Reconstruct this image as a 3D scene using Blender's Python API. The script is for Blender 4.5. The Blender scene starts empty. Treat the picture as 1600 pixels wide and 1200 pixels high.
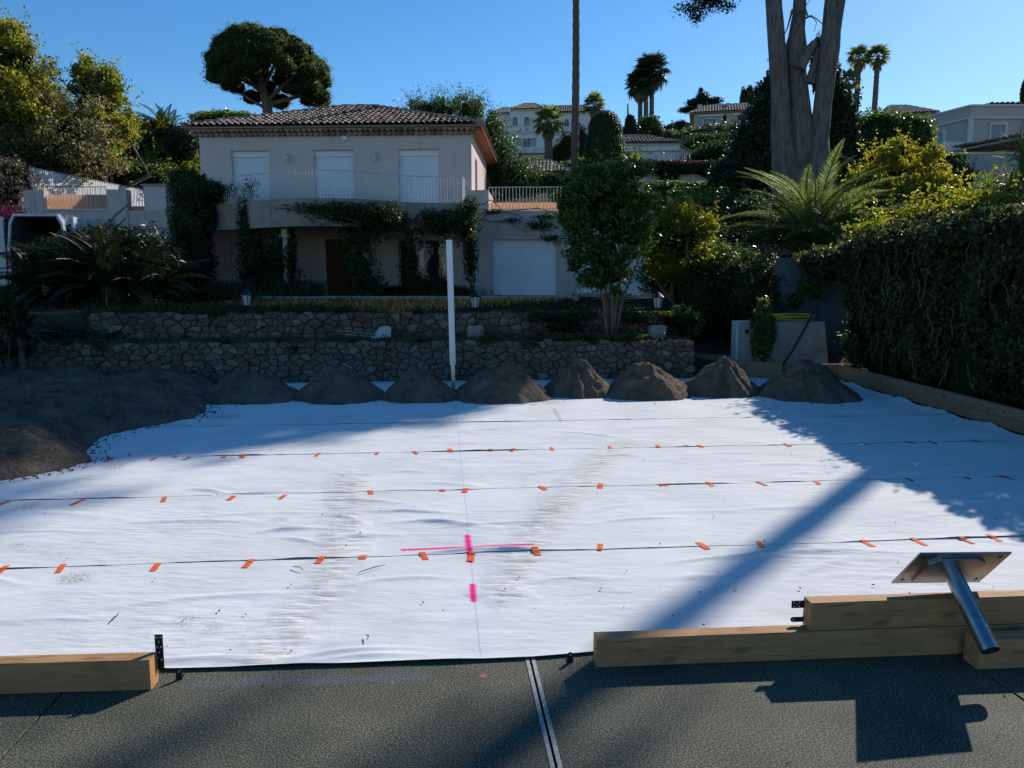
import bpy, math, random
import numpy as np
from mathutils import Vector, Matrix

# ------------------------------------------------------------------ camera, sky, sun, exposure
scene = bpy.context.scene
CAM_H = 2.1
PITCH = math.radians(7.17)
FPX = 1200.0                      # focal length in pixels of the 1600 px wide photograph
cam_data = bpy.data.cameras.new("camera")
cam = bpy.data.objects.new("camera", cam_data)
scene.collection.objects.link(cam)
cam.location = (0, 0, CAM_H)
cam.rotation_euler = (math.radians(90) - PITCH, 0, 0)
cam_data.sensor_width = 36.0
cam_data.lens = 27.0
cam_data.clip_start = 0.05
cam_data.clip_end = 3000
scene.camera = cam

SUN_H = Vector((0.62, 0.785, 0.0)).normalized()
SUN_EL = math.radians(29.5)
sun_vec = Vector((SUN_H.x * math.cos(SUN_EL), SUN_H.y * math.cos(SUN_EL), math.sin(SUN_EL)))
world = bpy.data.worlds.new("World")
scene.world = world
world.use_nodes = True
wn = world.node_tree.nodes
wl = world.node_tree.links
wn.clear()
sky = wn.new("ShaderNodeTexSky")
sky.sky_type = 'NISHITA'
sky.sun_disc = False
sky.sun_elevation = SUN_EL
sky.sun_rotation = math.atan2(SUN_H.x, SUN_H.y)
sky.altitude = 50
sky.air_density = 1.0
sky.dust_density = 0.15
sky.ozone_density = 4.0
bg = wn.new("ShaderNodeBackground")
bg.inputs["Strength"].default_value = 0.126
wo = wn.new("ShaderNodeOutputWorld")
sky_sat = wn.new("ShaderNodeHueSaturation")      # the clear deep blue of the day
sky_sat.inputs["Saturation"].default_value = 1.26
wl.new(sky.outputs[0], sky_sat.inputs["Color"])
wl.new(sky_sat.outputs[0], bg.inputs[0])
wl.new(bg.outputs[0], wo.inputs[0])

sun_data = bpy.data.lights.new("sun", 'SUN')
sun_data.energy = 4.8
sun_data.angle = math.radians(0.53)
sun_data.color = (1.0, 0.94, 0.85)
sun = bpy.data.objects.new("sun", sun_data)
scene.collection.objects.link(sun)
sun.location = (20, 25, 30)
sun.rotation_euler = sun_vec.to_track_quat('Z', 'Y').to_euler()

scene.view_settings.view_transform = 'Standard'
scene.view_settings.look = 'None'
scene.view_settings.exposure = 0.14
scene.view_settings.gamma = 1.0
scene.view_settings.use_curve_mapping = False
scene.cycles.max_bounces = 6
scene.cycles.diffuse_bounces = 3
scene.cycles.transmission_bounces = 4
scene.cycles.transparent_max_bounces = 6
scene.cycles.sample_clamp_indirect = 4.0
scene.cycles.use_denoising = True
scene.cycles.use_adaptive_sampling = True
scene.cycles.adaptive_threshold = 0.004


# ------------------------------------------------------------------ helpers
COL = scene.collection
rng = np.random.default_rng(11)
random.seed(5)
CP, SP = math.cos(PITCH), math.sin(PITCH)


def ray(u, v):
    a = (u - 800) / FPX
    b = (600 - v) / FPX
    return np.array([a, CP + b * SP, -SP + b * CP])


def G(u, v, z=0.0):               # point of the level plane z seen in direction (u, v)
    d = ray(u, v)
    return np.array([0, 0, CAM_H]) + d * (z - CAM_H) / d[2]


def P(u, v, Y):                   # point at distance Y seen in direction (u, v)
    d = ray(u, v)
    return np.array([0, 0, CAM_H]) + d * Y / d[1]


KA = math.radians(5.29)           # the court is turned a little against the camera
EX = np.array([math.cos(KA), math.sin(KA), 0])
EY = np.array([-math.sin(KA), math.cos(KA), 0])


class Frame:
    def __init__(s, o, deg):
        s.o = np.array(o, float)
        a = math.radians(deg)
        s.ex = np.array([math.cos(a), math.sin(a), 0])
        s.ey = np.array([-math.sin(a), math.cos(a), 0])

    def w(s, x, y, z):
        return s.o + s.ex * x + s.ey * y + np.array([0, 0, z])

    def arr(s, q):
        q = np.asarray(q, float)
        return s.o + q[:, :1] * s.ex + q[:, 1:2] * s.ey + q[:, 2:3] * np.array([0, 0, 1.0])


K = Frame((0, 0, 0), 5.29)
WF = Frame((0, 0, 0), 0)


def toK(q):
    return float(np.dot(q[:3], EX)), float(np.dot(q[:3], EY))


def hash3(i, j, k, seed):
    h = (i * 374761393 + j * 668265263 + k * 2147483647 + seed * 1274126177) & 0xFFFFFFFF
    h = ((h ^ (h >> 13)) * 1274126177) & 0xFFFFFFFF
    h = h ^ (h >> 16)
    return (h & 0xFFFF) / 65535.0


def noise3(p, scale=1.0, seed=0):
    p = np.asarray(p, float) * scale
    i = np.floor(p).astype(np.int64)
    f = p - i
    f = f * f * (3 - 2 * f)
    r = 0
    for dx in (0, 1):
        for dy in (0, 1):
            for dz in (0, 1):
                w = (f[:, 0] if dx else 1 - f[:, 0]) * (f[:, 1] if dy else 1 - f[:, 1]) * (f[:, 2] if dz else 1 - f[:, 2])
                r = r + w * hash3(i[:, 0] + dx, i[:, 1] + dy, i[:, 2] + dz, seed)
    return r                       # 0..1


def fbm(p, scale, seed=0, octs=3):
    r = 0
    a = 0.5
    for o in range(octs):
        r = r + a * (noise3(p, scale * 2 ** o, seed + o * 17) - 0.5) * 2
        a *= 0.5
    return r


WLOC = {}


def wloc(o):
    return np.array(WLOC.get(o.name, (0, 0, 0)), float)


def tag(o, label=None, cat=None, group=None, kind=None):
    if label:
        o["label"] = label
    if cat:
        o["category"] = cat
    if group:
        o["group"] = group
    if kind:
        o["kind"] = kind
    return o


def thing(name, loc, label, cat, group=None):
    o = bpy.data.objects.new(name, None)
    o.empty_display_size = 0.1
    COL.objects.link(o)
    o.location = Vector(loc)
    WLOC[o.name] = tuple(loc)
    return tag(o, label, cat, group)


def mesh_from(name, V, F, mat, smooth=False):
    me = bpy.data.meshes.new(name)
    V = np.asarray(V, np.float32)
    if isinstance(F, np.ndarray) and F.ndim == 2:
        n = F.shape[1]
        nf = F.shape[0]
        me.vertices.add(len(V))
        me.vertices.foreach_set("co", V.ravel())
        me.loops.add(nf * n)
        me.loops.foreach_set("vertex_index", F.astype(np.int32).ravel())
        me.polygons.add(nf)
        me.polygons.foreach_set("loop_start", np.arange(0, nf * n, n, dtype=np.int32))
        me.update(calc_edges=True)
    else:
        me.from_pydata([tuple(map(float, v)) for v in V], [], [tuple(f) for f in F])
        me.update()
    if mat is not None:
        for m in (mat if isinstance(mat, (list, tuple)) else [mat]):
            me.materials.append(m)
    if smooth:
        me.polygons.foreach_set("use_smooth", np.ones(len(me.polygons), dtype=bool))
    return me


def put(name, V, F, mat, parent=None, smooth=False, loc=None):
    """link one mesh object; V in world coordinates"""
    V = np.asarray(V, float)
    base = wloc(parent) if parent is not None else np.zeros(3)
    own = np.array(loc, float) if loc is not None else (base if parent is not None else np.zeros(3))
    me = mesh_from(name, V - own, F, mat, smooth)
    o = bpy.data.objects.new(name, me)
    COL.objects.link(o)
    o.location = Vector(own - base)
    if parent is not None:
        o.parent = parent
    WLOC[o.name] = tuple(own)
    return o


def inst(name, me, parent, loc, rot=(0, 0, 0), scale=(1, 1, 1)):
    """one object that shares mesh data; loc in world coordinates"""
    o = bpy.data.objects.new(name, me)
    COL.objects.link(o)
    base = wloc(parent) if parent is not None else np.zeros(3)
    o.location = Vector(np.array(loc, float) - base)
    if isinstance(rot, Matrix):
        o.rotation_euler = rot.to_euler()
    else:
        o.rotation_euler = rot
    o.scale = scale
    if parent is not None:
        o.parent = parent
    WLOC[o.name] = tuple(loc)
    return o


def copy_tree(o, loc, rz=0.0, scale=1.0, label=None, group=None):
    c = o.copy()
    COL.objects.link(c)
    c.location = Vector(loc)
    c.rotation_euler = (0, 0, rz)
    c.scale = (scale,) * 3
    WLOC[c.name] = tuple(loc)
    if label:
        c["label"] = label
    if group:
        c["group"] = group
    for ch in list(o.children):
        d = ch.copy()
        COL.objects.link(d)
        d.parent = c
        for g in list(ch.children):
            e = g.copy()
            COL.objects.link(e)
            e.parent = d
    return c


class MB:
    def __init__(s):
        s.V = []
        s.F = []

    def add(s, V, F):
        b = len(s.V)
        s.V += [tuple(v) for v in V]
        s.F += [tuple(i + b for i in f) for f in F]
        return s

    def box(s, fr, x0, x1, y0, y1, z0, z1):
        q = [fr.w(x, y, z) for z in (z0, z1) for y in (y0, y1) for x in (x0, x1)]
        return s.add(q, [(0, 2, 3, 1), (4, 5, 7, 6), (0, 1, 5, 4), (1, 3, 7, 5), (3, 2, 6, 7), (2, 0, 4, 6)])

    def bbox(s, fr, x0, x1, y0, y1, z0, z1, b=0.01):
        """box with chamfered vertical and horizontal edges"""
        xs, ys, zs = (x0, x1), (y0, y1), (z0, z1)
        V = []
        idx = {}
        for i in (0, 1):
            for j in (0, 1):
                for k in (0, 1):
                    sx, sy, sz = (1 - 2 * i) * b, (1 - 2 * j) * b, (1 - 2 * k) * b
                    idx[i, j, k, 0] = len(V); V.append(fr.w(xs[i], ys[j] + sy, zs[k] + sz))
                    idx[i, j, k, 1] = len(V); V.append(fr.w(xs[i] + sx, ys[j], zs[k] + sz))
                    idx[i, j, k, 2] = len(V); V.append(fr.w(xs[i] + sx, ys[j] + sy, zs[k]))
        F = []
        for i in (0, 1):
            F.append([idx[i, 0, 0, 0], idx[i, 1, 0, 0], idx[i, 1, 1, 0], idx[i, 0, 1, 0]])
            F.append([idx[0, i, 0, 1], idx[1, i, 0, 1], idx[1, i, 1, 1], idx[0, i, 1, 1]])
            F.append([idx[0, 0, i, 2], idx[1, 0, i, 2], idx[1, 1, i, 2], idx[0, 1, i, 2]])
        for i in (0, 1):
            for j in (0, 1):
                F.append([idx[i, j, 0, 0], idx[i, j, 1, 0], idx[i, j, 1, 1], idx[i, j, 0, 1]])
                F.append([idx[i, 0, j, 0], idx[i, 1, j, 0], idx[i, 1, j, 2], idx[i, 0, j, 2]])
                F.append([idx[0, i, j, 1], idx[1, i, j, 1], idx[1, i, j, 2], idx[0, i, j, 2]])
                for k in (0, 1):
                    F.append([idx[i, j, k, 0], idx[i, j, k, 1], idx[i, j, k, 2]])
        c = fr.w((x0 + x1) / 2, (y0 + y1) / 2, (z0 + z1) / 2)
        V_ = np.array(V)
        for f in F:
            q = V_[f]
            n = np.cross(q[1] - q[0], q[2] - q[0])
            if np.dot(n, q.mean(0) - c) < 0:
                f.reverse()
        return s.add(V, F)

    def tube(s, pts, radii, n=8, cap=True):
        pts = [np.array(p, float) for p in pts]
        if np.isscalar(radii):
            radii = [radii] * len(pts)
        b = len(s.V)
        ref = None
        for i, p in enumerate(pts):
            d = pts[min(i + 1, len(pts) - 1)] - pts[max(i - 1, 0)]
            d = d / (np.linalg.norm(d) + 1e-9)
            if ref is None:
                ref = np.array([0, 0, 1.0]) if abs(d[2]) < .9 else np.array([1.0, 0, 0])
            u = np.cross(d, ref); u /= np.linalg.norm(u)
            w = np.cross(d, u)
            ref = -w if abs(np.dot(-w, d)) < .9 else ref
            ref = np.cross(u, d)
            for k in range(n):
                t = 2 * math.pi * k / n
                s.V.append(tuple(p + radii[i] * (math.cos(t) * u + math.sin(t) * w)))
        for i in range(len(pts) - 1):
            for k in range(n):
                a = b + i * n + k
                c = b + i * n + (k + 1) % n
                s.F.append((a, c, c + n, a + n))
        if cap:
            s.F.append(tuple(b + k for k in range(n))[::-1])
            e = b + (len(pts) - 1) * n
            s.F.append(tuple(e + k for k in range(n)))
        return s

    def prism(s, poly, fr, y0, y1):
        """polygon in the frame's x-z plane extruded from y0 to y1"""
        n = len(poly)
        V = [fr.w(x, y0, z) for x, z in poly] + [fr.w(x, y1, z) for x, z in poly]
        F = [tuple(range(n)), tuple(range(2 * n - 1, n - 1, -1))]
        F += [(i, i + n, (i + 1) % n + n, (i + 1) % n) for i in range(n)]
        return s.add(V, F)

    def plan(s, poly, fr, z0, z1):
        """polygon in plan extruded from z0 to z1"""
        n = len(poly)
        V = [fr.w(x, y, z0) for x, y in poly] + [fr.w(x, y, z1) for x, y in poly]
        F = [tuple(range(n))[::-1], tuple(range(n, 2 * n))]
        F += [(i, (i + 1) % n, (i + 1) % n + n, i + n) for i in range(n)]
        return s.add(V, F)

    def put(s, name, mat, parent=None, smooth=False, loc=None):
        return put(name, s.V, s.F, mat, parent, smooth, loc)

    def mesh(s, name, mat, smooth=False):
        return mesh_from(name, s.V, s.F, mat, smooth)


# ------------------------------------------------------------------ materials
def nodes_of(name):
    m = bpy.data.materials.new(name)
    m.use_nodes = True
    nt = m.node_tree
    bsdf = nt.nodes.get("Principled BSDF")
    return m, nt, nt.nodes, nt.links, bsdf


def ramp(nt, fac, stops):
    r = nt.nodes.new("ShaderNodeValToRGB")
    el = r.color_ramp.elements
    while len(el) < len(stops):
        el.new(0.5)
    for e, (p, c) in zip(el, stops):
        e.position = p
        e.color = tuple(c) + (1,) if len(c) == 3 else tuple(c)
    nt.links.new(fac, r.inputs[0])
    return r


def coords(nt, scale=(1, 1, 1), rotz=0.0, kind="Object"):
    tc = nt.nodes.new("ShaderNodeTexCoord")
    mp = nt.nodes.new("ShaderNodeMapping")
    mp.inputs["Scale"].default_value = scale
    mp.inputs["Rotation"].default_value = (0, 0, rotz)
    nt.links.new(tc.outputs[kind], mp.inputs["Vector"])
    return mp.outputs[0]


def noise_node(nt, vec, scale, detail=3, rough=0.55):
    n = nt.nodes.new("ShaderNodeTexNoise")
    n.inputs["Scale"].default_value = scale
    n.inputs["Detail"].default_value = detail
    n.inputs["Roughness"].default_value = rough
    nt.links.new(vec, n.inputs["Vector"])
    return n.outputs["Fac"]


def mathn(nt, op, a, b=None, c=None, clamp=False):
    n = nt.nodes.new("ShaderNodeMath")
    n.operation = op
    n.use_clamp = clamp
    for i, x in enumerate((a, b, c)):
        if x is None:
            continue
        if isinstance(x, (int, float)):
            n.inputs[i].default_value = x
        else:
            nt.links.new(x, n.inputs[i])
    return n.outputs[0]


def mixc(nt, fac, a, b):
    n = nt.nodes.new("ShaderNodeMix")
    n.data_type = 'RGBA'
    for sock, x in ((n.inputs["Factor"], fac), (n.inputs["A"] if False else n.inputs[6], a), (n.inputs[7], b)):
        if isinstance(x, (int, float)):
            sock.default_value = x
        elif isinstance(x, (tuple, list)):
            sock.default_value = tuple(x) + (1,) if len(x) == 3 else x
        else:
            nt.links.new(x, sock)
    return n.outputs[2]


def bump(nt, height, strength, dist=0.02, normal=None):
    b = nt.nodes.new("ShaderNodeBump")
    b.inputs["Strength"].default_value = strength
    b.inputs["Distance"].default_value = dist
    nt.links.new(height, b.inputs["Height"])
    if normal is not None:
        nt.links.new(normal, b.inputs["Normal"])
    return b.outputs[0]


def mat_plain(name, c0, c1=None, scale=3.0, rough=0.7, metal=0.0, bmp=None, spec=0.3, stretch=(1, 1, 1), detail=4):
    m, nt, N, L, b = nodes_of(name)
    vec = coords(nt, stretch)
    f = noise_node(nt, vec, scale, detail, 0.6)
    c1 = c1 or tuple(min(1, x * 0.8) for x in c0)
    r = ramp(nt, f, [(0.3, c0), (0.7, c1)])
    L.new(r.outputs[0], b.inputs["Base Color"])
    b.inputs["Roughness"].default_value = rough
    b.inputs["Metallic"].default_value = metal
    b.inputs["Specular IOR Level"].default_value = spec
    if bmp:
        f2 = noise_node(nt, vec, bmp[0], 4, 0.65)
        L.new(bump(nt, f2, bmp[1], bmp[2]), b.inputs["Normal"])
    return m


def mat_leaf(name, cols, transl=0.35, rough=0.45, spec=0.35, patch=1.2, tcol=None):
    """leaves: every leaf has its own tint; thin leaves let light through"""
    m, nt, N, L, b = nodes_of(name)
    geo = N.new("ShaderNodeNewGeometry")
    vec = coords(nt)
    pn = noise_node(nt, vec, patch, 2)
    fac = mathn(nt, 'ADD', mathn(nt, 'MULTIPLY', geo.outputs["Random Per Island"], 0.6), mathn(nt, 'MULTIPLY_ADD', pn, 0.9, -0.25))
    n = len(cols)
    r = ramp(nt, fac, [(0.1 + 0.8 * i / max(1, n - 1), c) for i, c in enumerate(cols)])
    L.new(r.outputs[0], b.inputs["Base Color"])
    b.inputs["Roughness"].default_value = rough
    b.inputs["Specular IOR Level"].default_value = spec
    if transl > 0:
        t = N.new("ShaderNodeBsdfTranslucent")
        hs = N.new("ShaderNodeHueSaturation")
        hs.inputs["Hue"].default_value = 0.485
        hs.inputs["Saturation"].default_value = 1.1
        hs.inputs["Value"].default_value = 2.1
        L.new(r.outputs[0], hs.inputs["Color"])
        L.new(hs.outputs[0], t.inputs["Color"])
        mx = N.new("ShaderNodeMixShader")
        mx.inputs[0].default_value = min(0.6, transl * 1.2)
        L.new(b.outputs[0], mx.inputs[1])
        L.new(t.outputs[0], mx.inputs[2])
        L.new(mx.outputs[0], N["Material Output"].inputs["Surface"])
    return m


def mat_wood(name, c0, c1, dark):
    m, nt, N, L, b = nodes_of(name)
    vec = coords(nt, (1.2, 14, 14))
    f = noise_node(nt, vec, 2.2, 5, 0.65)
    r = ramp(nt, f, [(0.3, c0), (0.7, c1)])
    vec2 = coords(nt, (3, 6, 6))
    f2 = noise_node(nt, vec2, 1.3, 2)
    k = ramp(nt, f2, [(0.62, (0, 0, 0)), (0.72, (1, 1, 1))])
    col = mixc(nt, mathn(nt, 'MULTIPLY', k.outputs[0], 0.55), r.outputs[0], dark)
    ck = noise_node(nt, coords(nt, (0.9, 26, 26)), 1.7, 3, 0.5)
    cr = ramp(nt, ck, [(0.30, (1, 1, 1)), (0.36, (0, 0, 0))])
    col = mixc(nt, mathn(nt, 'MULTIPLY', cr.outputs[0], 0.75), col, dark)
    kv = nt.nodes.new("ShaderNodeTexVoronoi"); kv.inputs["Scale"].default_value = 1.0
    L.new(coords(nt, (2.6, 9, 9)), kv.inputs["Vector"])
    kr = ramp(nt, kv.outputs["Distance"], [(0.10, (1, 1, 1)), (0.2, (0, 0, 0))])
    col = mixc(nt, mathn(nt, 'MULTIPLY', kr.outputs[0], 0.6), col, dark)
    dirt = ramp(nt, noise_node(nt, coords(nt), 5.0, 5, 0.7), [(0.5, (0, 0, 0)), (0.7, (1, 1, 1))])
    col = mixc(nt, mathn(nt, 'MULTIPLY', dirt.outputs[0], 0.35), col, tuple(x * 0.5 for x in c1))
    L.new(col, b.inputs["Base Color"])
    b.inputs["Roughness"].default_value = 0.75
    b.inputs["Specular IOR Level"].default_value = 0.2
    L.new(bump(nt, f, 0.35, 0.004), b.inputs["Normal"])
    return m


def mat_stucco(name, c0, c1, streak=0.25):
    m, nt, N, L, b = nodes_of(name)
    vec = coords(nt)
    f = noise_node(nt, vec, 0.8, 5, 0.65)
    r = ramp(nt, f, [(0.3, c0), (0.75, c1)])
    vs = coords(nt, (5, 5, 0.35))
    s = noise_node(nt, vs, 1.2, 3)
    st = ramp(nt, s, [(0.55, (0, 0, 0)), (0.8, (1, 1, 1))])
    col = mixc(nt, mathn(nt, 'MULTIPLY', st.outputs[0], streak), r.outputs[0], tuple(x * 0.45 for x in c0))
    L.new(col, b.inputs["Base Color"])
    b.inputs["Roughness"].default_value = 0.9
    b.inputs["Specular IOR Level"].default_value = 0.1
    g = noise_node(nt, vec, 60, 2)
    L.new(bump(nt, g, 0.25, 0.01), b.inputs["Normal"])
    return m


def mat_tile(name, cols):
    m, nt, N, L, b = nodes_of(name)
    geo = N.new("ShaderNodeNewGeometry")
    vec = coords(nt)
    f = noise_node(nt, vec, 9, 3)
    fac = mathn(nt, 'ADD', mathn(nt, 'MULTIPLY', geo.outputs["Random Per Island"], 0.7), mathn(nt, 'MULTIPLY', f, 0.35))
    n = len(cols)
    r = ramp(nt, fac, [(0.1 + 0.85 * i / (n - 1), c) for i, c in enumerate(cols)])
    L.new(r.outputs[0], b.inputs["Base Color"])
    b.inputs["Roughness"].default_value = 0.85
    b.inputs["Specular IOR Level"].default_value = 0.2
    return m


def mat_glass(name, col=(0.02, 0.025, 0.03), rough=0.04):
    m, nt, N, L, b = nodes_of(name)
    vec = coords(nt)
    f = noise_node(nt, vec, 1.5, 2)
    r = ramp(nt, f, [(0.3, col), (0.8, tuple(c * 1.6 for c in col))])
    L.new(r.outputs[0], b.inputs["Base Color"])
    b.inputs["Roughness"].default_value = rough
    b.inputs["Specular IOR Level"].default_value = 0.6
    return m


def mat_screen(name, col):
    """translucent sheet: lit from behind it glows through"""
    m, nt, N, L, b = nodes_of(name)
    vec = coords(nt, (30, 30, 1))
    f = noise_node(nt, vec, 2, 2)
    r = ramp(nt, f, [(0.3, col), (0.7, tuple(c * 0.75 for c in col))])
    L.new(r.outputs[0], b.inputs["Base Color"])
    b.inputs["Roughness"].default_value = 0.9
    t = N.new("ShaderNodeBsdfTranslucent")
    L.new(r.outputs[0], t.inputs["Color"])
    mx = N.new("ShaderNodeMixShader")
    mx.inputs[0].default_value = 0.72
    L.new(b.outputs[0], mx.inputs[1])
    L.new(t.outputs[0], mx.inputs[2])
    L.new(mx.outputs[0], N["Material Output"].inputs["Surface"])
    return m


def seg_mask(nt, xy, p0, p1, half, soft, fuzz=None):
    """1 near the segment p0-p1 of the ground plane, 0 away from it"""
    N, L = nt.nodes, nt.links
    d = np.array(p1[:2]) - np.array(p0[:2])
    ln = float(np.hypot(*d)); d = d / ln
    sub = N.new("ShaderNodeVectorMath"); sub.operation = 'SUBTRACT'
    L.new(xy, sub.inputs[0]); sub.inputs[1].default_value = (p0[0], p0[1], 0)
    dt = N.new("ShaderNodeVectorMath"); dt.operation = 'DOT_PRODUCT'
    L.new(sub.outputs[0], dt.inputs[0]); dt.inputs[1].default_value = (d[0], d[1], 0)
    ds = N.new("ShaderNodeVectorMath"); ds.operation = 'DOT_PRODUCT'
    L.new(sub.outputs[0], ds.inputs[0]); ds.inputs[1].default_value = (-d[1], d[0], 0)
    t = dt.outputs["Value"]
    over = mathn(nt, 'MAXIMUM', mathn(nt, 'MULTIPLY', t, -1.0), mathn(nt, 'SUBTRACT', t, ln))
    over = mathn(nt, 'MAXIMUM', over, 0.0)
    side = mathn(nt, 'ABSOLUTE', ds.outputs["Value"])
    dist = mathn(nt, 'ADD', side, over)
    if fuzz is not None:
        dist = mathn(nt, 'ADD', dist, fuzz)
    return mathn(nt, 'MULTIPLY', mathn(nt, 'SUBTRACT', half + soft, dist), 1.0 / soft, clamp=True)


def mat_fabric():
    m, nt, N, L, b = nodes_of("geotextile")
    vec = coords(nt)
    sep = N.new("ShaderNodeSeparateXYZ"); L.new(vec, sep.inputs[0])
    cmb = N.new("ShaderNodeCombineXYZ"); L.new(sep.outputs[0], cmb.inputs[0]); L.new(sep.outputs[1], cmb.inputs[1])
    xy = cmb.outputs[0]
    base = ramp(nt, noise_node(nt, xy, 1.1, 4), [(0.3, (0.77, 0.765, 0.745)), (0.72, (0.64, 0.64, 0.63))])
    col = base.outputs[0]
    # wheel tracks with earth pressed into the cloth
    sand = (0.36, 0.30, 0.23)
    fz = mathn(nt, 'MULTIPLY_ADD', noise_node(nt, xy, 2.5, 3), 0.7, -0.35)
    tracks = None
    for (a, c, hw) in ((G(400, 1045), G(500, 930), 0.07), (G(500, 930), G(537, 850), 0.08), (G(537, 850), G(548, 740), 0.09), (G(790, 935), G(842, 825), 0.07), (G(842, 825), G(935, 722), 0.09), (G(935, 722), G(985, 690), 0.08)):
        tm = seg_mask(nt, xy, a, c, hw * .7, 0.24, mathn(nt, 'MULTIPLY', fz, 0.4))
        tracks = tm if tracks is None else mathn(nt, 'MAXIMUM', tracks, tm)
    vr = coords(nt, (4.5, 15, 1), -KA)
    rip = noise_node(nt, vr, 1.0, 3, 0.5)
    ripm = ramp(nt, rip, [(0.42, (0, 0, 0)), (0.62, (1, 1, 1))])
    tdirt = mathn(nt, 'MULTIPLY', mathn(nt, 'MULTIPLY', tracks, ripm.outputs[0]), 0.5)
    col = mixc(nt, tdirt, col, sand)
    # patches of spilt sand
    grain = ramp(nt, noise_node(nt, xy, 55, 2), [(0.48, (0, 0, 0)), (0.56, (1, 1, 1))])
    patches = None
    for (u, v, r_, st) in ((118, 905, 0.09, 1.0), (288, 972, 0.07, 0.8), (180, 730, 0.12, 1.0), (350, 652, 0.2, .9), (45, 790, 0.12, .9), (265, 712, .1, .9),
                           (860, 630, 0.12, .9), (25, 853, 0.06, .7), (435, 812, 0.07, .7), (1110, 760, .08, .3), (330, 985, .05, .5)):
        g = G(u, v)
        sub = N.new("ShaderNodeVectorMath"); sub.operation = 'DISTANCE'
        L.new(xy, sub.inputs[0]); sub.inputs[1].default_value = (g[0], g[1], 0)
        dd = mathn(nt, 'ADD', sub.outputs["Value"], mathn(nt, 'MULTIPLY', fz, 0.35))
        pm = mathn(nt, 'MULTIPLY', mathn(nt, 'SUBTRACT', r_ * 1.7, dd), st / r_, clamp=True)
        patches = pm if patches is None else mathn(nt, 'MAXIMUM', patches, pm)
    col = mixc(nt, mathn(nt, 'MULTIPLY', patches, grain.outputs[0]), col, sand)
    # loose specks of dirt
    vor = N.new("ShaderNodeTexVoronoi"); vor.inputs["Scale"].default_value = 7.0
    L.new(xy, vor.inputs["Vector"])
    sp = ramp(nt, vor.outputs["Distance"], [(0.035, (1, 1, 1)), (0.07, (0, 0, 0))])
    spm = ramp(nt, noise_node(nt, xy, 1.7, 2), [(0.5, (0, 0, 0)), (0.6, (1, 1, 1))])
    col = mixc(nt, mathn(nt, 'MULTIPLY', mathn(nt, 'MULTIPLY', sp.outputs[0], spm.outputs[0]), 0.8), col, (0.12, 0.1, 0.08))
    # blue chalk line and pink marking paint
    fzs = mathn(nt, 'MULTIPLY_ADD', noise_node(nt, xy, 90, 3), 0.05, -0.022)
    chalk = seg_mask(nt, xy, G(751, 1030), G(711, 628), 0.001, 0.005, mathn(nt, 'MULTIPLY', fzs, 0.35))
    halo = seg_mask(nt, xy, G(751, 1030), G(711, 628), 0.0, 0.16, fz)
    col = mixc(nt, mathn(nt, 'MULTIPLY', halo, 0.07), col, (0.25, 0.38, 0.85))
    col = mixc(nt, mathn(nt, 'MULTIPLY', chalk, 0.5), col, (0.10, 0.18, 0.55))
    pink = (0.95, 0.02, 0.22)
    for (p, q, hw, so) in ((G(628, 861), G(832, 852), 0.014, 0.02), (G(730, 838), G(735.5, 880), 0.016, 0.024), (G(738, 915), G(740, 941), 0.014, 0.022), (G(698, 695), G(743, 694), 0.006, 0.02)):
        pm = seg_mask(nt, xy, p, q, hw, so, fzs)
        col = mixc(nt, pm, col, pink)
    L.new(col, b.inputs["Base Color"])
    b.inputs["Roughness"].default_value = 0.9
    b.inputs["Specular IOR Level"].default_value = 0.126
    # creases
    big = noise_node(nt, coords(nt, (1.0, 2.0, 1), -KA), 1.8, 3)
    mask = ramp(nt, noise_node(nt, xy, 0.55, 2), [(0.42, (0.04, 0.04, 0.04)), (0.66, (1, 1, 1))])
    mk = mathn(nt, 'MAXIMUM', mathn(nt, 'MULTIPLY', mask.outputs[0], 0.6), mathn(nt, 'MULTIPLY', tracks, 0.95))
    hgt = mathn(nt, 'ADD', mathn(nt, 'MULTIPLY', rip, mk), mathn(nt, 'MULTIPLY', big, 0.5))
    n1 = bump(nt, hgt, 0.9, 0.03)
    fine = noise_node(nt, xy, 140, 2)
    L.new(bump(nt, fine, 0.4, 0.004, n1), b.inputs["Normal"])
    return m


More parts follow.
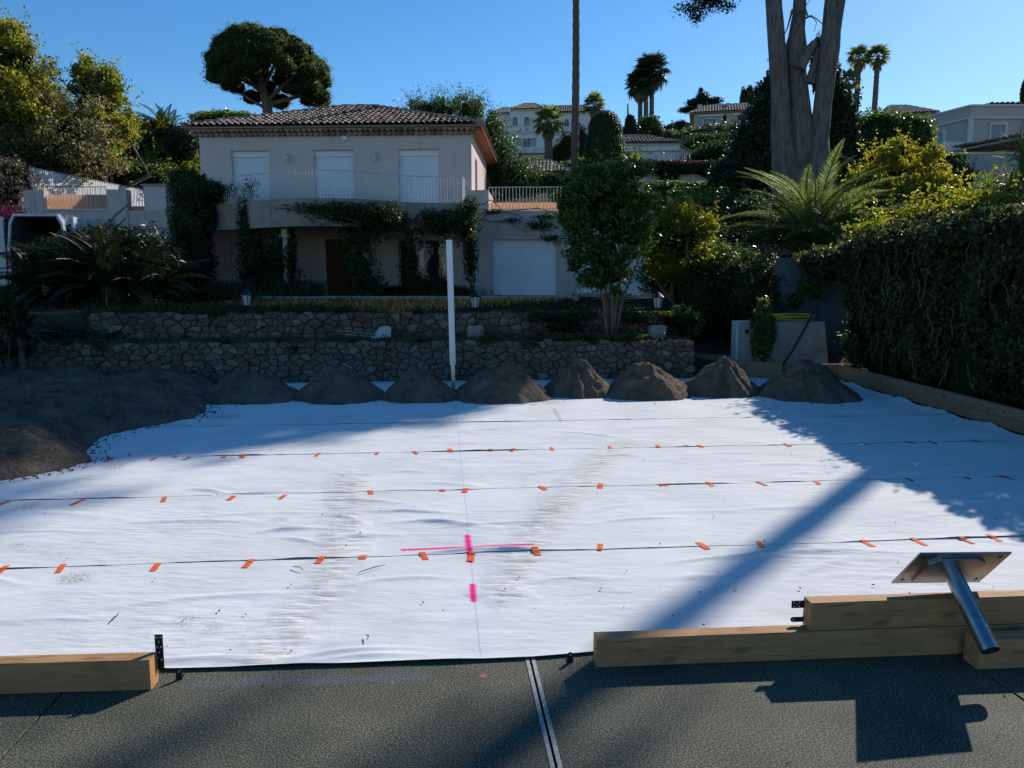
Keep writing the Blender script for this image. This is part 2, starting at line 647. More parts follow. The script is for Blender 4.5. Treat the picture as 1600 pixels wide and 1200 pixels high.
def mat_court():
    m, nt, N, L, b = nodes_of("court_surface")
    vec = coords(nt)
    g = noise_node(nt, vec, 112, 4, 0.85)
    r = ramp(nt, g, [(0.39, (0.009, 0.010, 0.007)), (0.50, (0.058, 0.061, 0.044)), (0.62, (0.36, 0.35, 0.27))])
    big = ramp(nt, noise_node(nt, vec, 1.6, 4), [(0.3, (0.55, 0.58, 0.56)), (0.72, (1.15, 1.12, 1.05))])
    n = N.new("ShaderNodeMix"); n.data_type = 'RGBA'; n.blend_type = 'MULTIPLY'; n.inputs["Factor"].default_value = 1
    L.new(r.outputs[0], n.inputs[6]); L.new(big.outputs[0], n.inputs[7])
    col = n.outputs[2]
    vor = N.new("ShaderNodeTexVoronoi"); vor.inputs["Scale"].default_value = 9
    L.new(vec, vor.inputs["Vector"])
    sp = ramp(nt, vor.outputs["Distance"], [(0.03, (1, 1, 1)), (0.06, (0, 0, 0))])
    col = mixc(nt, mathn(nt, 'MULTIPLY', sp.outputs[0], 0.5), col, (0.35, 0.34, 0.30))
    fzs = mathn(nt, 'MULTIPLY_ADD', noise_node(nt, vec, 8, 3), 0.06, -0.03)
    ch = seg_mask(nt, vec, G(300, 1068), G(660, 1058), 0.0, 0.07, mathn(nt, 'MULTIPLY', fzs, 2.0))
    col = mixc(nt, mathn(nt, 'MULTIPLY', mathn(nt, 'MULTIPLY', ch, g), 0.14), col, (0.25, 0.35, 0.7))
    ch = seg_mask(nt, vec, G(752, 1055), G(757, 1056), 0.006, 0.02, fzs)
    col = mixc(nt, mathn(nt, 'MULTIPLY', ch, 0.7), col, (0.8, 0.12, 0.2))
    L.new(col, b.inputs["Base Color"])
    b.inputs["Roughness"].default_value = 0.85
    b.inputs["Specular IOR Level"].default_value = 0.25
    L.new(bump(nt, g, 0.4, 0.003), b.inputs["Normal"])
    return m


def mat_soil(name, c0, c1, sc=30):
    m, nt, N, L, b = nodes_of(name)
    vec = coords(nt)
    f = noise_node(nt, vec, 3, 4)
    g = noise_node(nt, vec, sc, 4, 0.75)
    fac = mathn(nt, 'ADD', mathn(nt, 'MULTIPLY', f, 0.5), mathn(nt, 'MULTIPLY', g, 0.5))
    r = ramp(nt, fac, [(0.35, c0), (0.65, c1)])
    L.new(r.outputs[0], b.inputs["Base Color"])
    b.inputs["Roughness"].default_value = 0.95
    b.inputs["Specular IOR Level"].default_value = 0.1
    L.new(bump(nt, g, 1.0, 0.06), b.inputs["Normal"])
    return m


MT = {}
MT['fabric'] = mat_fabric()
MT['court'] = mat_court()
MT['soil'] = mat_soil("soil", (0.075, 0.056, 0.04), (0.26, 0.195, 0.135), 20)
MT['terrain'] = mat_soil("terrain", (0.035, 0.035, 0.018), (0.085, 0.07, 0.04), 8)
MT['beam'] = mat_wood("fresh_timber", (0.54, 0.29, 0.125), (0.37, 0.185, 0.08), (0.15, 0.075, 0.035))
MT['beam_old'] = mat_wood("weathered_timber", (0.32, 0.20, 0.11), (0.22, 0.14, 0.08), (0.06, 0.04, 0.03))
MT['steel_black'] = mat_plain("black_steel", (0.02, 0.02, 0.022), (0.04, 0.04, 0.042), 20, 0.5, 0.6)
MT['galv'] = mat_plain("galvanised_steel", (0.44, 0.46, 0.48), (0.30, 0.32, 0.34), 14, 0.33, 1.0, bmp=(60, .15, .002))
MT['tape'] = mat_plain("orange_tape", (0.90, 0.17, 0.04), (0.74, 0.12, 0.03), 12, 0.8, spec=.15)
MT['white_line'] = mat_plain("line_paint", (0.46, 0.46, 0.42), (0.20, 0.20, 0.18), 45, 0.8)
MT['stone'] = mat_plain("rubble_stone", (0.205, 0.165, 0.125), (0.095, 0.078, 0.06), 5, 0.9, bmp=(14, 0.7, 0.03))
MT['stone_b'] = mat_plain("rubble_stone_pale", (0.28, 0.235, 0.18), (0.14, 0.118, 0.09), 4, 0.9, bmp=(14, 0.7, 0.03))
MT['stone_c'] = mat_plain("rubble_stone_brown", (0.165, 0.122, 0.085), (0.075, 0.058, 0.044), 4, 0.9, bmp=(14, 0.7, 0.03))
MT['mortar'] = mat_soil("mortar", (0.09, 0.078, 0.062), (0.16, 0.14, 0.115))
MT['stucco'] = mat_stucco("pink_stucco", (0.67, 0.56, 0.51), (0.59, 0.49, 0.45))
MT['stucco_grey'] = mat_stucco("weathered_stucco", (0.58, 0.49, 0.44), (0.46, 0.39, 0.345), 0.7)
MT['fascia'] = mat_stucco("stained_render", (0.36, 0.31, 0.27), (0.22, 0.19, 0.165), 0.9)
MT['white'] = mat_plain("white_paint", (0.80, 0.80, 0.79), (0.74, 0.74, 0.73), 2, 0.45)
MT['shutter'] = mat_plain("white_shutter", (0.78, 0.80, 0.82), (0.70, 0.72, 0.74), 1.5, 0.5)
MT['rail'] = mat_plain("cream_railing_paint", (0.72, 0.69, 0.62), (0.6, 0.56, 0.5), 6, 0.5)
MT['door'] = mat_wood("brown_door", (0.16, 0.075, 0.035), (0.11, 0.05, 0.025), (0.05, 0.025, 0.015))
MT['eaves'] = mat_wood("eave_wood", (0.42, 0.17, 0.08), (0.33, 0.13, 0.06), (0.15, 0.06, 0.03))
MT['glass'] = mat_glass("window_glass")
MT['glass_blue'] = mat_glass("pale_window_glass", (0.06, 0.08, 0.11), 0.15)
MT['tiles'] = mat_tile("roof_tiles", [(0.13, 0.085, 0.065), (0.26, 0.19, 0.15), (0.36, 0.27, 0.21), (0.30, 0.25, 0.21)])
MT['tiles_red'] = mat_tile("red_roof_tiles", [(0.22, 0.09, 0.05), (0.36, 0.17, 0.10), (0.40, 0.25, 0.17)])
MT['tiles_pale'] = mat_tile("pale_roof_tiles", [(0.25, 0.17, 0.12), (0.42, 0.32, 0.25), (0.5, 0.42, 0.34)])
MT['villa'] = mat_stucco("white_render", (0.72, 0.71, 0.68), (0.64, 0.63, 0.60), 0.2)
MT['cream'] = mat_stucco("cream_render", (0.60, 0.55, 0.44), (0.54, 0.49, 0.39), 0.2)
MT['greenish'] = mat_stucco("pale_green_render", (0.44, 0.45, 0.37), (0.38, 0.40, 0.33), 0.2)
MT['modern'] = mat_stucco("beige_render", (0.56, 0.50, 0.42), (0.50, 0.45, 0.38), 0.25)
MT['grey_shutter'] = mat_plain("grey_shutter", (0.36, 0.37, 0.39), (0.30, 0.31, 0.33), 2, 0.5)
MT['concrete'] = mat_plain("concrete", (0.36, 0.35, 0.33), (0.22, 0.215, 0.20), 2.2, 0.9, bmp=(30, 0.4, 0.01))
MT['paving'] = mat_plain("stone_paving", (0.42, 0.38, 0.32), (0.30, 0.27, 0.23), 3, 0.85, bmp=(20, 0.3, 0.01))
MT['blue_board'] = mat_plain("blue_green_boarding", (0.075, 0.115, 0.14), (0.05, 0.085, 0.105), 1.5, 0.7, stretch=(1, 1, .3))
MT['hose'] = mat_plain("yellow_hose", (0.55, 0.47, 0.03), (0.42, 0.36, 0.03), 8, 0.45)
MT['black_pipe'] = mat_plain("black_plastic", (0.015, 0.015, 0.017), (0.03, 0.03, 0.03), 8, 0.5)
MT['screen'] = mat_screen("translucent_screen", (0.82, 0.60, 0.43))
MT['van'] = mat_plain("shaded_van_paint", (0.46, 0.47, 0.49), (0.40, 0.41, 0.43), 1, 0.25, spec=0.5)  # white van; the shade it stands in is put into this grey
MT['dark_inside'] = mat_plain("dark_grey_lining", (0.10, 0.10, 0.11), (0.07, 0.07, 0.08), 3, 0.8)
MT['rubber'] = mat_plain("rubber", (0.015, 0.015, 0.015), (0.025, 0.025, 0.025), 5, 0.8)
MT['red_lamp'] = mat_plain("red_lamp_plastic", (0.35, 0.02, 0.015), (0.25, 0.015, 0.01), 5, 0.3)
MT['lantern_glass'] = mat_plain("frosted_glass", (0.55, 0.57, 0.58), (0.48, 0.5, 0.5), 4, 0.25)
MT['bark'] = mat_plain("grey_bark", (0.27, 0.235, 0.205), (0.065, 0.055, 0.05), 3, 0.95, bmp=(5, 1.0, 0.08), stretch=(4, 4, 0.5))
MT['bark_pale'] = mat_plain("pale_bark", (0.21, 0.16, 0.115), (0.10, 0.078, 0.06), 5, 0.95, bmp=(9, 0.7, 0.03), stretch=(3, 3, 0.5))
MT['bark_palm'] = mat_plain("palm_bark", (0.19, 0.145, 0.11), (0.10, 0.075, 0.06), 6, 0.95, bmp=(6, 1.0, 0.05), stretch=(1, 1, 4))
MT['twig'] = mat_plain("dry_twig", (0.20, 0.16, 0.12), (0.12, 0.09, 0.07), 5, 0.95)

LF = {}
LF['dark'] = mat_leaf("dark_leaves", [(0.014, 0.03, 0.010), (0.03, 0.058, 0.016), (0.06, 0.095, 0.024)], 0.32)
LF['cycad'] = mat_leaf("cycad_leaves", [(0.010, 0.018, 0.006), (0.02, 0.032, 0.010), (0.035, 0.045, 0.014)], 0.12)
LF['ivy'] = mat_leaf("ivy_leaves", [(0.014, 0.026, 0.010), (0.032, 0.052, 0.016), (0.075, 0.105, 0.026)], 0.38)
LF['hedge'] = mat_leaf("hedge_leaves", [(0.012, 0.020, 0.009), (0.028, 0.04, 0.015), (0.07, 0.085, 0.026), (0.13, 0.125, 0.05)], 0.42)
LF['glossy'] = mat_leaf("glossy_leaves", [(0.022, 0.05, 0.012), (0.055, 0.105, 0.02), (0.12, 0.18, 0.036)], 0.45, 0.28, 0.5)
LF['lime'] = mat_leaf("lime_leaves", [(0.06, 0.09, 0.014), (0.14, 0.16, 0.022), (0.25, 0.22, 0.03)], 0.5)
LF['yellow'] = mat_leaf("yellow_leaves", [(0.09, 0.12, 0.02), (0.19, 0.20, 0.03), (0.34, 0.28, 0.04)], 0.52)
LF['creeper'] = mat_leaf("creeper_leaves", [(0.04, 0.07, 0.018), (0.11, 0.14, 0.028), (0.23, 0.23, 0.04), (0.38, 0.32, 0.05)], 0.5, patch=0.5)
LF['conifer'] = mat_leaf("conifer_leaves", [(0.018, 0.040, 0.014), (0.04, 0.08, 0.022), (0.07, 0.12, 0.032)], 0.35)
LF['pine'] = mat_leaf("pine_needles", [(0.025, 0.05, 0.013), (0.06, 0.10, 0.022), (0.11, 0.15, 0.03)], 0.35)
LF['cypress'] = mat_leaf("cypress_leaves", [(0.010, 0.022, 0.010), (0.018, 0.038, 0.014), (0.03, 0.055, 0.018)], 0.15)
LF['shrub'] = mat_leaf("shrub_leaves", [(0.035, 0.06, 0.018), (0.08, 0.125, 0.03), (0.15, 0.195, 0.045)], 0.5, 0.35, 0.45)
LF['olive'] = mat_leaf("grey_green_leaves", [(0.05, 0.07, 0.04), (0.09, 0.12, 0.07), (0.14, 0.16, 0.10)], 0.3)
LF['palm'] = mat_leaf("palm_leaves", [(0.05, 0.075, 0.025), (0.095, 0.13, 0.04), (0.15, 0.18, 0.065)], 0.45, 0.5, 0.3)
LF['palm_dark'] = mat_leaf("dark_palm_leaves", [(0.014, 0.028, 0.012), (0.028, 0.05, 0.018), (0.05, 0.075, 0.025)], 0.22, 0.4)
LF['dead'] = mat_leaf("dead_leaves", [(0.10, 0.075, 0.045), (0.16, 0.12, 0.07), (0.22, 0.17, 0.11)], 0.2)
LF['magenta'] = mat_leaf("magenta_bracts", [(0.05, 0.02, 0.02), (0.13, 0.02, 0.05), (0.22, 0.04, 0.09)], 0.25)
LF['grass'] = mat_leaf("grass_blades", [(0.035, 0.055, 0.012), (0.075, 0.105, 0.02), (0.14, 0.16, 0.035)], 0.4)
LF['dry_grass'] = mat_leaf("dry_grass_blades", [(0.06, 0.06, 0.025), (0.13, 0.11, 0.055), (0.20, 0.165, 0.09)], 0.3)
LF['thicket'] = mat_leaf("thicket_leaves", [(0.035, 0.05, 0.02), (0.09, 0.105, 0.035), (0.16, 0.15, 0.07), (0.22, 0.19, 0.11)], 0.5)
LF['terrace_grass'] = mat_leaf("shaded_grass_blades", [(0.014, 0.02, 0.008), (0.028, 0.036, 0.012), (0.055, 0.055, 0.022)], 0.2)  # terrace shade is put into the darker blade colour
LF['core'] = mat_plain("inner_foliage", (0.012, 0.022, 0.008), (0.024, 0.038, 0.013), 5, 0.95, bmp=(9, 1.0, 0.1), spec=0.05)  # dark filler: the shade inside crowns is put into its colour


# ------------------------------------------------------------------ foliage builders
def unit(n):
    d = rng.normal(size=(n, 3))
    return d / np.linalg.norm(d, axis=1)[:, None]


def leaf_mesh(C, size, aspect=0.45, normal=None, nspread=0.7, axis=None, aspread=0.6):
    """rhombic leaves at C; normal / axis give a preferred facing / direction"""
    n = len(C)
    s = size * rng.uniform(0.65, 1.3, n)[:, None]
    nn = unit(n)
    if normal is not None:
        nn = normal + nspread * nn
        nn /= np.linalg.norm(nn, axis=1)[:, None]
    ax = unit(n)
    if axis is not None:
        ax = np.asarray(axis) + aspread * ax
    u = ax - nn * np.sum(ax * nn, 1)[:, None]
    u /= (np.linalg.norm(u, axis=1)[:, None] + 1e-9)
    w = np.cross(nn, u)
    V = np.empty((n, 4, 3))
    V[:, 0] = C - u * s * .5
    V[:, 1] = C + w * s * aspect * .5 - u * s * .06 + nn * s * .08
    V[:, 2] = C + u * s * .5 - nn * s * .05
    V[:, 3] = C - w * s * aspect * .5 - u * s * .06 + nn * s * .08
    F = np.arange(4 * n, dtype=np.int32).reshape(n, 4)
    return V.reshape(-1, 3), F


def superdir(d, box):
    if box <= 2:
        return d
    pn = (np.abs(d) ** box).sum(1) ** (1.0 / box)
    return d / pn[:, None]


def blob_cloud(blobs, n, lump=0.25, lscale=3.0, inner=0.72, seed=0, box=2, fill=0.0, clump=0.0, flat_bottom=False):
    """points (and outward directions) near the lumpy surface of a union of ellipsoids"""
    blobs = np.array(blobs, float)
    area = (blobs[:, 3] * blobs[:, 4] + blobs[:, 4] * blobs[:, 5] + blobs[:, 3] * blobs[:, 5])
    m = int(n * 1.6)
    k = rng.choice(len(blobs), m, p=area / area.sum())
    d = unit(m)
    sd = superdir(d, box)
    r = inner + (1.04 - inner) * rng.uniform(0, 1, m) ** 0.6
    if fill > 0:
        deep = rng.uniform(0, 1, m) < fill
        r[deep] *= rng.uniform(0.2, 1, deep.sum()) ** 0.5
    lm = 1 + lump * 2 * (noise3(d * 1.0 + k[:, None] * 7.3, lscale, seed) - 0.5) + lump * (noise3(d + k[:, None] * 3.1, lscale * 2.6, seed + 5) - 0.5)
    p = blobs[k, :3] + sd * (r * lm)[:, None] * blobs[k, 3:6]
    inside = np.zeros(m, bool)
    for i, b in enumerate(blobs):
        q = np.linalg.norm((p - b[:3]) / b[3:6], axis=1)
        inside |= (q < inner * 0.85) & (k != i)
    keep = ~inside
    p, d = p[keep], (sd / blobs[k, 3:6])[keep]
    d /= np.linalg.norm(d, axis=1)[:, None]
    p, d = p[:n], d[:n]
    if clump > 0:
        nc = max(1, len(p) // 9)
        c = p[rng.integers(0, len(p), nc)]
        j = rng.integers(0, nc, len(p))
        mix = rng.uniform(0, 1, len(p))[:, None] < 0.75
        p = np.where(mix, c[j] + rng.normal(size=(len(p), 3)) * clump, p)
    return p, d


def ico(sub=2):
    t = (1 + 5 ** .5) / 2
    V = [(-1, t, 0), (1, t, 0), (-1, -t, 0), (1, -t, 0), (0, -1, t), (0, 1, t), (0, -1, -t), (0, 1, -t), (t, 0, -1), (t, 0, 1), (-t, 0, -1), (-t, 0, 1)]
    F = [(0, 11, 5), (0, 5, 1), (0, 1, 7), (0, 7, 10), (0, 10, 11), (1, 5, 9), (5, 11, 4), (11, 10, 2), (10, 7, 6), (7, 1, 8), (3, 9, 4), (3, 4, 2), (3, 2, 6), (3, 6, 8), (3, 8, 9), (4, 9, 5), (2, 4, 11), (6, 2, 10), (8, 6, 7), (9, 8, 1)]
    V = [np.array(v) / np.linalg.norm(v) for v in V]
    for _ in range(sub):
        cache = {}
        F2 = []
        def mid(a, b):
            key = (min(a, b), max(a, b))
            if key not in cache:
                q = V[a] + V[b]
                cache[key] = len(V)
                V.append(q / np.linalg.norm(q))
            return cache[key]
        for a, b, c in F:
            ab, bc, ca = mid(a, b), mid(b, c), mid(c, a)
            F2 += [(a, ab, ca), (b, bc, ab), (c, ca, bc), (ab, bc, ca)]
        F = F2
    return np.array(V), np.array(F, np.int32)


ICO2 = ico(2)
ICO3 = ico(3)


def core_mesh(blobs, shrink, box=2, lump=0.2, seed=0):
    Vs, Fs, b = [], [], 0
    for i, bl in enumerate(blobs):
        V0, F0 = ICO2
        lm = 1 + lump * 2 * (noise3(V0 + i * 7.3, 3.0, seed) - 0.5)
        V = np.array(bl[:3]) + superdir(V0, box) * (shrink * lm)[:, None] * np.array(bl[3:6])
        Vs.append(V); Fs.append(F0 + b); b += len(V0)
    return np.vstack(Vs), np.vstack(Fs)


def bush(parent, blobs, n, leaf, mat, core=0.72, lump=0.25, aspect=0.5, box=2, inner=0.75, nspread=0.9, name="foliage", axis=None, fill=0.0, clump=0.0, lscale=3.0, seed=None, shoots=0, gaps=0.0, sub=0, subr=.38):
    seed = seed if seed is not None else int(rng.integers(0, 999))
    whole = blobs
    if sub:
        ps, _ = blob_cloud(blobs, sub, lump * .6, lscale, .8, seed, box)
        bb = np.array(blobs, float)
        sz = float(np.median(np.minimum(bb[:, 3], bb[:, 5]))) * subr
        blobs = [(q[0], q[1], q[2]) + tuple(sz * rng.uniform(.6, 1.35) * np.array([1.15, 1.15, .85])) for q in ps]
    p, d = blob_cloud(blobs, n, lump, lscale, inner, seed, box, fill, clump)
    if sub:
        p2, d2 = blob_cloud(whole, n // 5, lump, lscale, inner, seed, box, fill, clump)
        p, d = np.vstack([p, p2]), np.vstack([d, d2])
    blobs = whole
    if gaps > 0:
        keep = noise3(p, 1.0 / (leaf * 4.5), seed + 3) > gaps
        p, d = p[keep], d[keep]
    if shoots:
        k = rng.integers(0, len(p), shoots)
        L = leaf * rng.uniform(2.0, 7.0, shoots)[:, None]
        dd = d[k] + np.array([0, 0, .5]) + .5 * unit(shoots)
        dd /= np.linalg.norm(dd, axis=1)[:, None]
        sp, sd = [], []
        for j in range(8):
            sp.append(p[k] + dd * L * (j / 8) + rng.normal(size=(shoots, 3)) * leaf * .35)
            sd.append(d[k])
        p, d = np.vstack([p] + sp), np.vstack([d] + sd)
    V, F = leaf_mesh(p, leaf, aspect, d, nspread, axis)
    o = put(name, V, F, mat, parent)
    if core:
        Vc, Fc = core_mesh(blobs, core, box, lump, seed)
        put("inner_" + name, Vc, Fc, LF['core'], parent)  # solid dark body added for the darkness between the leaves
    return o


def B(u, v, Y, ru, rv, ry=None):
    """ellipsoid given by where it is seen (u, v), how far off it stands and its half sizes seen in pixels"""
    c = P(u, v, Y)
    s = Y / FPX
    return (c[0], c[1], c[2], ru * s, (ry if ry else ru * s), rv * s)


def branchy(parent, base, top_pts, r0, mat, n=7, name="trunk", wig=0.06):
    """trunk with limbs from base to the given points"""
    mb = MB()
    base = np.array(base, float)
    for t in top_pts:
        t = np.array(t, float)
        k = 6
        L = np.linalg.norm(t - base)
        pts = [base + (t - base) * (i / k) + (rng.normal(size=3) * wig * L * (0 < i < k)) * np.array([1, 1, .3]) for i in range(k + 1)]
        mb.tube(pts, [r0 * (1 - 0.75 * i / k) for i in range(k + 1)], n)
    return mb.put(name, mat, parent, smooth=True)


def frond_mesh(name, L=2.5, droop=0.6, pairs=34, lw=0.035, ll=0.45, rise=0.6, mat=None, vee=0.5, stiff=False):
    """feather palm frond along +x starting at the origin, rising then drooping"""
    V, F = [], []
    k = 12
    pts = []
    for i in range(k + 1):
        t = i / k
        pts.append(np.array([L * t * (1 - .12 * droop * t), 0, L * (rise * t - (rise * .55 + droop * .75) * t * t)]))
    mb = MB()
    mb.tube(pts, [0.022 * L / 2.5 * (1 - .8 * i / k) + .003 for i in range(k + 1)], 4)
    for i in range(pairs):
        t = 0.1 + 0.9 * (i + .5) / pairs
        x = t * k
        i0 = min(int(x), k - 1)
        p = pts[i0] + (pts[i0 + 1] - pts[i0]) * (x - i0)
        tan = pts[i0 + 1] - pts[i0]; tan /= np.linalg.norm(tan)
        up = np.array([-tan[2], 0, tan[0]])
        l = ll * math.sin(math.pi * min(1, .15 + .85 * t) ** 0.8) ** .6 * (1.15 - .5 * t) * rng.uniform(.85, 1.1)
        for s in (-1, 1):
            d = tan * rng.uniform(.55, .8) + np.array([0, s, 0]) * .85 + up * vee * rng.uniform(.5, 1.1)
            d /= np.linalg.norm(d)
            wv = np.cross(d, up); wv /= np.linalg.norm(wv)
            m1 = p + d * l * .5 + np.array([0, 0, 0.0])
            e = p + d * l - np.array([0, 0, l * (.05 if stiff else .25)])
            b = len(mb.V)
            mb.V += [tuple(p), tuple(m1 + wv * lw * .5), tuple(e), tuple(m1 - wv * lw * .5)]
            mb.F.append((b, b + 1, b + 2, b + 3))
    return mb.mesh(name, mat)


def fan_mesh(name, R=0.8, pet=0.8, seg=15, mat=None, droop=0.35):
    """fan palm leaf: stalk along +x then a pleated fan"""
    mb = MB()
    mb.tube([(0, 0, 0), (pet * .5, 0, .03), (pet, 0, 0)], [.018, .014, .01], 4)
    for i in range(seg):
        a = math.radians(-125 + 250 * i / (seg - 1))
        d = np.array([math.cos(a), math.sin(a), 0])
        w = np.array([-math.sin(a), math.cos(a), 0])
        l = R * (0.8 + .2 * math.cos(a)) * rng.uniform(.9, 1.08)
        p = np.array([pet, 0, 0.0])
        m1 = p + d * l * .55 + np.array([0, 0, .05 * R])
        e = p + d * l - np.array([0, 0, droop * l * rng.uniform(.5, 1.2)])
        ww = R * .115
        b = len(mb.V)
        mb.V += [tuple(p), tuple(m1 + w * ww), tuple(e), tuple(m1 - w * ww)]
        mb.F.append((b, b + 1, b + 2, b + 3))
    return mb.mesh(name, mat)


def euler_dir(az, el, roll=0.0):
    """rotation that turns +x to azimuth az, elevation el"""
    return (Matrix.Rotation(az, 3, 'Z') @ Matrix.Rotation(-el, 3, 'Y') @ Matrix.Rotation(roll, 3, 'X'))


FEATHER = [frond_mesh("feather_frond", 2.6, d, 84, .018, .36, .55, LF['palm'], v) for d, v in ((.6, .6), (.85, .5), (.42, .8))]
FEATHER_DARK = [frond_mesh("dark_feather_frond", 2.4, d, 30, .07, .5, .5, LF['palm_dark'], v) for d, v in ((.4, .4), (.6, .3))]
CYCAD = [frond_mesh("cycad_frond", 1.9, d, 44, .035, .30, .6, LF['cycad'], .35, True) for d in (.35, .55, .75)]
CYCAD_DEAD = [frond_mesh("dead_frond", 1.7, 1.1, 22, .03, .22, .2, LF['dead'], .1)]
FAN = [fan_mesh("fan_leaf", .85, .95, 15, LF['palm_dark'], d) for d in (.2, .45)]
FAN_GREEN = [fan_mesh("fan_leaf_green", .85, .95, 15, LF['palm'], d) for d in (.2, .45)]  # same fan leaf in the lighter palm green
FAN_DEAD = [fan_mesh("dead_fan_leaf", .8, .7, 11, LF['dead'], .9)]


def palm_trunk(base, top, r0, r1, parent, rings=40, mat=None, name="trunk"):
    base, top = np.array(base, float), np.array(top, float)
    k = rings
    pts, rad = [], []
    for i in range(k + 1):
        t = i / k
        pts.append(base + (top - base) * t + np.array([math.sin(t * 3) * .05, math.cos(t * 2.3) * .05, 0]) * np.linalg.norm(top - base) * .1)
        rad.append((r0 + (r1 - r0) * t) * (1 + (.07 if i % 2 else -.04)))
    return MB().tube(pts, rad, 10).put(name, mat or MT['bark_palm'], parent, smooth=False)


def fan_palm(name, label, base, top, scale=1.0, n=26, group=None, tr=.17, meshes=None, skirt=8):
    t = thing(name, base, label, "palm", group)
    palm_trunk(base, top, tr * 1.2, tr, t, 24)
    for i in range(n):
        az = i * 2.39996 + rng.uniform(-.2, .2)
        el = math.radians(80 - 125 * (i / n) ** .9 + rng.uniform(-8, 8))
        inst("frond", (meshes or FAN)[i % 2], t, np.array(top) + np.array([0, 0, .1]), euler_dir(az, el, rng.uniform(-.3, .3)), (scale * rng.uniform(.9, 1.1),) * 3)
    for i in range(skirt):
        az = i * 2.39996
        inst("dead_frond", FAN_DEAD[0], t, np.array(top) - np.array([0, 0, .25 * scale + .12 * (i % 3)]), euler_dir(az, math.radians(-62 + rng.uniform(-12, 12))), (scale * .9,) * 3)
    return t


def feather_palm(name, label, base, top, scale=1.0, n=30, meshes=None, elmax=85, elmin=-25, tr=.2, group=None):
    t = thing(name, base, label, "palm", group)
    palm_trunk(base, top, tr * 1.15, tr, t, 14)
    meshes = meshes or FEATHER
    for i in range(n):
        az = i * 2.39996 + rng.uniform(-.25, .25)
        el = math.radians(elmax - (elmax - elmin) * (i / n) ** .8 + rng.uniform(-6, 6))
        inst("frond", meshes[i % len(meshes)], t, np.array(top), euler_dir(az, el - .25, rng.uniform(-.5, .5)), (scale * rng.uniform(.85, 1.12),) * 3)
    return t

# ================================================================== THE SETTING
KY = [-60, 17.36, 17.46, 18.72, 18.82, 22, 26, 39, 42, 46, 60, 75, 100, 130, 160, 300, 2500]
KZ = [-.12, -.12, .86, .9, 1.46, 1.6, 1.72, 1.76, 4.2, 6.8, 10, 12.8, 16, 19.3, 21.5, 28, 28]
PY = [-60, 17.2, 17.5, 19, 22, 26, 39, 42]
PZ = [-.12, -.12, .02, .4, 1.1, 1.7, 1.76, 4.2]


def ground_z(kx, ky):
    kx, ky = np.asarray(kx, float), np.asarray(ky, float)
    z = np.interp(ky, KY, KZ)
    wx = kx * EX[0] + ky * EY[0]
    zp = np.where(ky < 42, np.interp(ky, PY, PZ), z)
    f = np.clip((kx - 5.9) / .12, 0, 1)
    z = z * (1 - f) + zp * f
    r = np.clip((wx - 7.95) / .5, 0, 1)
    z = np.maximum(z, z * (1 - r) + r * (.33 + .22 * np.clip(wx - 7.95, 0, 30)))
    l = np.clip((-10.7 - kx) / .15, 0, 1) * np.clip((ky - 9) / 1.0, 0, 1)
    z = np.where(l > 0, np.maximum(z, -.12 + l * .98), z)
    hill = np.clip((-13.5 - kx) * .35, 0, 9) * np.clip((ky - 24) / 6, 0, 1)
    return z + hill * np.clip(1 - (ky - 60) / 60, 0, 1)


def gz(x, y):
    a, b = x * EX[0] + y * EX[1], x * EY[0] + y * EY[1]
    return float(ground_z(a, b))


xs = np.concatenate([[-340, -250, -120, -80, -60], np.arange(-50, -14, 4), np.arange(-14, -10.8, .6), [-10.72, -10.6], np.arange(-10, 5.6, 1.0), [5.88, 6.02], np.arange(6.4, 12, .4), np.arange(12, 40, 2.5), [50, 70, 110, 250, 340]])
ys = np.concatenate([[-60, -20, -8, 0, 5, 9, 9.5, 10, 12, 14, 16, 17.2, 17.36, 17.46, 17.6, 18.2, 18.72, 18.82], np.arange(19.2, 30, .7), np.arange(30, 50, 1.0), np.arange(52, 100, 4), [105, 115, 130, 145, 160, 200, 260, 320]])
gx, gy = np.meshgrid(xs, ys)
gzv = ground_z(gx.ravel(), gy.ravel())
pts = np.column_stack([gx.ravel(), gy.ravel(), gzv])
far = (pts[:, 1] > 18.9)
pts[:, 2] += np.where(far, fbm(pts, .35, 3) * .08, 0)
nx_, ny_ = len(xs), len(ys)
ii = (np.arange(ny_ - 1)[:, None] * nx_ + np.arange(nx_ - 1)[None]).ravel()
o = put("terrain", K.arr(pts), np.column_stack([ii, ii + 1, ii + 1 + nx_, ii + nx_]), MT['terrain'], smooth=False)
tag(o, kind="structure")

# the old court: a dark joint bed with big slabs on it
mb = MB().box(K, -12, 9.9, -8, 4.7, -.11, -.035)
court = mb.put("court", MT['rubber'])
tag(court, kind="structure")
edges_x = [-9.42, -6.945, -4.47, -1.993, .485, 2.955, 5.43, 7.9]
for a, b in zip(edges_x[:-1], edges_x[1:]):
    mb = MB().bbox(K, a + .005, b - .005, -5.0, 4.62, -.034, 0.0, .004)
    sl = mb.put("court_slab", MT['court'], court)
for sgn in (-1, 1):
    x0, x1 = (.485 - .027, .485 - .0065) if sgn < 0 else (.485 + .0065, .485 + .027)
    MB().box(K, x0, x1, -5.0, 4.6, .0005, .0035).put("line_marking", MT['white_line'], court)

# white geotextile strips, each lapped over the one in front of it
SEAMS = [4.13, 5.87, 7.83, 9.72, 11.87, 14.25, 17.28]
STRIP_LABELS = ["nearest strip of white geotextile, front edge on the grey court, with a pink dash",
                "second strip of white geotextile from the front, behind the seam crossed by the pink cross",
                "third strip of white geotextile, between middle and farthest rows of orange tape",
                "fourth strip of white geotextile from the front, behind the farthest row of orange tape",
                "fifth strip of white geotextile from the front, just before the soil mounds",
                "farthest strip of white geotextile, mostly hidden under the soil mounds by the stone wall"]


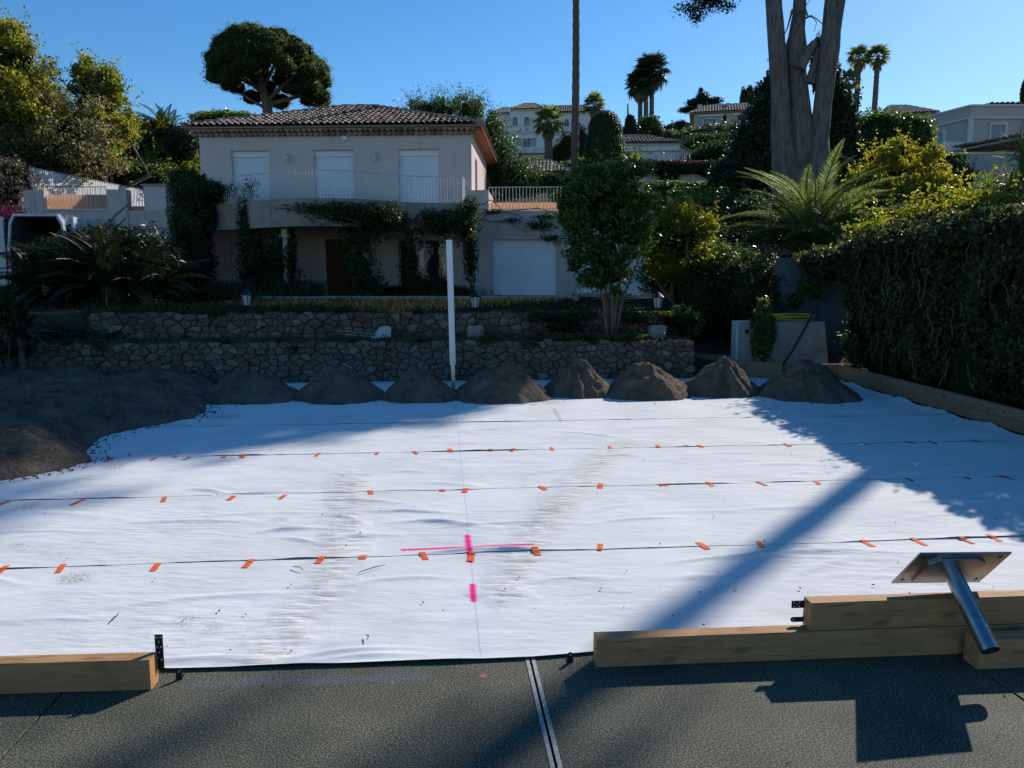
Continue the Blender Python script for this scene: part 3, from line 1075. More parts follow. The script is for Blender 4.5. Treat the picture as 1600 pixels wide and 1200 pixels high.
FOLDS = []
for (u, v, L_, w_, h_, a_) in ((455, 828, .22, .035, .03, .1), (470, 845, .15, .03, .02, -.5), (690, 818, .30, .04, .035, -.25), (640, 800, .45, .03, .02, -.15), (570, 838, .25, .03, .018, .05), (740, 862, .4, .035, .03, .0), (800, 862, .35, .04, .025, .05), (330, 768, .25, .035, .025, -.5), (400, 772, .4, .035, .025, .15), (1250, 865, .6, .04, .03, .05), (1150, 872, .5, .03, .02, .02), (560, 782, .35, .03, .018, -.2), (40, 832, .5, .03, .016, 0), (1000, 812, .4, .03, .015, .1), (630, 905, .3, .03, .015, .05), (545, 1020, .3, .03, .02, .12), (575, 1028, .25, .03, .02, .05), (900, 905, .3, .03, .012, .0), (300, 1035, .5, .04, .02, .02)):
    c_ = toK(G(u, v))
    FOLDS.append((c_[0], c_[1], L_, w_, h_, a_))
fr_ng = np.random.default_rng(77)
for i in range(90):
    FOLDS.append((fr_ng.uniform(-5, 6), fr_ng.uniform(4.4, 12.5), fr_ng.uniform(.12, .6), fr_ng.uniform(.03, .06), fr_ng.uniform(.006, .016), fr_ng.normal() * .35))


def cloth_z(x, y):
    """height of the cloth near (x, y) of the court frame"""
    best = .008
    for ky_, kx_, kz_ in CLOTH:
        if ky_.min() - .02 <= y <= ky_.max() + .02:
            k = np.argmin((kx_ - x) ** 2 + (ky_ - y) ** 2)
            best = max(best, float(kz_[k]))
    return best


CLOTH = []


def timber_kx(ky):
    return 8.298 + (ky - 10.1) * .117


for si in range(6):
    y0, y1 = SEAMS[si], SEAMS[si + 1] + .07
    nxx, nyy = (520, 90) if si < 2 else ((420, 64) if si < 4 else (300, 36))
    s = np.linspace(0, 1, nxx)
    tt = np.linspace(0, 1, nyy) ** 1.15
    S, T = np.meshgrid(s, tt)
    S, T = S.ravel(), T.ravel()
    yv = y0 + (y1 - y0) * T
    xr = timber_kx(yv) - .03
    xv = -9.2 + (xr + 9.2) * S
    q = np.column_stack([xv, yv, np.zeros_like(xv)])
    jag = fbm(np.column_stack([yv * 2.2, np.zeros_like(yv), np.zeros_like(yv)]), 1.0, 9) * .10 - .06
    xv = xv + np.where(S > .97, (S - .97) / .03 * jag, 0)
    z = .0075 + .0045 * fbm(q, .9, si) + .004 * fbm(q * np.array([.6, 3, 1]), 2.0, si + 40)
    z += .010 * np.clip(fbm(q * np.array([.5, 2.2, 1]), 1.1, si + 70) - .25, 0, 1)
    for (fx, fy, fl, fw_, fh, fa_) in FOLDS:
        if y0 - .3 < fy < y1 + .3:
            ca, sa = math.cos(fa_), math.sin(fa_)
            dx_, dy_ = xv - fx, yv - fy
            al, ac = dx_ * ca + dy_ * sa, -dx_ * sa + dy_ * ca + .25 * (dx_ / fl) ** 2 * fl * .4
            z += fh * np.exp(-(al / fl) ** 2 - (ac / fw_) ** 2)
    ed = np.exp(-(yv - y0) / .07)
    e1 = np.column_stack([xv * .9, np.full_like(xv, si * 9.1), np.zeros_like(xv)])
    lift = .003 + .042 * np.clip(fbm(e1, 1.3, 21) - .25, 0, 1) + .010 * np.clip(fbm(e1, 6, 5), 0, 1)
    if si == 0:
        lift = .012 + .02 * np.clip(fbm(e1, 1.3, 21), 0, 1)
    z = z * (1 - .2 * ed) + ed * lift
    fb = np.clip((yv - (y1 - .12)) / .12, 0, 1)
    z = z * (1 - fb) + .004 * fb
    yo = yv + ed * .025 * fbm(e1, 1.1, 31)
    if si == 0:
        yo = yo + np.exp(-(yv - y0) / .2) * np.interp(xv, [-9, -2.5, -1.5, .5, .9, 8], [.25, .14, .03, -.012, .01, .05])
    upturn = np.where((S > .985) & (si >= 2), (S - .985) / .015 * np.clip(fbm(np.column_stack([yv * 1.7, xv * 0, xv * 0]), 1, 77), 0, 1) * .12, 0)
    z = np.maximum(z, .004) + upturn
    i2 = (np.arange(nyy - 1)[:, None] * nxx + np.arange(nxx - 1)[None]).ravel()
    CLOTH.append((yo, xv, z))
    o = put("geotextile_strip", K.arr(np.column_stack([xv, yo, z])), np.column_stack([i2, i2 + 1, i2 + 1 + nxx, i2 + nxx]), MT['fabric'], smooth=True)
    tag(o, STRIP_LABELS[si], "geotextile")

# loose soil spread over the left end of the cloth
nxx, nyy = 150, 150
S, T = np.meshgrid(np.linspace(0, 1, nxx), np.linspace(0, 1, nyy))
S, T = S.ravel(), T.ravel()
ky = 7.0 + 10.3 * T
bx = np.interp(ky, [7.0, 7.9, 8.52, 9.1, 9.54, 10.2, 11.2, 12.0, 12.6, 13.2, 14.5, 15.5, 17.3], [-7.6, -6.2, -4.85, -4.35, -4.2, -4.55, -4.75, -4.35, -4.0, -3.95, -4.25, -4.4, -4.8])
kx = -10.65 + (bx + 10.65) * S
q = np.column_stack([kx, ky, 0 * kx])
d = (bx - kx) + .12 * fbm(q, 2.2, 3)
h = .30 * (1 - np.exp(-np.clip(d, 0, 9) / .55)) + .10 * fbm(q, .8, 5) * np.clip(d, 0, 1) + .13 * fbm(q * np.array([1, 1.6, 1]), 2.2, 8) * np.clip(d * 2, 0, 1)
for (u, v, hh, rr) in ((50, 715, .20, .8), (200, 640, .12, .9), (60, 640, .12, 1.1)):
    c = toK(G(u, v))
    h += hh * np.exp(-((kx - c[0]) ** 2 + (ky - c[1]) ** 2) / rr ** 2) * np.clip(d * 1.6, 0, 1)
h += .05 * fbm(q, 7, 11) * np.clip(d * 3, 0, 1)
rg = 1 - np.abs(fbm(q * np.array([.5, 1.3, 1]) + .35 * np.column_stack([fbm(q, .9, 51), fbm(q, .9, 52), 0 * kx]), 1.5, 61)) * 2.2
h += .16 * np.clip(rg, 0, 1) ** 2 * np.clip(d * 1.2, 0, 1) - .05 * np.clip(d, 0, 1)
h = np.where(S > .995, -.03, np.maximum(h, .006))
i2 = (np.arange(nyy - 1)[:, None] * nxx + np.arange(nxx - 1)[None]).ravel()
SPREADV = K.arr(np.column_stack([kx, ky, h]))[(S < .97)]
o = put("soil_spread", K.arr(np.column_stack([kx, ky, h])), np.column_stack([i2, i2 + 1, i2 + 1 + nxx, i2 + nxx]), MT['soil'], smooth=True)
tag(o, "wide dark sheet of tipped soil covering the left end of the white cloth", "soil")

# soil mounds along the stone wall
MOUNDS = [(390, 629, 76, 578, "leftmost soil mound, joined to the dark soil spread"), (533, 629, 70, 574, "second soil mound from the left, with a pale ragged crest"),
          (655, 628, 58, 572, "dark soil mound just left of the white post"), (785, 629, 72, 571, "dark soil mound just right of the white post, its right flank in the sun"),
          (903, 621, 58, 563, "sunlit soil mound under the multi stemmed tree, fourth from the right"), (1010, 624, 66, 566, "sunlit soil mound, third from the right"),
          (1125, 621, 64, 560, "shaded soil mound in front of the end of the stone wall"), (1262, 627, 76, 565, "rightmost soil mound, before the concrete block and by the timber edging")]
SOILV = []
for mi, (u, v, ru, vt, lab) in enumerate(MOUNDS):
    c = G(u, v)
    Yc = c[1] + ru / FPX * c[1] * .8
    c = np.array([c[0] * Yc / c[1], Yc, 0])
    R = ru / FPX * Yc * 1.1
    Ht = P(u, vt, Yc)[2] * (.97, 1.0, .95, 1.02, .93, .97, .92, 1.0)[mi]
    na, nr = 90, 34
    V, F = [(c[0], c[1], Ht)], []
    A, RR = np.meshgrid(np.linspace(0, 2 * math.pi, na, endpoint=False), np.linspace(1 / nr, 1, nr))
    dirs = np.column_stack([np.cos(A.ravel()), np.sin(A.ravel()), 0 * A.ravel()])
    rr = RR.ravel()
    wob = 1 + .30 * fbm(dirs + mi * 5, 1.3, 3) + .10 * fbm(dirs * 1.0 + mi, 5, 9)
    xy = c + dirs * (rr * R * wob)[:, None]
    prof = (1 - rr ** 1.32) * .95
    z = Ht * prof * 1.0 + (.11 * fbm(xy + mi, 2.6, mi) + .07 * fbm(xy, 8, mi + 3)) * np.clip(1 - rr, 0, .6) * 1.6
    sk = .10 * R * np.array([math.cos(mi * 2.1), math.sin(mi * 2.1)])
    bumpc = c[:2] + np.array([math.cos(mi * 1.7 + .4), .3 * math.sin(mi)]) * R * .42
    z = z + Ht * .14 * np.exp(-((xy[:, 0] - bumpc[0]) ** 2 + (xy[:, 1] - bumpc[1]) ** 2) / (R * .25) ** 2) * (1 - rr)
    rdg = 1 - np.abs(fbm(xy * np.array([1, 1, 0]) + mi, 3.0, mi + 60)) * 2.5
    z = z + .045 * np.clip(rdg, 0, 1) * np.clip(1 - rr, 0, .5) * 2
    xy[:, :2] += sk * ((1 - rr) ** 2)[:, None]
    z = np.where(rr > .999, -.03, np.maximum(z, .008 * (1 - rr)))
    xy[:, 2] = z
    V = np.vstack([[(c[0], c[1], Ht * .93)], xy])
    F = [(0, 1 + k, 1 + (k + 1) % na) for k in range(na)]
    F += [(1 + r * na + k, 1 + (r + 1) * na + k, 1 + (r + 1) * na + (k + 1) % na, 1 + r * na + (k + 1) % na) for r in range(nr - 1) for k in range(na)]
    SOILV.append(V[1:])
    o = put("soil_mound", V, F, MT['soil'], None, True, loc=(c[0], c[1], 0))
    tag(o, lab, "soil mound", "soil mounds tipped in a row along the wall")


# ---------------------------------------------------------------- rubble walls
def clip_poly(poly, n, c):
    out = []
    for i in range(len(poly)):
        a, b = poly[i], poly[(i + 1) % len(poly)]
        da, db = n[0] * a[0] + n[1] * a[1] - c, n[0] * b[0] + n[1] * b[1] - c
        if da <= 0:
            out.append(a)
        if (da < 0 < db) or (db < 0 < da):
            t = da / (da - db)
            out.append((a[0] + (b[0] - a[0]) * t, a[1] + (b[1] - a[1]) * t))
    return out


def rubble_wall(name, label, fr, x0, x1, y, z0, z1, cw, ch, thick, group=None, seed=1, top_wob=.04):
    r = random.Random(seed)
    t = thing(name, fr.w((x0 + x1) / 2, y, z0), label, "stone wall", group)
    built = []
    MB().box(fr, x0 + .02, x1 - .02, y + .016, y + thick, z0 - .15, z1 - .03).put("mortar_core", MT['mortar'], t)
    rows = max(2, round((z1 - z0) / ch))
    seeds = []
    hh = (z1 - z0) / rows
    for j in range(-1, rows + 1):
        x = x0 - cw + r.uniform(0, cw)
        while x < x1 + cw:
            seeds.append((x + r.uniform(-.12, .12) * cw, z0 + (j + .5 + r.uniform(-.38, .38)) * hh, 0 <= j < rows))
            x += cw * r.choice((.4, .5, .7, .9, 1.0, 1.3, 1.7))
    for i, (sx, sz, ok) in enumerate(seeds):
        if not ok or sx < x0 or sx > x1:
            continue
        tw = top_wob * r.uniform(-1, 1)
        poly = [(x0, z0 - .04), (x1, z0 - .04), (x1, z1 + tw), (x0, z1 + tw)]
        for j, (qx, qz, _) in enumerate(seeds):
            if j == i or abs(qx - sx) > 2.4 * cw or abs(qz - sz) > 3 * hh:
                continue
            n = ((qx - sx) * .5, (qz - sz))
            c = n[0] * (qx + sx) / 2 + n[1] * (qz + sz) / 2
            poly = clip_poly(poly, n, c)
            if len(poly) < 3:
                break
        if len(poly) < 3:
            continue
        # drop very short edges
        pl = [p for k, p in enumerate(poly) if math.dist(p, poly[k - 1]) > .035]
        pm = []
        for k in range(len(pl)):
            a, b = pl[k], pl[(k + 1) % len(pl)]
            pm.append(a)
            if math.dist(a, b) > .10:
                pm.append(((a[0] + b[0]) / 2 + r.uniform(-.014, .014), (a[1] + b[1]) / 2 + r.uniform(-.012, .012)))
        pl = pm
        if len(pl) < 3:
            continue
        cx, cz = sum(p[0] for p in pl) / len(pl), sum(p[1] for p in pl) / len(pl)
        size = max(math.dist(p, (cx, cz)) for p in pl)
        gap = .0035
        def sh(k):
            return [(cx + (p[0] - cx) * k + r.uniform(-1, 1) * .006, cz + (p[1] - cz) * k + r.uniform(-1, 1) * .006) for p in pl]
        g = max(.55, 1 - gap / max(size * .7, .02))
        pr = r.choice((0, .01, .02, .03, .055)) * r.uniform(.6, 1.2)
        rings = [(sh(g), .09), (sh(g), .012 - pr * .4), (sh(g * .86), -.018 - pr)]
        n = len(pl)
        V = []
        for ring, dy in rings:
            for p in ring:
                V.append(fr.w(p[0], y + dy + (r.uniform(-.012, .012) if dy < 0 else 0), p[1]))
        V.append(fr.w(cx, y - .03 - pr, cz))
        F = []
        for a in range(2):
            for k in range(n):
                F.append((a * n + k, (a + 1) * n + k, (a + 1) * n + (k + 1) % n, a * n + (k + 1) % n))
        F += [(2 * n + k, 3 * n, 2 * n + (k + 1) % n) for k in range(n)]
        built.append((size, V, F, MT[r.choice(('stone', 'stone', 'stone_b', 'stone_c', 'stone_c'))]))
    built.sort(key=lambda b_: -b_[0])
    for size, V, F, m in built[:290]:
        put("stone", V, F, m, t)
    if len(built) > 290:
        mb = MB()
        for size, V, F, m in built[290:]:
            mb.add(V, F)
        tag(mb.put("small_stones", MT['stone'], t), kind="stuff")
    return t


rubble_wall("stone_wall", "lower long rubble stone retaining wall behind the soil mounds", K, -10.55, 5.86, 17.3, 0, .9, .24, .13, .42, "garden retaining walls", 3)
rubble_wall("stone_wall", "upper rubble stone retaining wall on the ledge below the house terrace", K, -8.2, 5.55, 18.72, .88, 1.5, .26, .145, .38, "garden retaining walls", 8)
LWF = Frame(K.w(-10.55, 17.3, 0), 5.29 - 90)
rubble_wall("stone_wall", "short rubble stone wall at the far left, running towards the camera", Frame(K.w(-10.6, 10.2, 0), 5.29 + 90), 0, 7.1, 0, .0, .88, .36, .22, .4, "garden retaining walls", 5)

# terrace paving edge and bench
mb = MB().bbox(Frame(P(640, 470, 25.5) * [1, 1, 0], 1.5), -5.2, 5.4, 0, 1.5, 1.62, 1.80, .015)
t = mb.put("terrace_paving", MT['paving']); tag(t, kind="structure")
MB().bbox(Frame(P(640, 470, 25.5) * [1, 1, 0], 1.5), -5.2, 5.4, -.34, -.02, 1.55, 1.70, .015).put("step_stone", MT['concrete'], t)
t = thing("stone_bench", P(915, 480, 24.0) * [1, 1, 0] + [0, 0, 1.6], "low stone slab bench on the terrace left of the multi stemmed tree", "bench")
bf = Frame(P(918, 480, 24.0) * [1, 1, 0], 0)
MB().bbox(bf, -.62, .75, -.25, .25, 1.86, 1.94, .012).put("slab", MT['paving'], t)
for sx in (-.5, .4):
    MB().bbox(bf, sx, sx + .2, -.2, .2, 1.55, 1.858, .012).put("support", MT['concrete'], t)


# ================================================================== BUILDINGS
def wall_open(mb, fr, x0, x1, y0, y1, z0, z1, ops):
    """wall x0..x1, z0..z1 of thickness y0..y1 leaving the openings (xa, xb, za, zb) free"""
    xsn = sorted(set([x0, x1] + [o[0] for o in ops] + [o[1] for o in ops]))
    for a, b in zip(xsn[:-1], xsn[1:]):
        cuts = sorted([(o[2], o[3]) for o in ops if o[0] < (a + b) / 2 < o[1]])
        z = z0
        for c in cuts + [(z1, z1)]:
            if c[0] > z + 1e-4:
                mb.box(fr, a, b, y0, y1, z, c[0])
            z = max(z, c[1])
    return mb


def shutter_mesh(mb, fr, x0, x1, y, z0, z1, pitch=.055):
    n = max(3, int((z1 - z0) / pitch))
    h = (z1 - z0) / n
    V, F = [], []
    for i in range(n):
        za = z0 + i * h
        b = len(V)
        for (zz, dy) in ((za, 0.003), (za + h * .12, -.003), (za + h * .55, -.005), (za + h * .93, -.003), (za + h, .003)):
            V += [fr.w(x0, y + dy, zz), fr.w(x1, y + dy, zz)]
        F += [(b + 2 * k, b + 2 * k + 1, b + 2 * k + 3, b + 2 * k + 2) for k in range(4)]
    mb.add(V, F)
    return mb.box(fr, x0, x1, y + .012, y + .03, z0, z1)


def tile_slope(A, Bp, C, D, pitch=.23, row=.36, r=None, seg=5, lift=.0):
    """barrel tiles on the slope with eave A->Bp and upper edge D->C (A,D left; Bp,C right); returns V,F arrays"""
    A, Bp, C, D = [np.array(x, float) for x in (A, Bp, C, D)]
    s = Bp - A; W = np.linalg.norm(s); s /= W
    up = (D - A) - s * np.dot(D - A, s)
    T = np.linalg.norm(up); up /= T
    n = np.cross(s, up)
    if n[2] < 0:
        n = -n
    sD, sC = np.dot(D - A, s), np.dot(C - A, s)
    r = r or pitch * .52
    ang = np.linspace(0, math.pi, seg + 1)
    Vs, Fs = [], []
    b = 0
    nr = int(T / row) + 1
    for j in range(nr):
        t0, t1 = j * row - .03, min((j + 1) * row + .05, T)
        tm = min(max((t0 + t1) / 2, 0), T)
        lo, hi = sD * tm / T, W + (sC - W) * tm / T
        k0 = int(math.ceil(lo / pitch)); k1 = int(math.floor(hi / pitch))
        for k in range(k0, k1 + 1):
            x = k * pitch + rng.uniform(-.01, .01)
            base = A + s * x
            rr = r * rng.uniform(.94, 1.05)
            lf = rng.uniform(0, .012) + lift
            ring0 = [base + up * t0 + s * rr * 1.06 * math.cos(a) + n * (rr * 1.06 * math.sin(a) + .028 + lf) for a in ang]
            ring1 = [base + up * t1 + s * rr * .9 * math.cos(a) + n * (rr * .9 * math.sin(a) + lf) for a in ang]
            Vs += ring0 + ring1
            Fs += [(b + i, b + i + 1, b + seg + 2 + i, b + seg + 1 + i) for i in range(seg)]
            b += 2 * (seg + 1)
    return np.array(Vs), np.array(Fs, np.int32)


def roof_hip(parent, fr, x0, x1, y0, y1, ze, zr, ridge, mat, pitch=.23, row=.36, sides="frlb", seg=5, axis='x'):
    """hipped roof with barrel tiles; ridge = (xa, xb) along x at mid depth"""
    ym = (y0 + y1) / 2
    a, b, c, d = fr.w(x0, y0, ze), fr.w(x1, y0, ze), fr.w(x1, y1, ze), fr.w(x0, y1, ze)
    p, q = fr.w(ridge[0], ym, zr), fr.w(ridge[1], ym, zr)
    rf = put("roof", [a, b, c, d, p, q] + [v - np.array([0, 0, .04]) for v in (a, b, c, d)],
             [(0, 1, 5, 4), (1, 2, 5), (2, 3, 4, 5), (3, 0, 4), (6, 7, 1, 0), (7, 8, 2, 1), (8, 9, 3, 2), (9, 6, 0, 3), (9, 8, 7, 6)], mat, parent)
    Vs, Fs, n = [], [], 0
    for sd, quad in (("f", (a, b, q, p)), ("r", (b, c, q, q)), ("b", (c, d, p, q)), ("l", (d, a, p, p))):
        if sd in sides:
            V, F = tile_slope(*quad, pitch=pitch, row=row, seg=seg)
            Vs.append(V); Fs.append(F + n); n += len(V)
    t = put("roof_tiles", np.vstack(Vs), np.vstack(Fs), mat, rf)
    tag(t, kind="stuff")
    mb = MB()
    for e0, e1 in ((p, q), (a, p), (b, q), (c, q), (d, p)):
        e0, e1 = np.array(e0), np.array(e1)
        m = max(1, int(np.linalg.norm(e1 - e0) / (row * 1.2)))
        for i in range(m):
            s0, s1 = e0 + (e1 - e0) * i / m, e0 + (e1 - e0) * (i + 1.12) / m
            mb.tube([s0 + [0, 0, .06], s1 + [0, 0, .03]], [pitch * .55, pitch * .48], 7)
    t = mb.put("ridge_tiles", mat, rf)
    tag(t, kind="stuff")
    return rf


# ---------------------------------------------------------------- the main house
HO = P(738, 462, 30.7)
HF = Frame((HO[0], HO[1], 0), -2.6)


def hx(u):
    return (u - 738) * .0251


HB = 1.77
house = thing("house", HF.w(-5.4, 3.8, HB), "two storey pink house with tiled hip roof, white shutters and curved balcony", "house")
HW = 10.75
SH = [(hx(360), hx(420)), (hx(491), hx(553)), (hx(624), hx(687))]
ops_up = [(a, b, 5.14, 7.42) for a, b in SH]
ops_dn = [(hx(505), hx(546), HB, 4.0), (hx(622), hx(702), HB + .05, 4.0), (hx(352), hx(376), HB, 4.0), (hx(400), hx(438), 2.75, 4.0)]
mb = MB()
wall_open(mb, HF, -HW, 0, 0, .3, 5.12, 8.2, ops_up)
wall_open(mb, HF, -HW, 0, .003, .3, HB - .3, 5.12, ops_dn)
mb.box(HF, -HW, -HW + .3, .3, 7.6, HB - .3, 8.2)
mb.box(HF, -.3, 0, .3, 1.5, HB - .3, 8.2)
mb.box(HF, -.3, 0, 1.5, 2.5, 7.35, 8.2).box(HF, -.3, 0, 1.5, 2.5, HB - .3, 5.2)
mb.box(HF, -.3, 0, 2.5, 7.6, HB - .3, 8.2)
mb.box(HF, -HW, 0, 7.3, 7.6, HB - .3, 8.2)
mb.box(HF, -HW + .3, -.3, .3, 7.3, 5.0, 5.12)
mb.put("wall", MT['stucco'], house)
for a, b in SH:
    s = shutter_mesh(MB(), HF, a, b, .16, 5.14, 7.2).put("roller_shutter", MT['shutter'], house)
    MB().box(HF, a, b, .10, .28, 7.2, 7.42).put("shutter_box", MT['white'], s)
    MB().box(HF, a - .05, b + .05, -.02, .16, 7.421, 7.46).put("lintel", MT['stucco_grey'], s)
MB().box(HF, -.2, -.16, 1.5, 2.5, 5.2, 7.35).put("side_door", MT['screen'], house)
d = MB().box(HF, ops_dn[0][0], ops_dn[0][1], .14, .2, HB, 4.0).put("front_door", MT['door'], house)
for zz0, zz1 in ((1.95, 2.75), (2.9, 3.8)):
    for xx in (.08, .55):
        MB().bbox(HF, ops_dn[0][0] + xx, ops_dn[0][0] + xx + .4, .115, .139, zz0, zz1, .008).put("door_panel", MT['door'], d)
MB().tube([HF.w(ops_dn[0][0] + .1, .1, 2.8), HF.w(ops_dn[0][0] + .1, .06, 2.8), HF.w(ops_dn[0][0] + .22, .06, 2.8)], .015, 6).put("handle", MT['galv'], d)
xa, xb = ops_dn[1][:2]
g = MB().box(HF, xa, xb, .16, .17, HB + .05, 4.0).put("sliding_glass_door", MT['glass'], house)
for x in (xa, (xa + xb) / 2 - .03, xb - .06):
    MB().box(HF, x, x + .06, .10, .158, HB + .05, 4.0).put("frame", MT['steel_black'] if False else MT['rail'], g)
for z in (HB + .05, 3.94):
    MB().box(HF, xa + .062, xb - .062, .102, .156, z, z + .06).put("frame", MT['rail'], g)
shutter_mesh(MB(), HF, ops_dn[2][0], ops_dn[2][1], .14, HB, 4.0).put("roller_shutter", MT['shutter'], house)
w = shutter_mesh(MB(), HF, ops_dn[3][0], ops_dn[3][1], .14, 2.75, 4.0).put("window_shutter", MT['shutter'], house)
roof = roof_hip(house, HF, -HW - .45, .45, -.5, 8.1, 8.24, 9.86, (-6.0, -4.7), MT['tiles'], .24, .38, "frl")
# two corbel courses of half round tiles under the eaves
for kk, (yy, zz) in enumerate(((-.18, 7.95), (-.38, 8.07))):
    mb = MB()
    nn = int((HW + .5) / .22)
    for i in range(nn):
        x = -HW - .2 + (i + .5) * (HW + .4) / nn
        pl = [(x + .1 * math.cos(a), zz + .105 - .105 * math.sin(a)) for a in np.linspace(0, math.pi, 6)]
        mb.prism(pl[::-1], HF, yy, .0 - .003)
    t = mb.put("corbel_tiles", MT['tiles'], house); tag(t, kind="stuff")
    MB().box(HF, -HW - .3, .3, yy + .01, -.004, zz + .1065, zz + .118).put("corbel_bed", MT['stucco_grey'], house)
# boarded eave on the right side
for i in range(4):
    MB().box(HF, .02 + i * .12, .13 + i * .12, -.4, 8.0, 8.07 + .02 * i, 8.10 + .02 * i).put("eave_board", MT['eaves'], house)
for u in (451, 588):
    lx = hx(u)
    lt = MB().box(HF, lx - .05, lx + .05, -.03, -.003, 7.15, 7.3).put("wall_lantern", MT['white'], house)
    MB().tube([HF.w(lx, -.03, 7.3), HF.w(lx, -.16, 7.42), HF.w(lx, -.2, 7.3)], .012, 5).put("lantern_arm", MT['white'], lt)
    MB().tube([HF.w(lx, -.2, 7.3), HF.w(lx, -.2, 7.24), HF.w(lx, -.2, 7.23), HF.w(lx, -.2, 6.98), HF.w(lx, -.2, 6.94)], [.03, .1, .075, .055, .02], 6).put("lantern_glass", MT['lantern_glass'], lt)
ab = MB().bbox(HF, hx(537), hx(545), -.08, -.003, 7.78, 8.0, .01).put("alarm_box", MT['white'], house)

# balcony
path = [(262, 28.9), (300, 28.8), (345, 28.5), (375, 28.05), (405, 27.5), (435, 27.05), (470, 26.75), (505, 26.65), (540, 26.75), (575, 27.1), (605, 27.6), (635, 28.0), (670, 28.2), (722, 28.3)]
pp = np.array([P(u, 318, Y)[:2] for u, Y in path])
dense = []
for i in range(len(pp) - 1):
    for k in range(6):
        dense.append(pp[i] + (pp[i + 1] - pp[i]) * k / 6)
dense.append(pp[-1])
dense = np.array(dense)
for _ in range(4):
    dense[1:-1] = (dense[:-2] + 2 * dense[1:-1] + dense[2:]) / 4
back_r, back_l = HF.w(-.02, -.004, 0)[:2], HF.w(-HW - .6, -.004, 0)[:2]
balc = MB()
poly = [tuple(q) for q in dense] + [tuple(HF.w(hx(734), -2.0, 0)[:2])] + [tuple(back_r), tuple(back_l)]
balc.plan(poly, WF, 4.86, 5.12)
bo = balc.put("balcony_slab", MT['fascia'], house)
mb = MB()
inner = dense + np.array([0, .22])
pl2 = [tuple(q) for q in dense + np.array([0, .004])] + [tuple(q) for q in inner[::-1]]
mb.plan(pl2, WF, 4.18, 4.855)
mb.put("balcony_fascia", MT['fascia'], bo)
seglen = np.r_[0, np.cumsum(np.linalg.norm(np.diff(dense, axis=0), axis=1))]
rl = MB()
off = np.array([0, .10])
rl.tube([np.r_[q + off, 6.05] for q in dense], .022, 6).tube([np.r_[q + off, 5.22] for q in dense], .016, 6)
e = HF.w(hx(733), -1.3, 0)
rl.tube([np.r_[dense[-1] + off, 6.05], (e[0], e[1], 6.05), (e[0] + .02, e[1] + 1.2, 6.05)], .022, 6)
rail = thing("balcony_railing", (dense[40][0], dense[40][1], 5.12), "cream bellied iron railing along the curved balcony", "railing")
rl.put("handrail", MT['rail'], rail)
belly = MB().tube([(0, 0, .02), (0, -.10, .10), (0, -.17, .22), (0, -.13, .36), (0, -.03, .52), (0, .0, .66), (0, 0, .93)], .011, 5).mesh("bellied_bar", MT['rail'])
straight = MB().tube([(0, 0, .02), (0, 0, .93)], .011, 5).mesh("straight_bar", MT['rail'])
n = int(seglen[-1] / .118)
for i in range(n):
    sd = (i + .5) / n * seglen[-1]
    x, y = np.interp(sd, seglen, dense[:, 0]), np.interp(sd, seglen, dense[:, 1])
    x2, y2 = np.interp(sd + .05, seglen, dense[:, 0]), np.interp(sd + .05, seglen, dense[:, 1])
    uu = 800 + FPX * x / y
    inst("bar", straight if uu > 630 else belly, rail, (x, y + .10, 5.12), (0, 0, math.atan2(y2 - y, x2 - x)))
for k in range(9):
    f = (k + .5) / 9
    inst("bar", straight, rail, (dense[-1][0] + off[0] + (e[0] - dense[-1][0]) * f, dense[-1][1] + off[1] + (e[1] - dense[-1][1] - off[1]) * f, 5.12))
pq = HF.w(hx(746), -.46, 0)
MB().tube([(pq[0], pq[1], HB), (pq[0], pq[1], 4.95)], .045, 8).put("downpipe", MT['white'], house)
# porch columns
for u, Y in ((300, 28.9), (390, 28.2), (447, 27.7), (570, 27.5), (650, 28.4), (735, 28.7)):
    q = P(u, 400, Y)
    cf = Frame((q[0], q[1], 0), 0)
    mb = MB().tube([(q[0], q[1], HB - .3), (q[0], q[1], 3.85)], [.13, .105], 14).bbox(cf, -.17, .17, -.17, .17, 3.85, 3.95, .02)
    mb.tube([(q[0], q[1], 3.95), (q[0], q[1], 4.178)], [.16, .13], 14)
    mb.put("porch_column", MT['stucco_grey'], house, False)

# ---------------------------------------------------------------- garage wing
gar = thing("garage_wing", HF.w(3.4, 2, HB), "low pink garage wing with two white roller doors right of the house", "garage")
gops = [(hx(772), hx(870), HB, 3.94), (hx(900), hx(1002), HB, 3.94)]
mb = MB()
wall_open(mb, HF, .003, 7.0, -.4, -.1, HB - .3, 5.03, gops)
mb.box(HF, .003, 7.0, -.1, 7.5, 4.8, 5.02).box(HF, 6.7, 7.0, -.1, 7.5, HB - .3, 4.8)
mb.box(HF, .004, .68, -.38, 2.4, 5.031, 5.82)
mb.put("wall", MT['stucco_grey'], gar)
for a, b, z0, z1 in gops:
    s = shutter_mesh(MB(), HF, a, b, -.24, z0 + .02, z1 - .005, .075).put("garage_door", MT['shutter'], gar)
    MB().box(HF, a, b, -.27, -.2, z0 - .03, z0 + .018).put("bottom_bar", MT['dark_inside'], s)
gr = thing("terrace_railing", HF.w(2, -.35, 5.03), "straight cream iron railing on the roof terrace above the garage door", "railing")
x0, x1 = hx(766), hx(876)
mb = MB()
for z in (5.10, 5.93):
    mb.tube([HF.w(x0, -.33, z), HF.w(x1, -.33, z)], .02, 6)
mb.put("handrail", MT['rail'], gr)
for i in range(22):
    f = i / 21
    inst("bar", straight, gr, HF.w(x0 + (x1 - x0) * f, -.33, 5.0))
o = MB().box(HF, x0 + .03, x1 - .02, -.22, -.2, 5.035, 5.36).put("translucent_screen", MT['screen']); tag(o, "low pinkish reed screen behind the straight terrace railing", "screen")

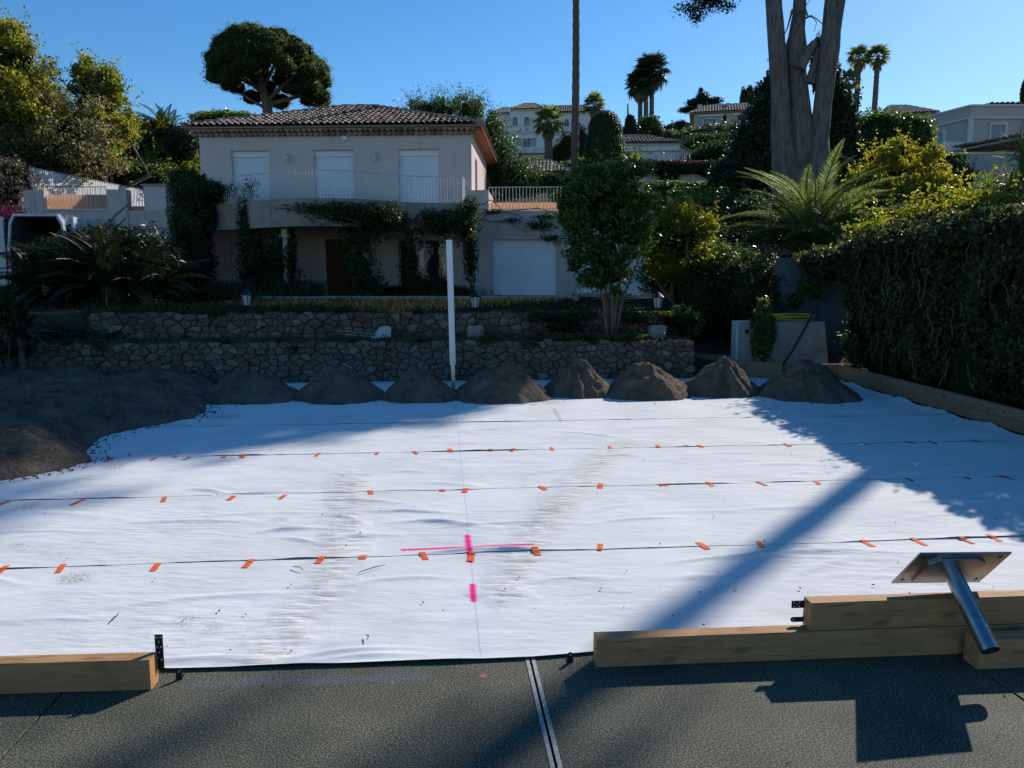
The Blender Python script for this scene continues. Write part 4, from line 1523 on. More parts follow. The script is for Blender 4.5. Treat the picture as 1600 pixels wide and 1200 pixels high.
# ---------------------------------------------------------------- left terrace wall, translucent panels and picket fence
LF_ = Frame((0, 29, 0), 0)


def lx(u, Y=29.0):
    return (u - 800) / FPX * Y * .985


lt = thing("terrace_wall", (lx(170), 29, 1.6), "grey stained terrace wall with square piers left of the house", "wall")
mb = MB().box(LF_, lx(28), lx(318), 0, .3, 1.3, 4.92)
mb.box(LF_, lx(42), lx(74), .004, .296, 4.921, 5.66)
mb.box(LF_, lx(172), lx(203), -.04, .3, 1.3, 5.68)
mb.put("wall", MT['stucco_grey'], lt)
MB().box(LF_, lx(229), lx(263), .003, .5, 4.921, 5.8).put("pier", MT['stucco'], lt)
MB().bbox(LF_, lx(226), lx(266), -.06, .56, 5.801, 5.88, .015).put("pier_cap", MT['concrete'], lt)
MB().box(LF_, lx(74), lx(172), -.06, .29, 4.921, 4.98).put("sill", MT['stucco'], lt)
o = MB().box(LF_, lx(75), lx(171), .2, .22, 4.985, 5.52).put("translucent_screen", MT['screen']); tag(o, "peach translucent panel in place of a sunlit wall, behind the bellied bars at the left", "screen")  # translucent panel added to glow where a wall stands in sun
o = MB().box(LF_, lx(203.5), lx(228.5), .2, .22, 4.925, 5.1).put("translucent_screen", MT['screen']); tag(o, "small peach translucent panel in place of a sunlit wall, between the two terrace piers", "screen")
tr = thing("terrace_railing", (lx(120), 29, 4.98), "bellied iron railing in front of the peach panel left of the house", "railing")
MB().tube([LF_.w(lx(74.5), .02, 5.78), LF_.w(lx(171.5), .02, 5.78)], .014, 6).tube([LF_.w(lx(203.5), .02, 5.78), LF_.w(lx(228.5), .02, 5.78)], .014, 6).put("handrail", MT['steel_black'], tr)
bt = MB().tube([(0, 0, .0), (0, -.06, .10), (0, -.09, .2), (0, -.06, .34), (0, -.0, .5), (0, 0, .8)], .009, 5).mesh("thin_bellied_bar", MT['rail'])
for i in range(24):
    inst("bar", bt, tr, LF_.w(lx(77) + (lx(170) - lx(77)) * i / 23, .02, 4.98))
for i in range(6):
    inst("bar", bt, tr, LF_.w(lx(205) + (lx(227) - lx(205)) * i / 5, .02, 4.98))
pf = thing("picket_fence", P(48, 297, 30.4), "white picket fence running back above the terrace wall at the left", "fence")
fa, fb = np.array([P(49, 297, 30.4)[0], 30.4, 5.84]), np.array([P(229, 297, 37.0)[0], 37.0, 5.78])
mb = MB()
for z in (.1, .62):
    mb.tube([fa + [0, 0, z], fb + [0, 0, z]], .025, 5)
mb.put("rail", MT['white'], pf)
pk = MB().prism([(-.035, 0), (.035, 0), (.035, .78), (0, .88), (-.035, .78)], WF, -.012, .012).mesh("picket", MT['white'])
fang = math.atan2(fb[1] - fa[1], fb[0] - fa[0])
for i in range(64):
    q = fa + (fb - fa) * (i + .5) / 64
    inst("picket", pk, pf, q + [0, -.04, 0], (0, 0, fang))
# solid screen behind the pickets
dvec = (fb - fa) / np.linalg.norm(fb - fa)
mb = MB().box(Frame((fa[0], fa[1], 0), math.degrees(fang)), 0, float(np.linalg.norm((fb - fa)[:2])), .04, .06, 5.86, 6.42)
mb.put("backing_panel", MT['white'], pf)
o = MB().box(Frame((fa[0], fa[1], 0), math.degrees(fang)), -.5, float(np.linalg.norm((fb - fa)[:2])) + .3, -.02, .18, 3.4, 5.84).put("ramp_wall", MT['stucco_grey']); tag(o, "plain wall carrying the white picket fence", "wall")

# ---------------------------------------------------------------- van with open rear doors
vY = 23.5
vx0, vx1 = (22 - 800) / FPX * vY, (112 - 800) / FPX * vY
VF = Frame((vx0, vY, gz(vx0, vY)), 4)
W_ = vx1 - vx0
van = thing("van", VF.w(W_ / 2, 2.4, 0), "white van seen from behind with both rear doors open, behind the dark shrubs", "van")
Hh = 2.62
mb = MB()
sec = [(0, .35), (0, 1.5), (.10, 2.35), (.24, Hh), (W_ - .24, Hh), (W_ - .10, 2.35), (W_, 1.5), (W_, .35)]
sin_ = [(.07, .42), (.07, 1.5), (.16, 2.3), (.28, Hh - .08), (W_ - .28, Hh - .08), (W_ - .16, 2.3), (W_ - .07, 1.5), (W_ - .07, .42)]
V = []
for y in (0, 4.9):
    V += [VF.w(x, y, z) for x, z in sec]
for y in (0, 4.4):
    V += [VF.w(x, y, z) for x, z in sin_]
F = []
for k in range(8):
    k2 = (k + 1) % 8
    F += [(k, k2, 8 + k2, 8 + k), (16 + k, 24 + k, 24 + k2, 16 + k2), (k, 16 + k, 16 + k2, k2)]
F += [tuple(range(8, 16)), tuple(range(24, 32))[::-1]]
body = put("body", V, F, MT['van'], van)
V2 = [VF.w(x * .985 + .012, y, z * .99 + .01) for y in (.06, 4.36) for x, z in sin_]
put("cargo_lining", V2, [(k, 8 + k, 8 + (k + 1) % 8, (k + 1) % 8) for k in range(8)] + [tuple(range(8, 16))[::-1]], MT['dark_inside'], van)
for sx, sgn in ((0, -1), (W_, 1)):
    dw = W_ / 2 - .03
    ang = 4 + (100 if sgn < 0 else 0)
    DF = Frame(VF.w(sx + sgn * .01, -.02, 0), 4 + (180 + 8 if sgn < 0 else -52))
    mb = MB().bbox(DF, .02, dw, -.03, .03, .45, Hh - .1, .02)
    dr = mb.put("rear_door", MT['van'], van)
    MB().bbox(DF, .12, dw - .12, -.036, -.031, 1.5, Hh - .35, .002).put("window", MT['glass'], dr)
    MB().box(DF, .0, dw, .031, .036, 1.42, 1.46).put("seam_strip", MT['dark_inside'], dr)
    MB().box(DF, dw - .12, dw - .06, -.05, -.031, 1.1, 1.3).put("handle", MT['rubber'], dr)
for sx in (.05, W_ - .05):
    MB().box(VF, sx - .04, sx + .04, -.012, -.001, 1.0, 1.45).put("tail_light", MT['red_lamp'], van)
MB().bbox(VF, 0, W_, -.12, -.002, .32, .5, .02).put("bumper", MT['rubber'], van)
for sx in (.1, W_ - .1):
    for yy in (.9, 4.0):
        wv = MB().tube([VF.w(sx - .11, yy, .33), VF.w(sx + .11, yy, .33)], .33, 20).put("wheel", MT['rubber'], van)
        MB().tube([VF.w(sx - .12, yy, .33), VF.w(sx + .12, yy, .33)], .19, 14).put("rim", MT['galv'], wv)


# ---------------------------------------------------------------- houses on the hill
def box_window(parent, fr, x0, x1, z0, z1, y, frame_m, glass_m, arch=False, bars=1, sill=True, t=.07):
    zc = z1 - (x1 - x0) / 2 if arch else z1
    pl = [(x0, z0), (x1, z0), (x1, zc)]
    if arch:
        cx, r = (x0 + x1) / 2, (x1 - x0) / 2
        pl += [(cx + r * math.cos(a), zc + r * math.sin(a)) for a in np.linspace(0, math.pi, 9)[1:-1]]
    pl += [(x0, zc)]
    w = MB().prism(pl, fr, y - .02, y + .03).put("window", glass_m, parent)
    mb = MB()
    mb.box(fr, x0 - t, x0, y - .06, y + .02, z0, zc).box(fr, x1, x1 + t, y - .06, y + .02, z0, zc)
    if arch:
        cx, r = (x0 + x1) / 2, (x1 - x0) / 2
        an = np.linspace(0, math.pi, 9)
        for a, b in zip(an[:-1], an[1:]):
            q = [(cx + rr * math.cos(aa), zc + rr * math.sin(aa)) for rr, aa in ((r, a), (r + t, a), (r + t, b), (r, b))]
            mb.prism(q, fr, y - .06, y + .02)
    else:
        mb.box(fr, x0 - t, x1 + t, y - .06, y + .02, z1 + .001, z1 + t)
    for i in range(bars):
        xx = x0 + (x1 - x0) * (i + 1) / (bars + 1)
        mb.box(fr, xx - .02, xx + .02, y - .04, y - .021, z0, zc)
    for zz in (z0 + (zc - z0) * .35, z0 + (zc - z0) * .7):
        mb.box(fr, x0, x1, y - .038, y - .022, zz - .015, zz + .015)
    mb.put("frame", frame_m, w)
    if sill:
        MB().box(fr, x0 - .12, x1 + .12, y - .14, y - .005, z0 - .12, z0 - .002).put("sill", frame_m, w)
    return w


# big white villa
VY = 125.0
vs = VY / FPX
vo = P(842, 250, VY)
F1 = Frame((vo[0], VY, 0), -6)


def vz(v, Y=VY):
    return P(800, v, Y)[2]


def vxx(u):
    return (u - 842) * vs * .97


villa = thing("villa", (vo[0], VY, vz(262)), "large white three storey villa with arched windows on the hilltop behind the house roof", "villa")
mb = MB()
mb.box(F1, vxx(797), vxx(850), 0, 9, vz(290), vz(171))
mb.box(F1, vxx(764), vxx(797) - .01, 1.2, 9, vz(290), vz(174))
mb.box(F1, vxx(850) + .01, vxx(925), 1.0, 9, vz(290), vz(175))
mb.put("wall", MT['villa'], villa)
mb = MB()
for z in (vz(205), vz(207.5)):
    mb.box(F1, vxx(796), vxx(851), -.25, -.003, z, z + .18)
mb.box(F1, vxx(795), vxx(852), -.3, -.004, vz(172.5), vz(171) - .003)
mb.put("cornice", MT['villa'], villa)
for u in (804.5, 823):
    box_window(villa, F1, vxx(u) - .40, vxx(u) + .40, vz(196.5), vz(182), -.03, MT['white'], MT['glass_blue'], True)
for u in (779.5, 884.5):
    box_window(villa, F1, vxx(u) - .33, vxx(u) + .33, vz(197), vz(185), 1.17 if u < 800 else .97, MT['white'], MT['glass_blue'], True)
for u in (797.5, 811, 816.5, 830):
    MB().box(F1, vxx(u) - .26, vxx(u) + .26, -.1, -.004, vz(196), vz(184)).put("window_shutter", MT['villa'] if u in (811, 816.5) else MT['cream'], villa)
MB().box(F1, vxx(820), vxx(826), -.05, -.002, vz(206), vz(201)).put("small_window", MT['glass'], villa)
MB().box(F1, vxx(880), vxx(889), .93, .995, vz(196), vz(189.5)).put("awning_window", MT['glass'], villa)
box_window(villa, F1, vxx(817), vxx(829), vz(231), vz(216), -.03, MT['white'], MT['glass'], False, 1, False)
for u in (811, 834):
    MB().box(F1, vxx(u) - .35, vxx(u) + .35, -.1, -.004, vz(230), vz(215)).put("window_shutter", MT['grey_shutter'], villa)
vb = MB().box(F1, vxx(808), vxx(862), -1.4, -.003, vz(241), vz(238.5)).put("balcony", MT['villa'], villa)
MB().box(F1, vxx(808), vxx(862), -1.4, -1.28, vz(232.6), vz(231.6)).put("balcony_rail", MT['villa'], vb)
for i in range(26):
    MB().tube([F1.w(vxx(809) + (vxx(861) - vxx(809)) * i / 25, -1.34, vz(238.4)), F1.w(vxx(809) + (vxx(861) - vxx(809)) * i / 25, -1.34, vz(235.5)), F1.w(vxx(809) + (vxx(861) - vxx(809)) * i / 25, -1.34, vz(232.7))], [.05, .08, .04], 6).put("baluster", MT['villa'], vb)
pl = [(vxx(814), vz(262)), (vxx(838), vz(262)), (vxx(838), vz(251))] + [(vxx(826) + vs * 12 * math.cos(a), vz(251) + vs * 5 * math.sin(a)) for a in np.linspace(0, math.pi, 9)[1:-1]] + [(vxx(814), vz(251))]
MB().prism(pl, F1, -.06, -.004).put("arched_doorway", MT['dark_inside'], villa)
roof_hip(villa, F1, vxx(795.5), vxx(851.5), -.4, 9.4, vz(171), P(800, 162.5, VY + 4.5)[2], (vxx(815), vxx(832)), MT['tiles_pale'], .36, .7, "fl", 4)
roof_hip(villa, F1, vxx(762), vxx(796), .8, 9.3, vz(174), P(800, 168, VY + 5)[2], (vxx(780), vxx(790)), MT['tiles_pale'], .36, .7, "fl", 4)
roof_hip(villa, F1, vxx(851), vxx(927), .6, 9.3, vz(175), P(800, 167.5, VY + 5)[2], (vxx(862), vxx(912)), MT['tiles'], .36, .7, "fr", 4)

# garage with pale tiled roof between the conifers
GY = 62.0
go = P(850, 285, GY)
F2 = Frame((go[0], GY, 0), -4)
gz1 = P(800, 271, GY)[2]
pav = thing("outbuilding", (go[0], GY, gz1 - 3), "low white outbuilding with sunlit pale tile roof behind the conifers", "building")
gs = GY / FPX
MB().box(F2, -38 * gs, 42 * gs, 0, 6, gz1 - 3, gz1).put("wall", MT['villa'], pav)
roof_hip(pav, F2, -42 * gs, 46 * gs, -.4, 6.4, gz1, P(800, 254, GY + 3.2)[2], (-36 * gs, 10 * gs), MT['tiles_pale'], .3, .6, "fr", 4)

# low white house with tile roof, bougainvillea terrace before it
LY = 78.0
lo = P(1020, 250, LY)
F3 = Frame((lo[0], LY, 0), -3)
ls = LY / FPX
lz = lambda v: P(800, v, LY)[2]
low = thing("low_house", (lo[0], LY, lz(275)), "long low white house with grey barrel tile roof right of the clipped cone", "house")
mb = MB().box(F3, -80 * ls, 40 * ls, 0, 7, lz(290), lz(224.5)).prism([(40 * ls + .01, lz(290)), (78 * ls, lz(290)), (78 * ls, lz(247)), (40 * ls + .01, lz(228))], F3, .5, 6)
mb.put("wall", MT['villa'], low)
MB().box(F3, -80 * ls, 41 * ls, -.35, -.003, lz(236.5), lz(234)).box(F3, -80 * ls, 41.5 * ls, -.2, -.004, lz(227), lz(224.6)).put("cornice", MT['villa'], low)
put("sloped_coping", [F3.w(x, y, z) for x, z in ((38 * ls, lz(226)), (80 * ls, lz(246.5)), (80 * ls, lz(244.8)), (38 * ls, lz(224.2))) for y in (.2, 6.2)], [(0, 2, 3, 1), (4, 6, 7, 5), (0, 4, 6, 2)[::-1], (1, 3, 5, 7), (0, 1, 7, 6), (2, 4, 5, 3)], MT['tiles_pale'], low)
box_window(low, F3, 52 * ls, 68 * ls, lz(252), lz(241.5), .47, MT['white'], MT['glass_blue'], False, 1)
roof_hip(low, F3, -82 * ls, 42 * ls, -.4, 7.4, lz(224.4), P(800, 213.5, LY + 3.6)[2], (-60 * ls, -4 * ls), MT['tiles'], .34, .7, "fr", 4)
ter = thing("garden_terrace_wall", P(1060, 280, 66), "white curved terrace wall with pale bands under the bougainvillea", "wall")
F4 = Frame((P(1060, 280, 66)[0], 66, 0), -2)
ts = 66 / FPX
tz = lambda v: P(800, v, 66)[2]
MB().box(F4, -55 * ts, 122 * ts, 0, .5, tz(300), tz(266)).put("wall", MT['villa'], ter)
MB().box(F4, -6 * ts, 60 * ts, -.5, -.003, tz(300), tz(271)).put("parapet", MT['villa'], ter)
MB().bbox(F4, -7 * ts, 61 * ts, -.62, .1, tz(271) + .003, tz(268), .03).put("coping", MT['white'], ter)
MB().bbox(F4, -6.5 * ts, 60.5 * ts, -.56, -.503, tz(276.5), tz(275), .01).put("band", MT['white'], ter)
MB().prism([(95 * ts, tz(268)), (122 * ts, tz(268)), (122 * ts, tz(251)), (113 * ts, tz(254))], F4, -.05, .45).put("raked_wall", MT['villa'], ter)
MB().tube([F4.w(98 * ts, .2, tz(253)), F4.w(124 * ts, .2, tz(251))], .03, 5).tube([F4.w(104 * ts, .2, tz(262)), F4.w(104 * ts, .2, tz(252.5))], .03, 5).put("handrail", MT['rail'], ter)

# pale green house with chimneys
AY = 118.0
ao = P(1084, 215, AY)
F5 = Frame((ao[0], AY, 0), -14)
as_ = AY / FPX
az = lambda v: P(800, v, AY)[2]
hA = thing("hill_house", (ao[0], AY, az(222)), "pale green two chimney house on the hill right of the tall palms", "house")
MB().box(F5, 0, 95 * as_, 0, 9, az(235), az(178)).put("wall", MT['greenish'], hA)
MB().box(F5, -.01, .3, .01, 9, az(235), az(178.2)).put("side_wall", MT['cream'], hA)
MB().box(F5, 6 * as_, 42 * as_, -.35, -.004, az(183.5), az(181.5)).box(F5, 57 * as_, 90 * as_, -.35, -.004, az(183.5), az(181.5)).put("cornice", MT['white'], hA)
for a, b in ((14, 32), (64, 82)):
    box_window(hA, F5, a * as_, b * as_, az(203), az(187), -.03, MT['white'], MT['glass_blue'], False, 2)
    for c in (a - 7, b + 1):
        MB().box(F5, c * as_, (c + 6) * as_, -.12, -.004, az(203), az(187)).put("window_shutter", MT['olive'] if 'olive' in MT else MT['grey_shutter'], hA)
SF = Frame(F5.w(0, 9, 0), -14 - 90)
for a in (2.0, 5.2):
    box_window(hA, SF, a, a + 1.3, az(212), az(194), -.03, MT['white'], MT['glass_blue'], a < 3, 1)
roof_hip(hA, F5, -.6, 97 * as_, -.6, 9.6, az(178), P(800, 167.5, AY + 4.5)[2], (18 * as_, 78 * as_), MT['tiles_pale'], .4, .8, "fl", 4)
for c in (4, 46):
    MB().box(F5, c * as_, (c + 6) * as_, 3, 3.8, az(176), az(158)).box(F5, (c - .5) * as_, (c + 6.5) * as_, 2.95, 3.85, az(158) + .002, az(156.5)).put("chimney", MT['cream'], hA)

# beige flat roofed house at the right
MY = 54.0
mo = P(1512, 240, MY)
F6 = Frame((mo[0], MY, 0), 0)
ms = MY / FPX
mz = lambda v: P(800, v, MY)[2]
hM = thing("modern_house", (mo[0], MY, mz(300)), "beige flat roofed house with grey shutters and covered veranda at the right edge", "house")
q0, q1, q2 = (0, 0), (-64 * ms, 9.0), (140 * ms, 0)
mb = MB().plan([q0, q2, (140 * ms, 12), (-64 * ms + .1, 12), q1], F6, mz(330), mz(165))
mb.put("wall", MT['modern'], hM)
SMF = Frame(F6.w(q1[0], q1[1], 0), math.degrees(math.atan2(-9.0, 64 * ms)))
slen = math.hypot(64 * ms, 9.0)
mb = MB()
for v0, v1, pj in ((186, 183, .18), (166.5, 163.5, .12)):
    mb.box(F6, -.05, 140 * ms, -pj, -.003, mz(v0), mz(v1))
    mb.box(SMF, 0, slen, -pj, -.003, mz(v0) + .001, mz(v1) + .001)
mb.box(F6, -.14, .22, -.10, -.004, mz(260), mz(186) - .002)
mb.put("cornice", MT['villa'], hM)
w = shutter_mesh(MB(), F6, 32 * ms, 53 * ms, -.03, mz(221), mz(195.5), .12).put("roller_shutter", MT['grey_shutter'], hM)
MB().box(F6, 29 * ms, 32 * ms - .002, -.12, -.004, mz(221), mz(193)).box(F6, 53 * ms + .002, 56 * ms, -.12, -.004, mz(221), mz(193)).box(F6, 29 * ms, 56 * ms, -.13, -.005, mz(195.3), mz(192.5)).put("window_surround", MT['villa'], w)
w = shutter_mesh(MB(), SMF, slen * .56, slen * .78, -.03, mz(224), mz(196), .12).put("roller_shutter", MT['grey_shutter'], hM)
MB().box(SMF, slen * .53, slen * .56 - .002, -.12, -.004, mz(224), mz(194)).box(SMF, slen * .78 + .002, slen * .81, -.12, -.004, mz(224), mz(194)).put("window_surround", MT['villa'], w)
MB().box(SMF, slen * .20, slen * .27, -.04, -.004, mz(222), mz(200)).put("side_door", MT['dark_inside'], hM)
MB().box(SMF, slen * .40, slen * .46, -.2, -.004, mz(214), mz(206)).put("wall_lamp", MT['dark_inside'], hM)
MB().tube([F6.w(80 * ms, -.08, mz(300)), F6.w(80 * ms, -.08, mz(187))], .05, 6).put("downpipe", MT['grey_shutter'], hM)
MB().box(SMF, -1, slen, -2.2, -.003, mz(241), mz(223)).put("terrace_parapet", MT['villa'], hM)
dsh = MB().tube([F6.w(-46 * ms, 5, mz(176)), F6.w(-46 * ms, 5, mz(166))], .06, 6).put("dish_mount", MT['grey_shutter'], hM)
Vd, Fd = [F6.w(-46 * ms, 4.8, mz(168))], []
for k in range(16):
    a = 2 * math.pi * k / 16
    Vd.append(F6.w(-46 * ms + .25 * math.cos(a), 4.8 - .1, mz(168) + .48 * math.sin(a)))
Fd = [(0, 1 + k, 1 + (k + 1) % 16) for k in range(16)]
put("satellite_dish", Vd, Fd, MT['dark_inside'], dsh)
# roof edge tiles and veranda
V, F = tile_slope(F6.w(26 * ms, .2, mz(163)), F6.w(138 * ms, .2, mz(163)), F6.w(138 * ms, 3.5, mz(158)), F6.w(30 * ms, 3.5, mz(158)), .35, .6, seg=4)
t = put("roof_tiles", V, F, MT['tiles_pale'], hM); tag(t, kind="stuff")
ve = thing("veranda", P(1540, 290, 46), "veranda with tiled lean to roof and white post before the beige house", "veranda")
F7 = Frame((P(1555, 290, 46)[0], 46, 0), 0)
v7 = 46 / FPX
z7 = lambda v: P(800, v, 46)[2]
put("roof", [F7.w(-95 * v7, -1.0, z7(242)), F7.w(5 * v7, -3.5, z7(225)), F7.w(110 * v7, -3.5, z7(225)), F7.w(110 * v7, 5, z7(208)), F7.w(-75 * v7, 5, z7(228)),
             F7.w(-95 * v7, -1.0, z7(245)), F7.w(5 * v7, -3.5, z7(229)), F7.w(110 * v7, -3.5, z7(229)), F7.w(110 * v7, 5, z7(212)), F7.w(-75 * v7, 5, z7(232))],
    [(0, 1, 2, 3, 4), (9, 8, 7, 6, 5), (0, 5, 6, 1), (1, 6, 7, 2), (2, 7, 8, 3), (4, 9, 5, 0)], MT['tiles'], ve)
V, F = tile_slope(F7.w(5 * v7, -3.5, z7(224.6)), F7.w(110 * v7, -3.5, z7(224.6)), F7.w(110 * v7, 5, z7(208)), F7.w(5 * v7, 5, z7(208)), .3, .55, seg=4)
t = put("roof_tiles", V, F, MT['tiles'], ve); tag(t, kind="stuff")
MB().box(F7, -90 * v7, 4 * v7, -1.4, -1.2, z7(248), z7(244)).box(F7, 4.5 * v7, 110 * v7, -3.3, -3.1, z7(236), z7(229.5)).put("beam", MT['villa'], ve)
MB().bbox(F7, -5 * v7, -1 * v7, -3.2, -3.05, z7(310), z7(231.2), .01).put("post", MT['villa'], ve)
MB().tube([F7.w(1 * v7, -3.3, z7(300)), F7.w(1 * v7, -3.3, z7(240)), F7.w(8 * v7, -3.4, z7(230))], .05, 6).put("downpipe", MT['dark_inside'], ve)
MB().box(F7, -40 * v7, 110 * v7, 2.0, 2.2, z7(310), z7(262)).put("low_wall", MT['villa'], ve)
vr = MB().tube([F7.w(8 * v7, -2.6, z7(264)), F7.w(60 * v7, -2.6, z7(264))], .03, 6).put("railing", MT['rail'], ve)
for i in range(12):
    MB().tube([F7.w((8 + i * 4.5) * v7, -2.6, z7(275)), F7.w((8 + i * 4.5) * v7, -2.6, z7(264))], .02, 5).put("bar", MT['rail'], vr)
# roof of a farther house and a red roof near the palm
fr_ = thing("hill_house", P(1410, 190, 92), "far house showing only its pale hipped roof above the dark hedge", "house")
F8 = Frame((P(1410, 190, 92)[0], 92, 0), -8)
f8 = 92 / FPX
z8 = lambda v: P(800, v, 92)[2]
MB().box(F8, -30 * f8, 45 * f8, 0, 8, z8(215), z8(180)).put("wall", MT['cream'], fr_)
roof_hip(fr_, F8, -22 * f8, 48 * f8, -.5, 8.5, z8(179), P(800, 167, 96)[2], (-4 * f8, 20 * f8), MT['tiles_pale'], .4, .8, "fl", 4)
rr_ = thing("garden_shed", P(1190, 400, 24), "low shed with red tiled lean to roof under the feather palm", "shed")
F9 = Frame((P(1190, 400, 24)[0], 24, 0), 0)
f9 = 24 / FPX
z9 = lambda v: P(800, v, 24)[2]
MB().box(F9, -55 * f9, 50 * f9, 0, 1.6, gz(7.8, 24) - .3, z9(404)).put("wall", MT['stucco_grey'], rr_)
put("roof", [F9.w(-60 * f9, -.25, z9(404)), F9.w(55 * f9, -.25, z9(404)), F9.w(55 * f9, 1.9, z9(380)), F9.w(-60 * f9, 1.9, z9(380)), F9.w(-60 * f9, -.25, z9(406)), F9.w(55 * f9, -.25, z9(406)), F9.w(55 * f9, 1.9, z9(383)), F9.w(-60 * f9, 1.9, z9(383))],
    [(0, 1, 2, 3), (7, 6, 5, 4), (4, 5, 1, 0), (5, 6, 2, 1), (7, 4, 0, 3)], MT['tiles_red'], rr_)
V, F = tile_slope(F9.w(-60 * f9, -.25, z9(404)), F9.w(55 * f9, -.25, z9(404)), F9.w(55 * f9, 1.9, z9(380)), F9.w(-60 * f9, 1.9, z9(380)), .2, .3)
t = put("roof_tiles", V, F, MT['tiles_red'], rr_); tag(t, kind="stuff")

# ================================================================== OBJECTS ON THE COURT
def beam(label, fr, x0, x1, y0, y1, z0, z1, mat, group=None, extra=None):
    """squared timber with eased, slightly uneven edges; long axis along the frame's x"""
    n = 14
    V, F = [], []
    r = random.Random(sum(map(ord, label)))
    b = .006
    prof = [(y0 + b, z0), (y1 - b, z0), (y1, z0 + b), (y1, z1 - b), (y1 - b, z1), (y0 + b, z1), (y0, z1 - b), (y0, z0 + b)]
    for i in range(n + 1):
        x = x0 + (x1 - x0) * i / n
        for (y, z) in prof:
            V.append((x - x0, y - y0 + r.uniform(-.0015, .0015), z - z0 + (r.uniform(-.0015, .0015) if z > z0 + .01 else 0)))
    m = len(prof)
    for i in range(n):
        for k in range(m):
            F.append((i * m + k, i * m + (k + 1) % m, (i + 1) * m + (k + 1) % m, (i + 1) * m + k))
    F += [tuple(range(m))[::-1], tuple(n * m + k for k in range(m))]
    o = bpy.data.objects.new("timber_beam", mesh_from("timber_beam", V, F, mat))
    COL.objects.link(o)
    w = fr.w(x0, y0, z0)
    o.location = Vector(w)
    o.rotation_euler = (0, 0, math.atan2(fr.ex[1], fr.ex[0]))
    WLOC[o.name] = tuple(w)
    return tag(o, label, "timber beam", group)


BH, BT = .168, .10
GRP = "squared timbers edging the court"
bl0, bl1 = G(0, 1086), G(236, 1079)
angL = math.degrees(math.atan2(bl1[1] - bl0[1], bl1[0] - bl0[0]))
FBL = Frame((bl1[0], bl1[1], 0), angL)
beam("fresh squared timber at the lower left corner, an upright steel strap at its end", FBL, -1.9, 0, 0, BT, .001, BH, MT['beam'], GRP)
br0, br1 = G(932, 1044), G(1495, 1023)
angR = math.degrees(math.atan2(br1[1] - br0[1], br1[0] - br0[0]))
FBR = Frame((br0[0], br0[1], 0), angR)
beam("long lower timber of the stack at the right, lying on the court edge", FBR, 0, 3.0, 0, BT, .001, BH, MT['beam'], GRP)
ub = G(1240, 980, BH)
du = float(np.dot(ub[:2] - br0[:2], FBR.ex[:2]))
beam("upper timber of the stack at the right, the steel socket leaning on it", FBR, du + .07, 3.4, .005, BT + .005, BH + .002, 2 * BH, MT['beam'], GRP)
nb0 = G(1528, 1047)
FNB = Frame((nb0[0], nb0[1], 0), angR - .3)
beam("short timber in front of the stack at the right edge, under the steel tube", FNB, 0, 1.6, 0, BT * 1.25, .001, BH, MT['beam'], GRP)

# edging timbers along the hedge
TF = Frame((G(1313, 594)[0] + .02, G(1313, 594)[1], 0), math.degrees(math.atan2(G(1600, 680)[1] - G(1313, 594)[1], G(1600, 680)[0] - G(1313, 594)[0])))
span = [(0, 1.75), (1.76, 5.4), (5.41, 9.5), (9.51, 13.0)]
EL = ["farthest upper timber of the edging below the hedge", "upper edging timber below the hedge with dark scribbled numbers", "nearest upper edging timber below the hedge at the right edge of the picture", "upper edging timber continuing beside the camera below the hedge"]
tops = []
for (a, b), lab in zip(span, EL):
    tops.append(beam(lab, TF, a - .2, b - .2, 0, BT, BH + .003, 2 * BH, MT['beam_old'], "edging timbers below the hedge"))
span = [(0, 2.65), (2.66, 6.3), (6.31, 10.2), (10.21, 13.0)]
EL = ["farthest lower timber of the edging below the hedge", "second lower edging timber below the hedge from the far end", "third lower edging timber below the hedge from the far end", "lower edging timber continuing beside the camera below the hedge"]
for (a, b), lab in zip(span, EL):
    beam(lab, TF, a - .2, b - .2, .006, BT, .0, BH, MT['beam_old'], "edging timbers below the hedge")
tx = bpy.data.curves.new("scribble", 'FONT')
tx.body = "03"
tx.size = .13
tmp = bpy.data.objects.new("scribble", tx)
COL.objects.link(tmp)
bpy.context.view_layer.update()
dg = bpy.context.evaluated_depsgraph_get()
tme = bpy.data.meshes.new_from_object(tmp.evaluated_get(dg))
bpy.data.objects.remove(tmp)
tme.materials.clear(); tme.materials.append(MT['black_pipe'])
# the writing faces the court (the -x side of the hedge line)
so = bpy.data.objects.new("scribbled_number", tme)
COL.objects.link(so)
so.parent = tops[1]
so.rotation_euler = (math.radians(90), 0, 0)
so.location = (2.75, -.004, .035)
TFY = Frame((0, 0, 0), 0)
mk_ = MB().box(WF, 0, .32, 0, .002, 0, .012).put("scribble_line", MT['black_pipe'], tops[1])
mk_.location = (2.95, -.005, .10)

# steel straps and angle brackets
def strap_mesh(w, h, holes, rounded):
    mb = MB()
    pl = [(-w / 2, 0), (w / 2, 0)]
    if rounded:
        pl += [(w / 2 * math.cos(a), h - w / 2 + w / 2 * math.sin(a)) for a in np.linspace(0, math.pi, 9)]
    else:
        pl += [(w / 2, h), (-w / 2, h)]
    mb.prism(pl, WF, -.0015, .0015)
    return mb


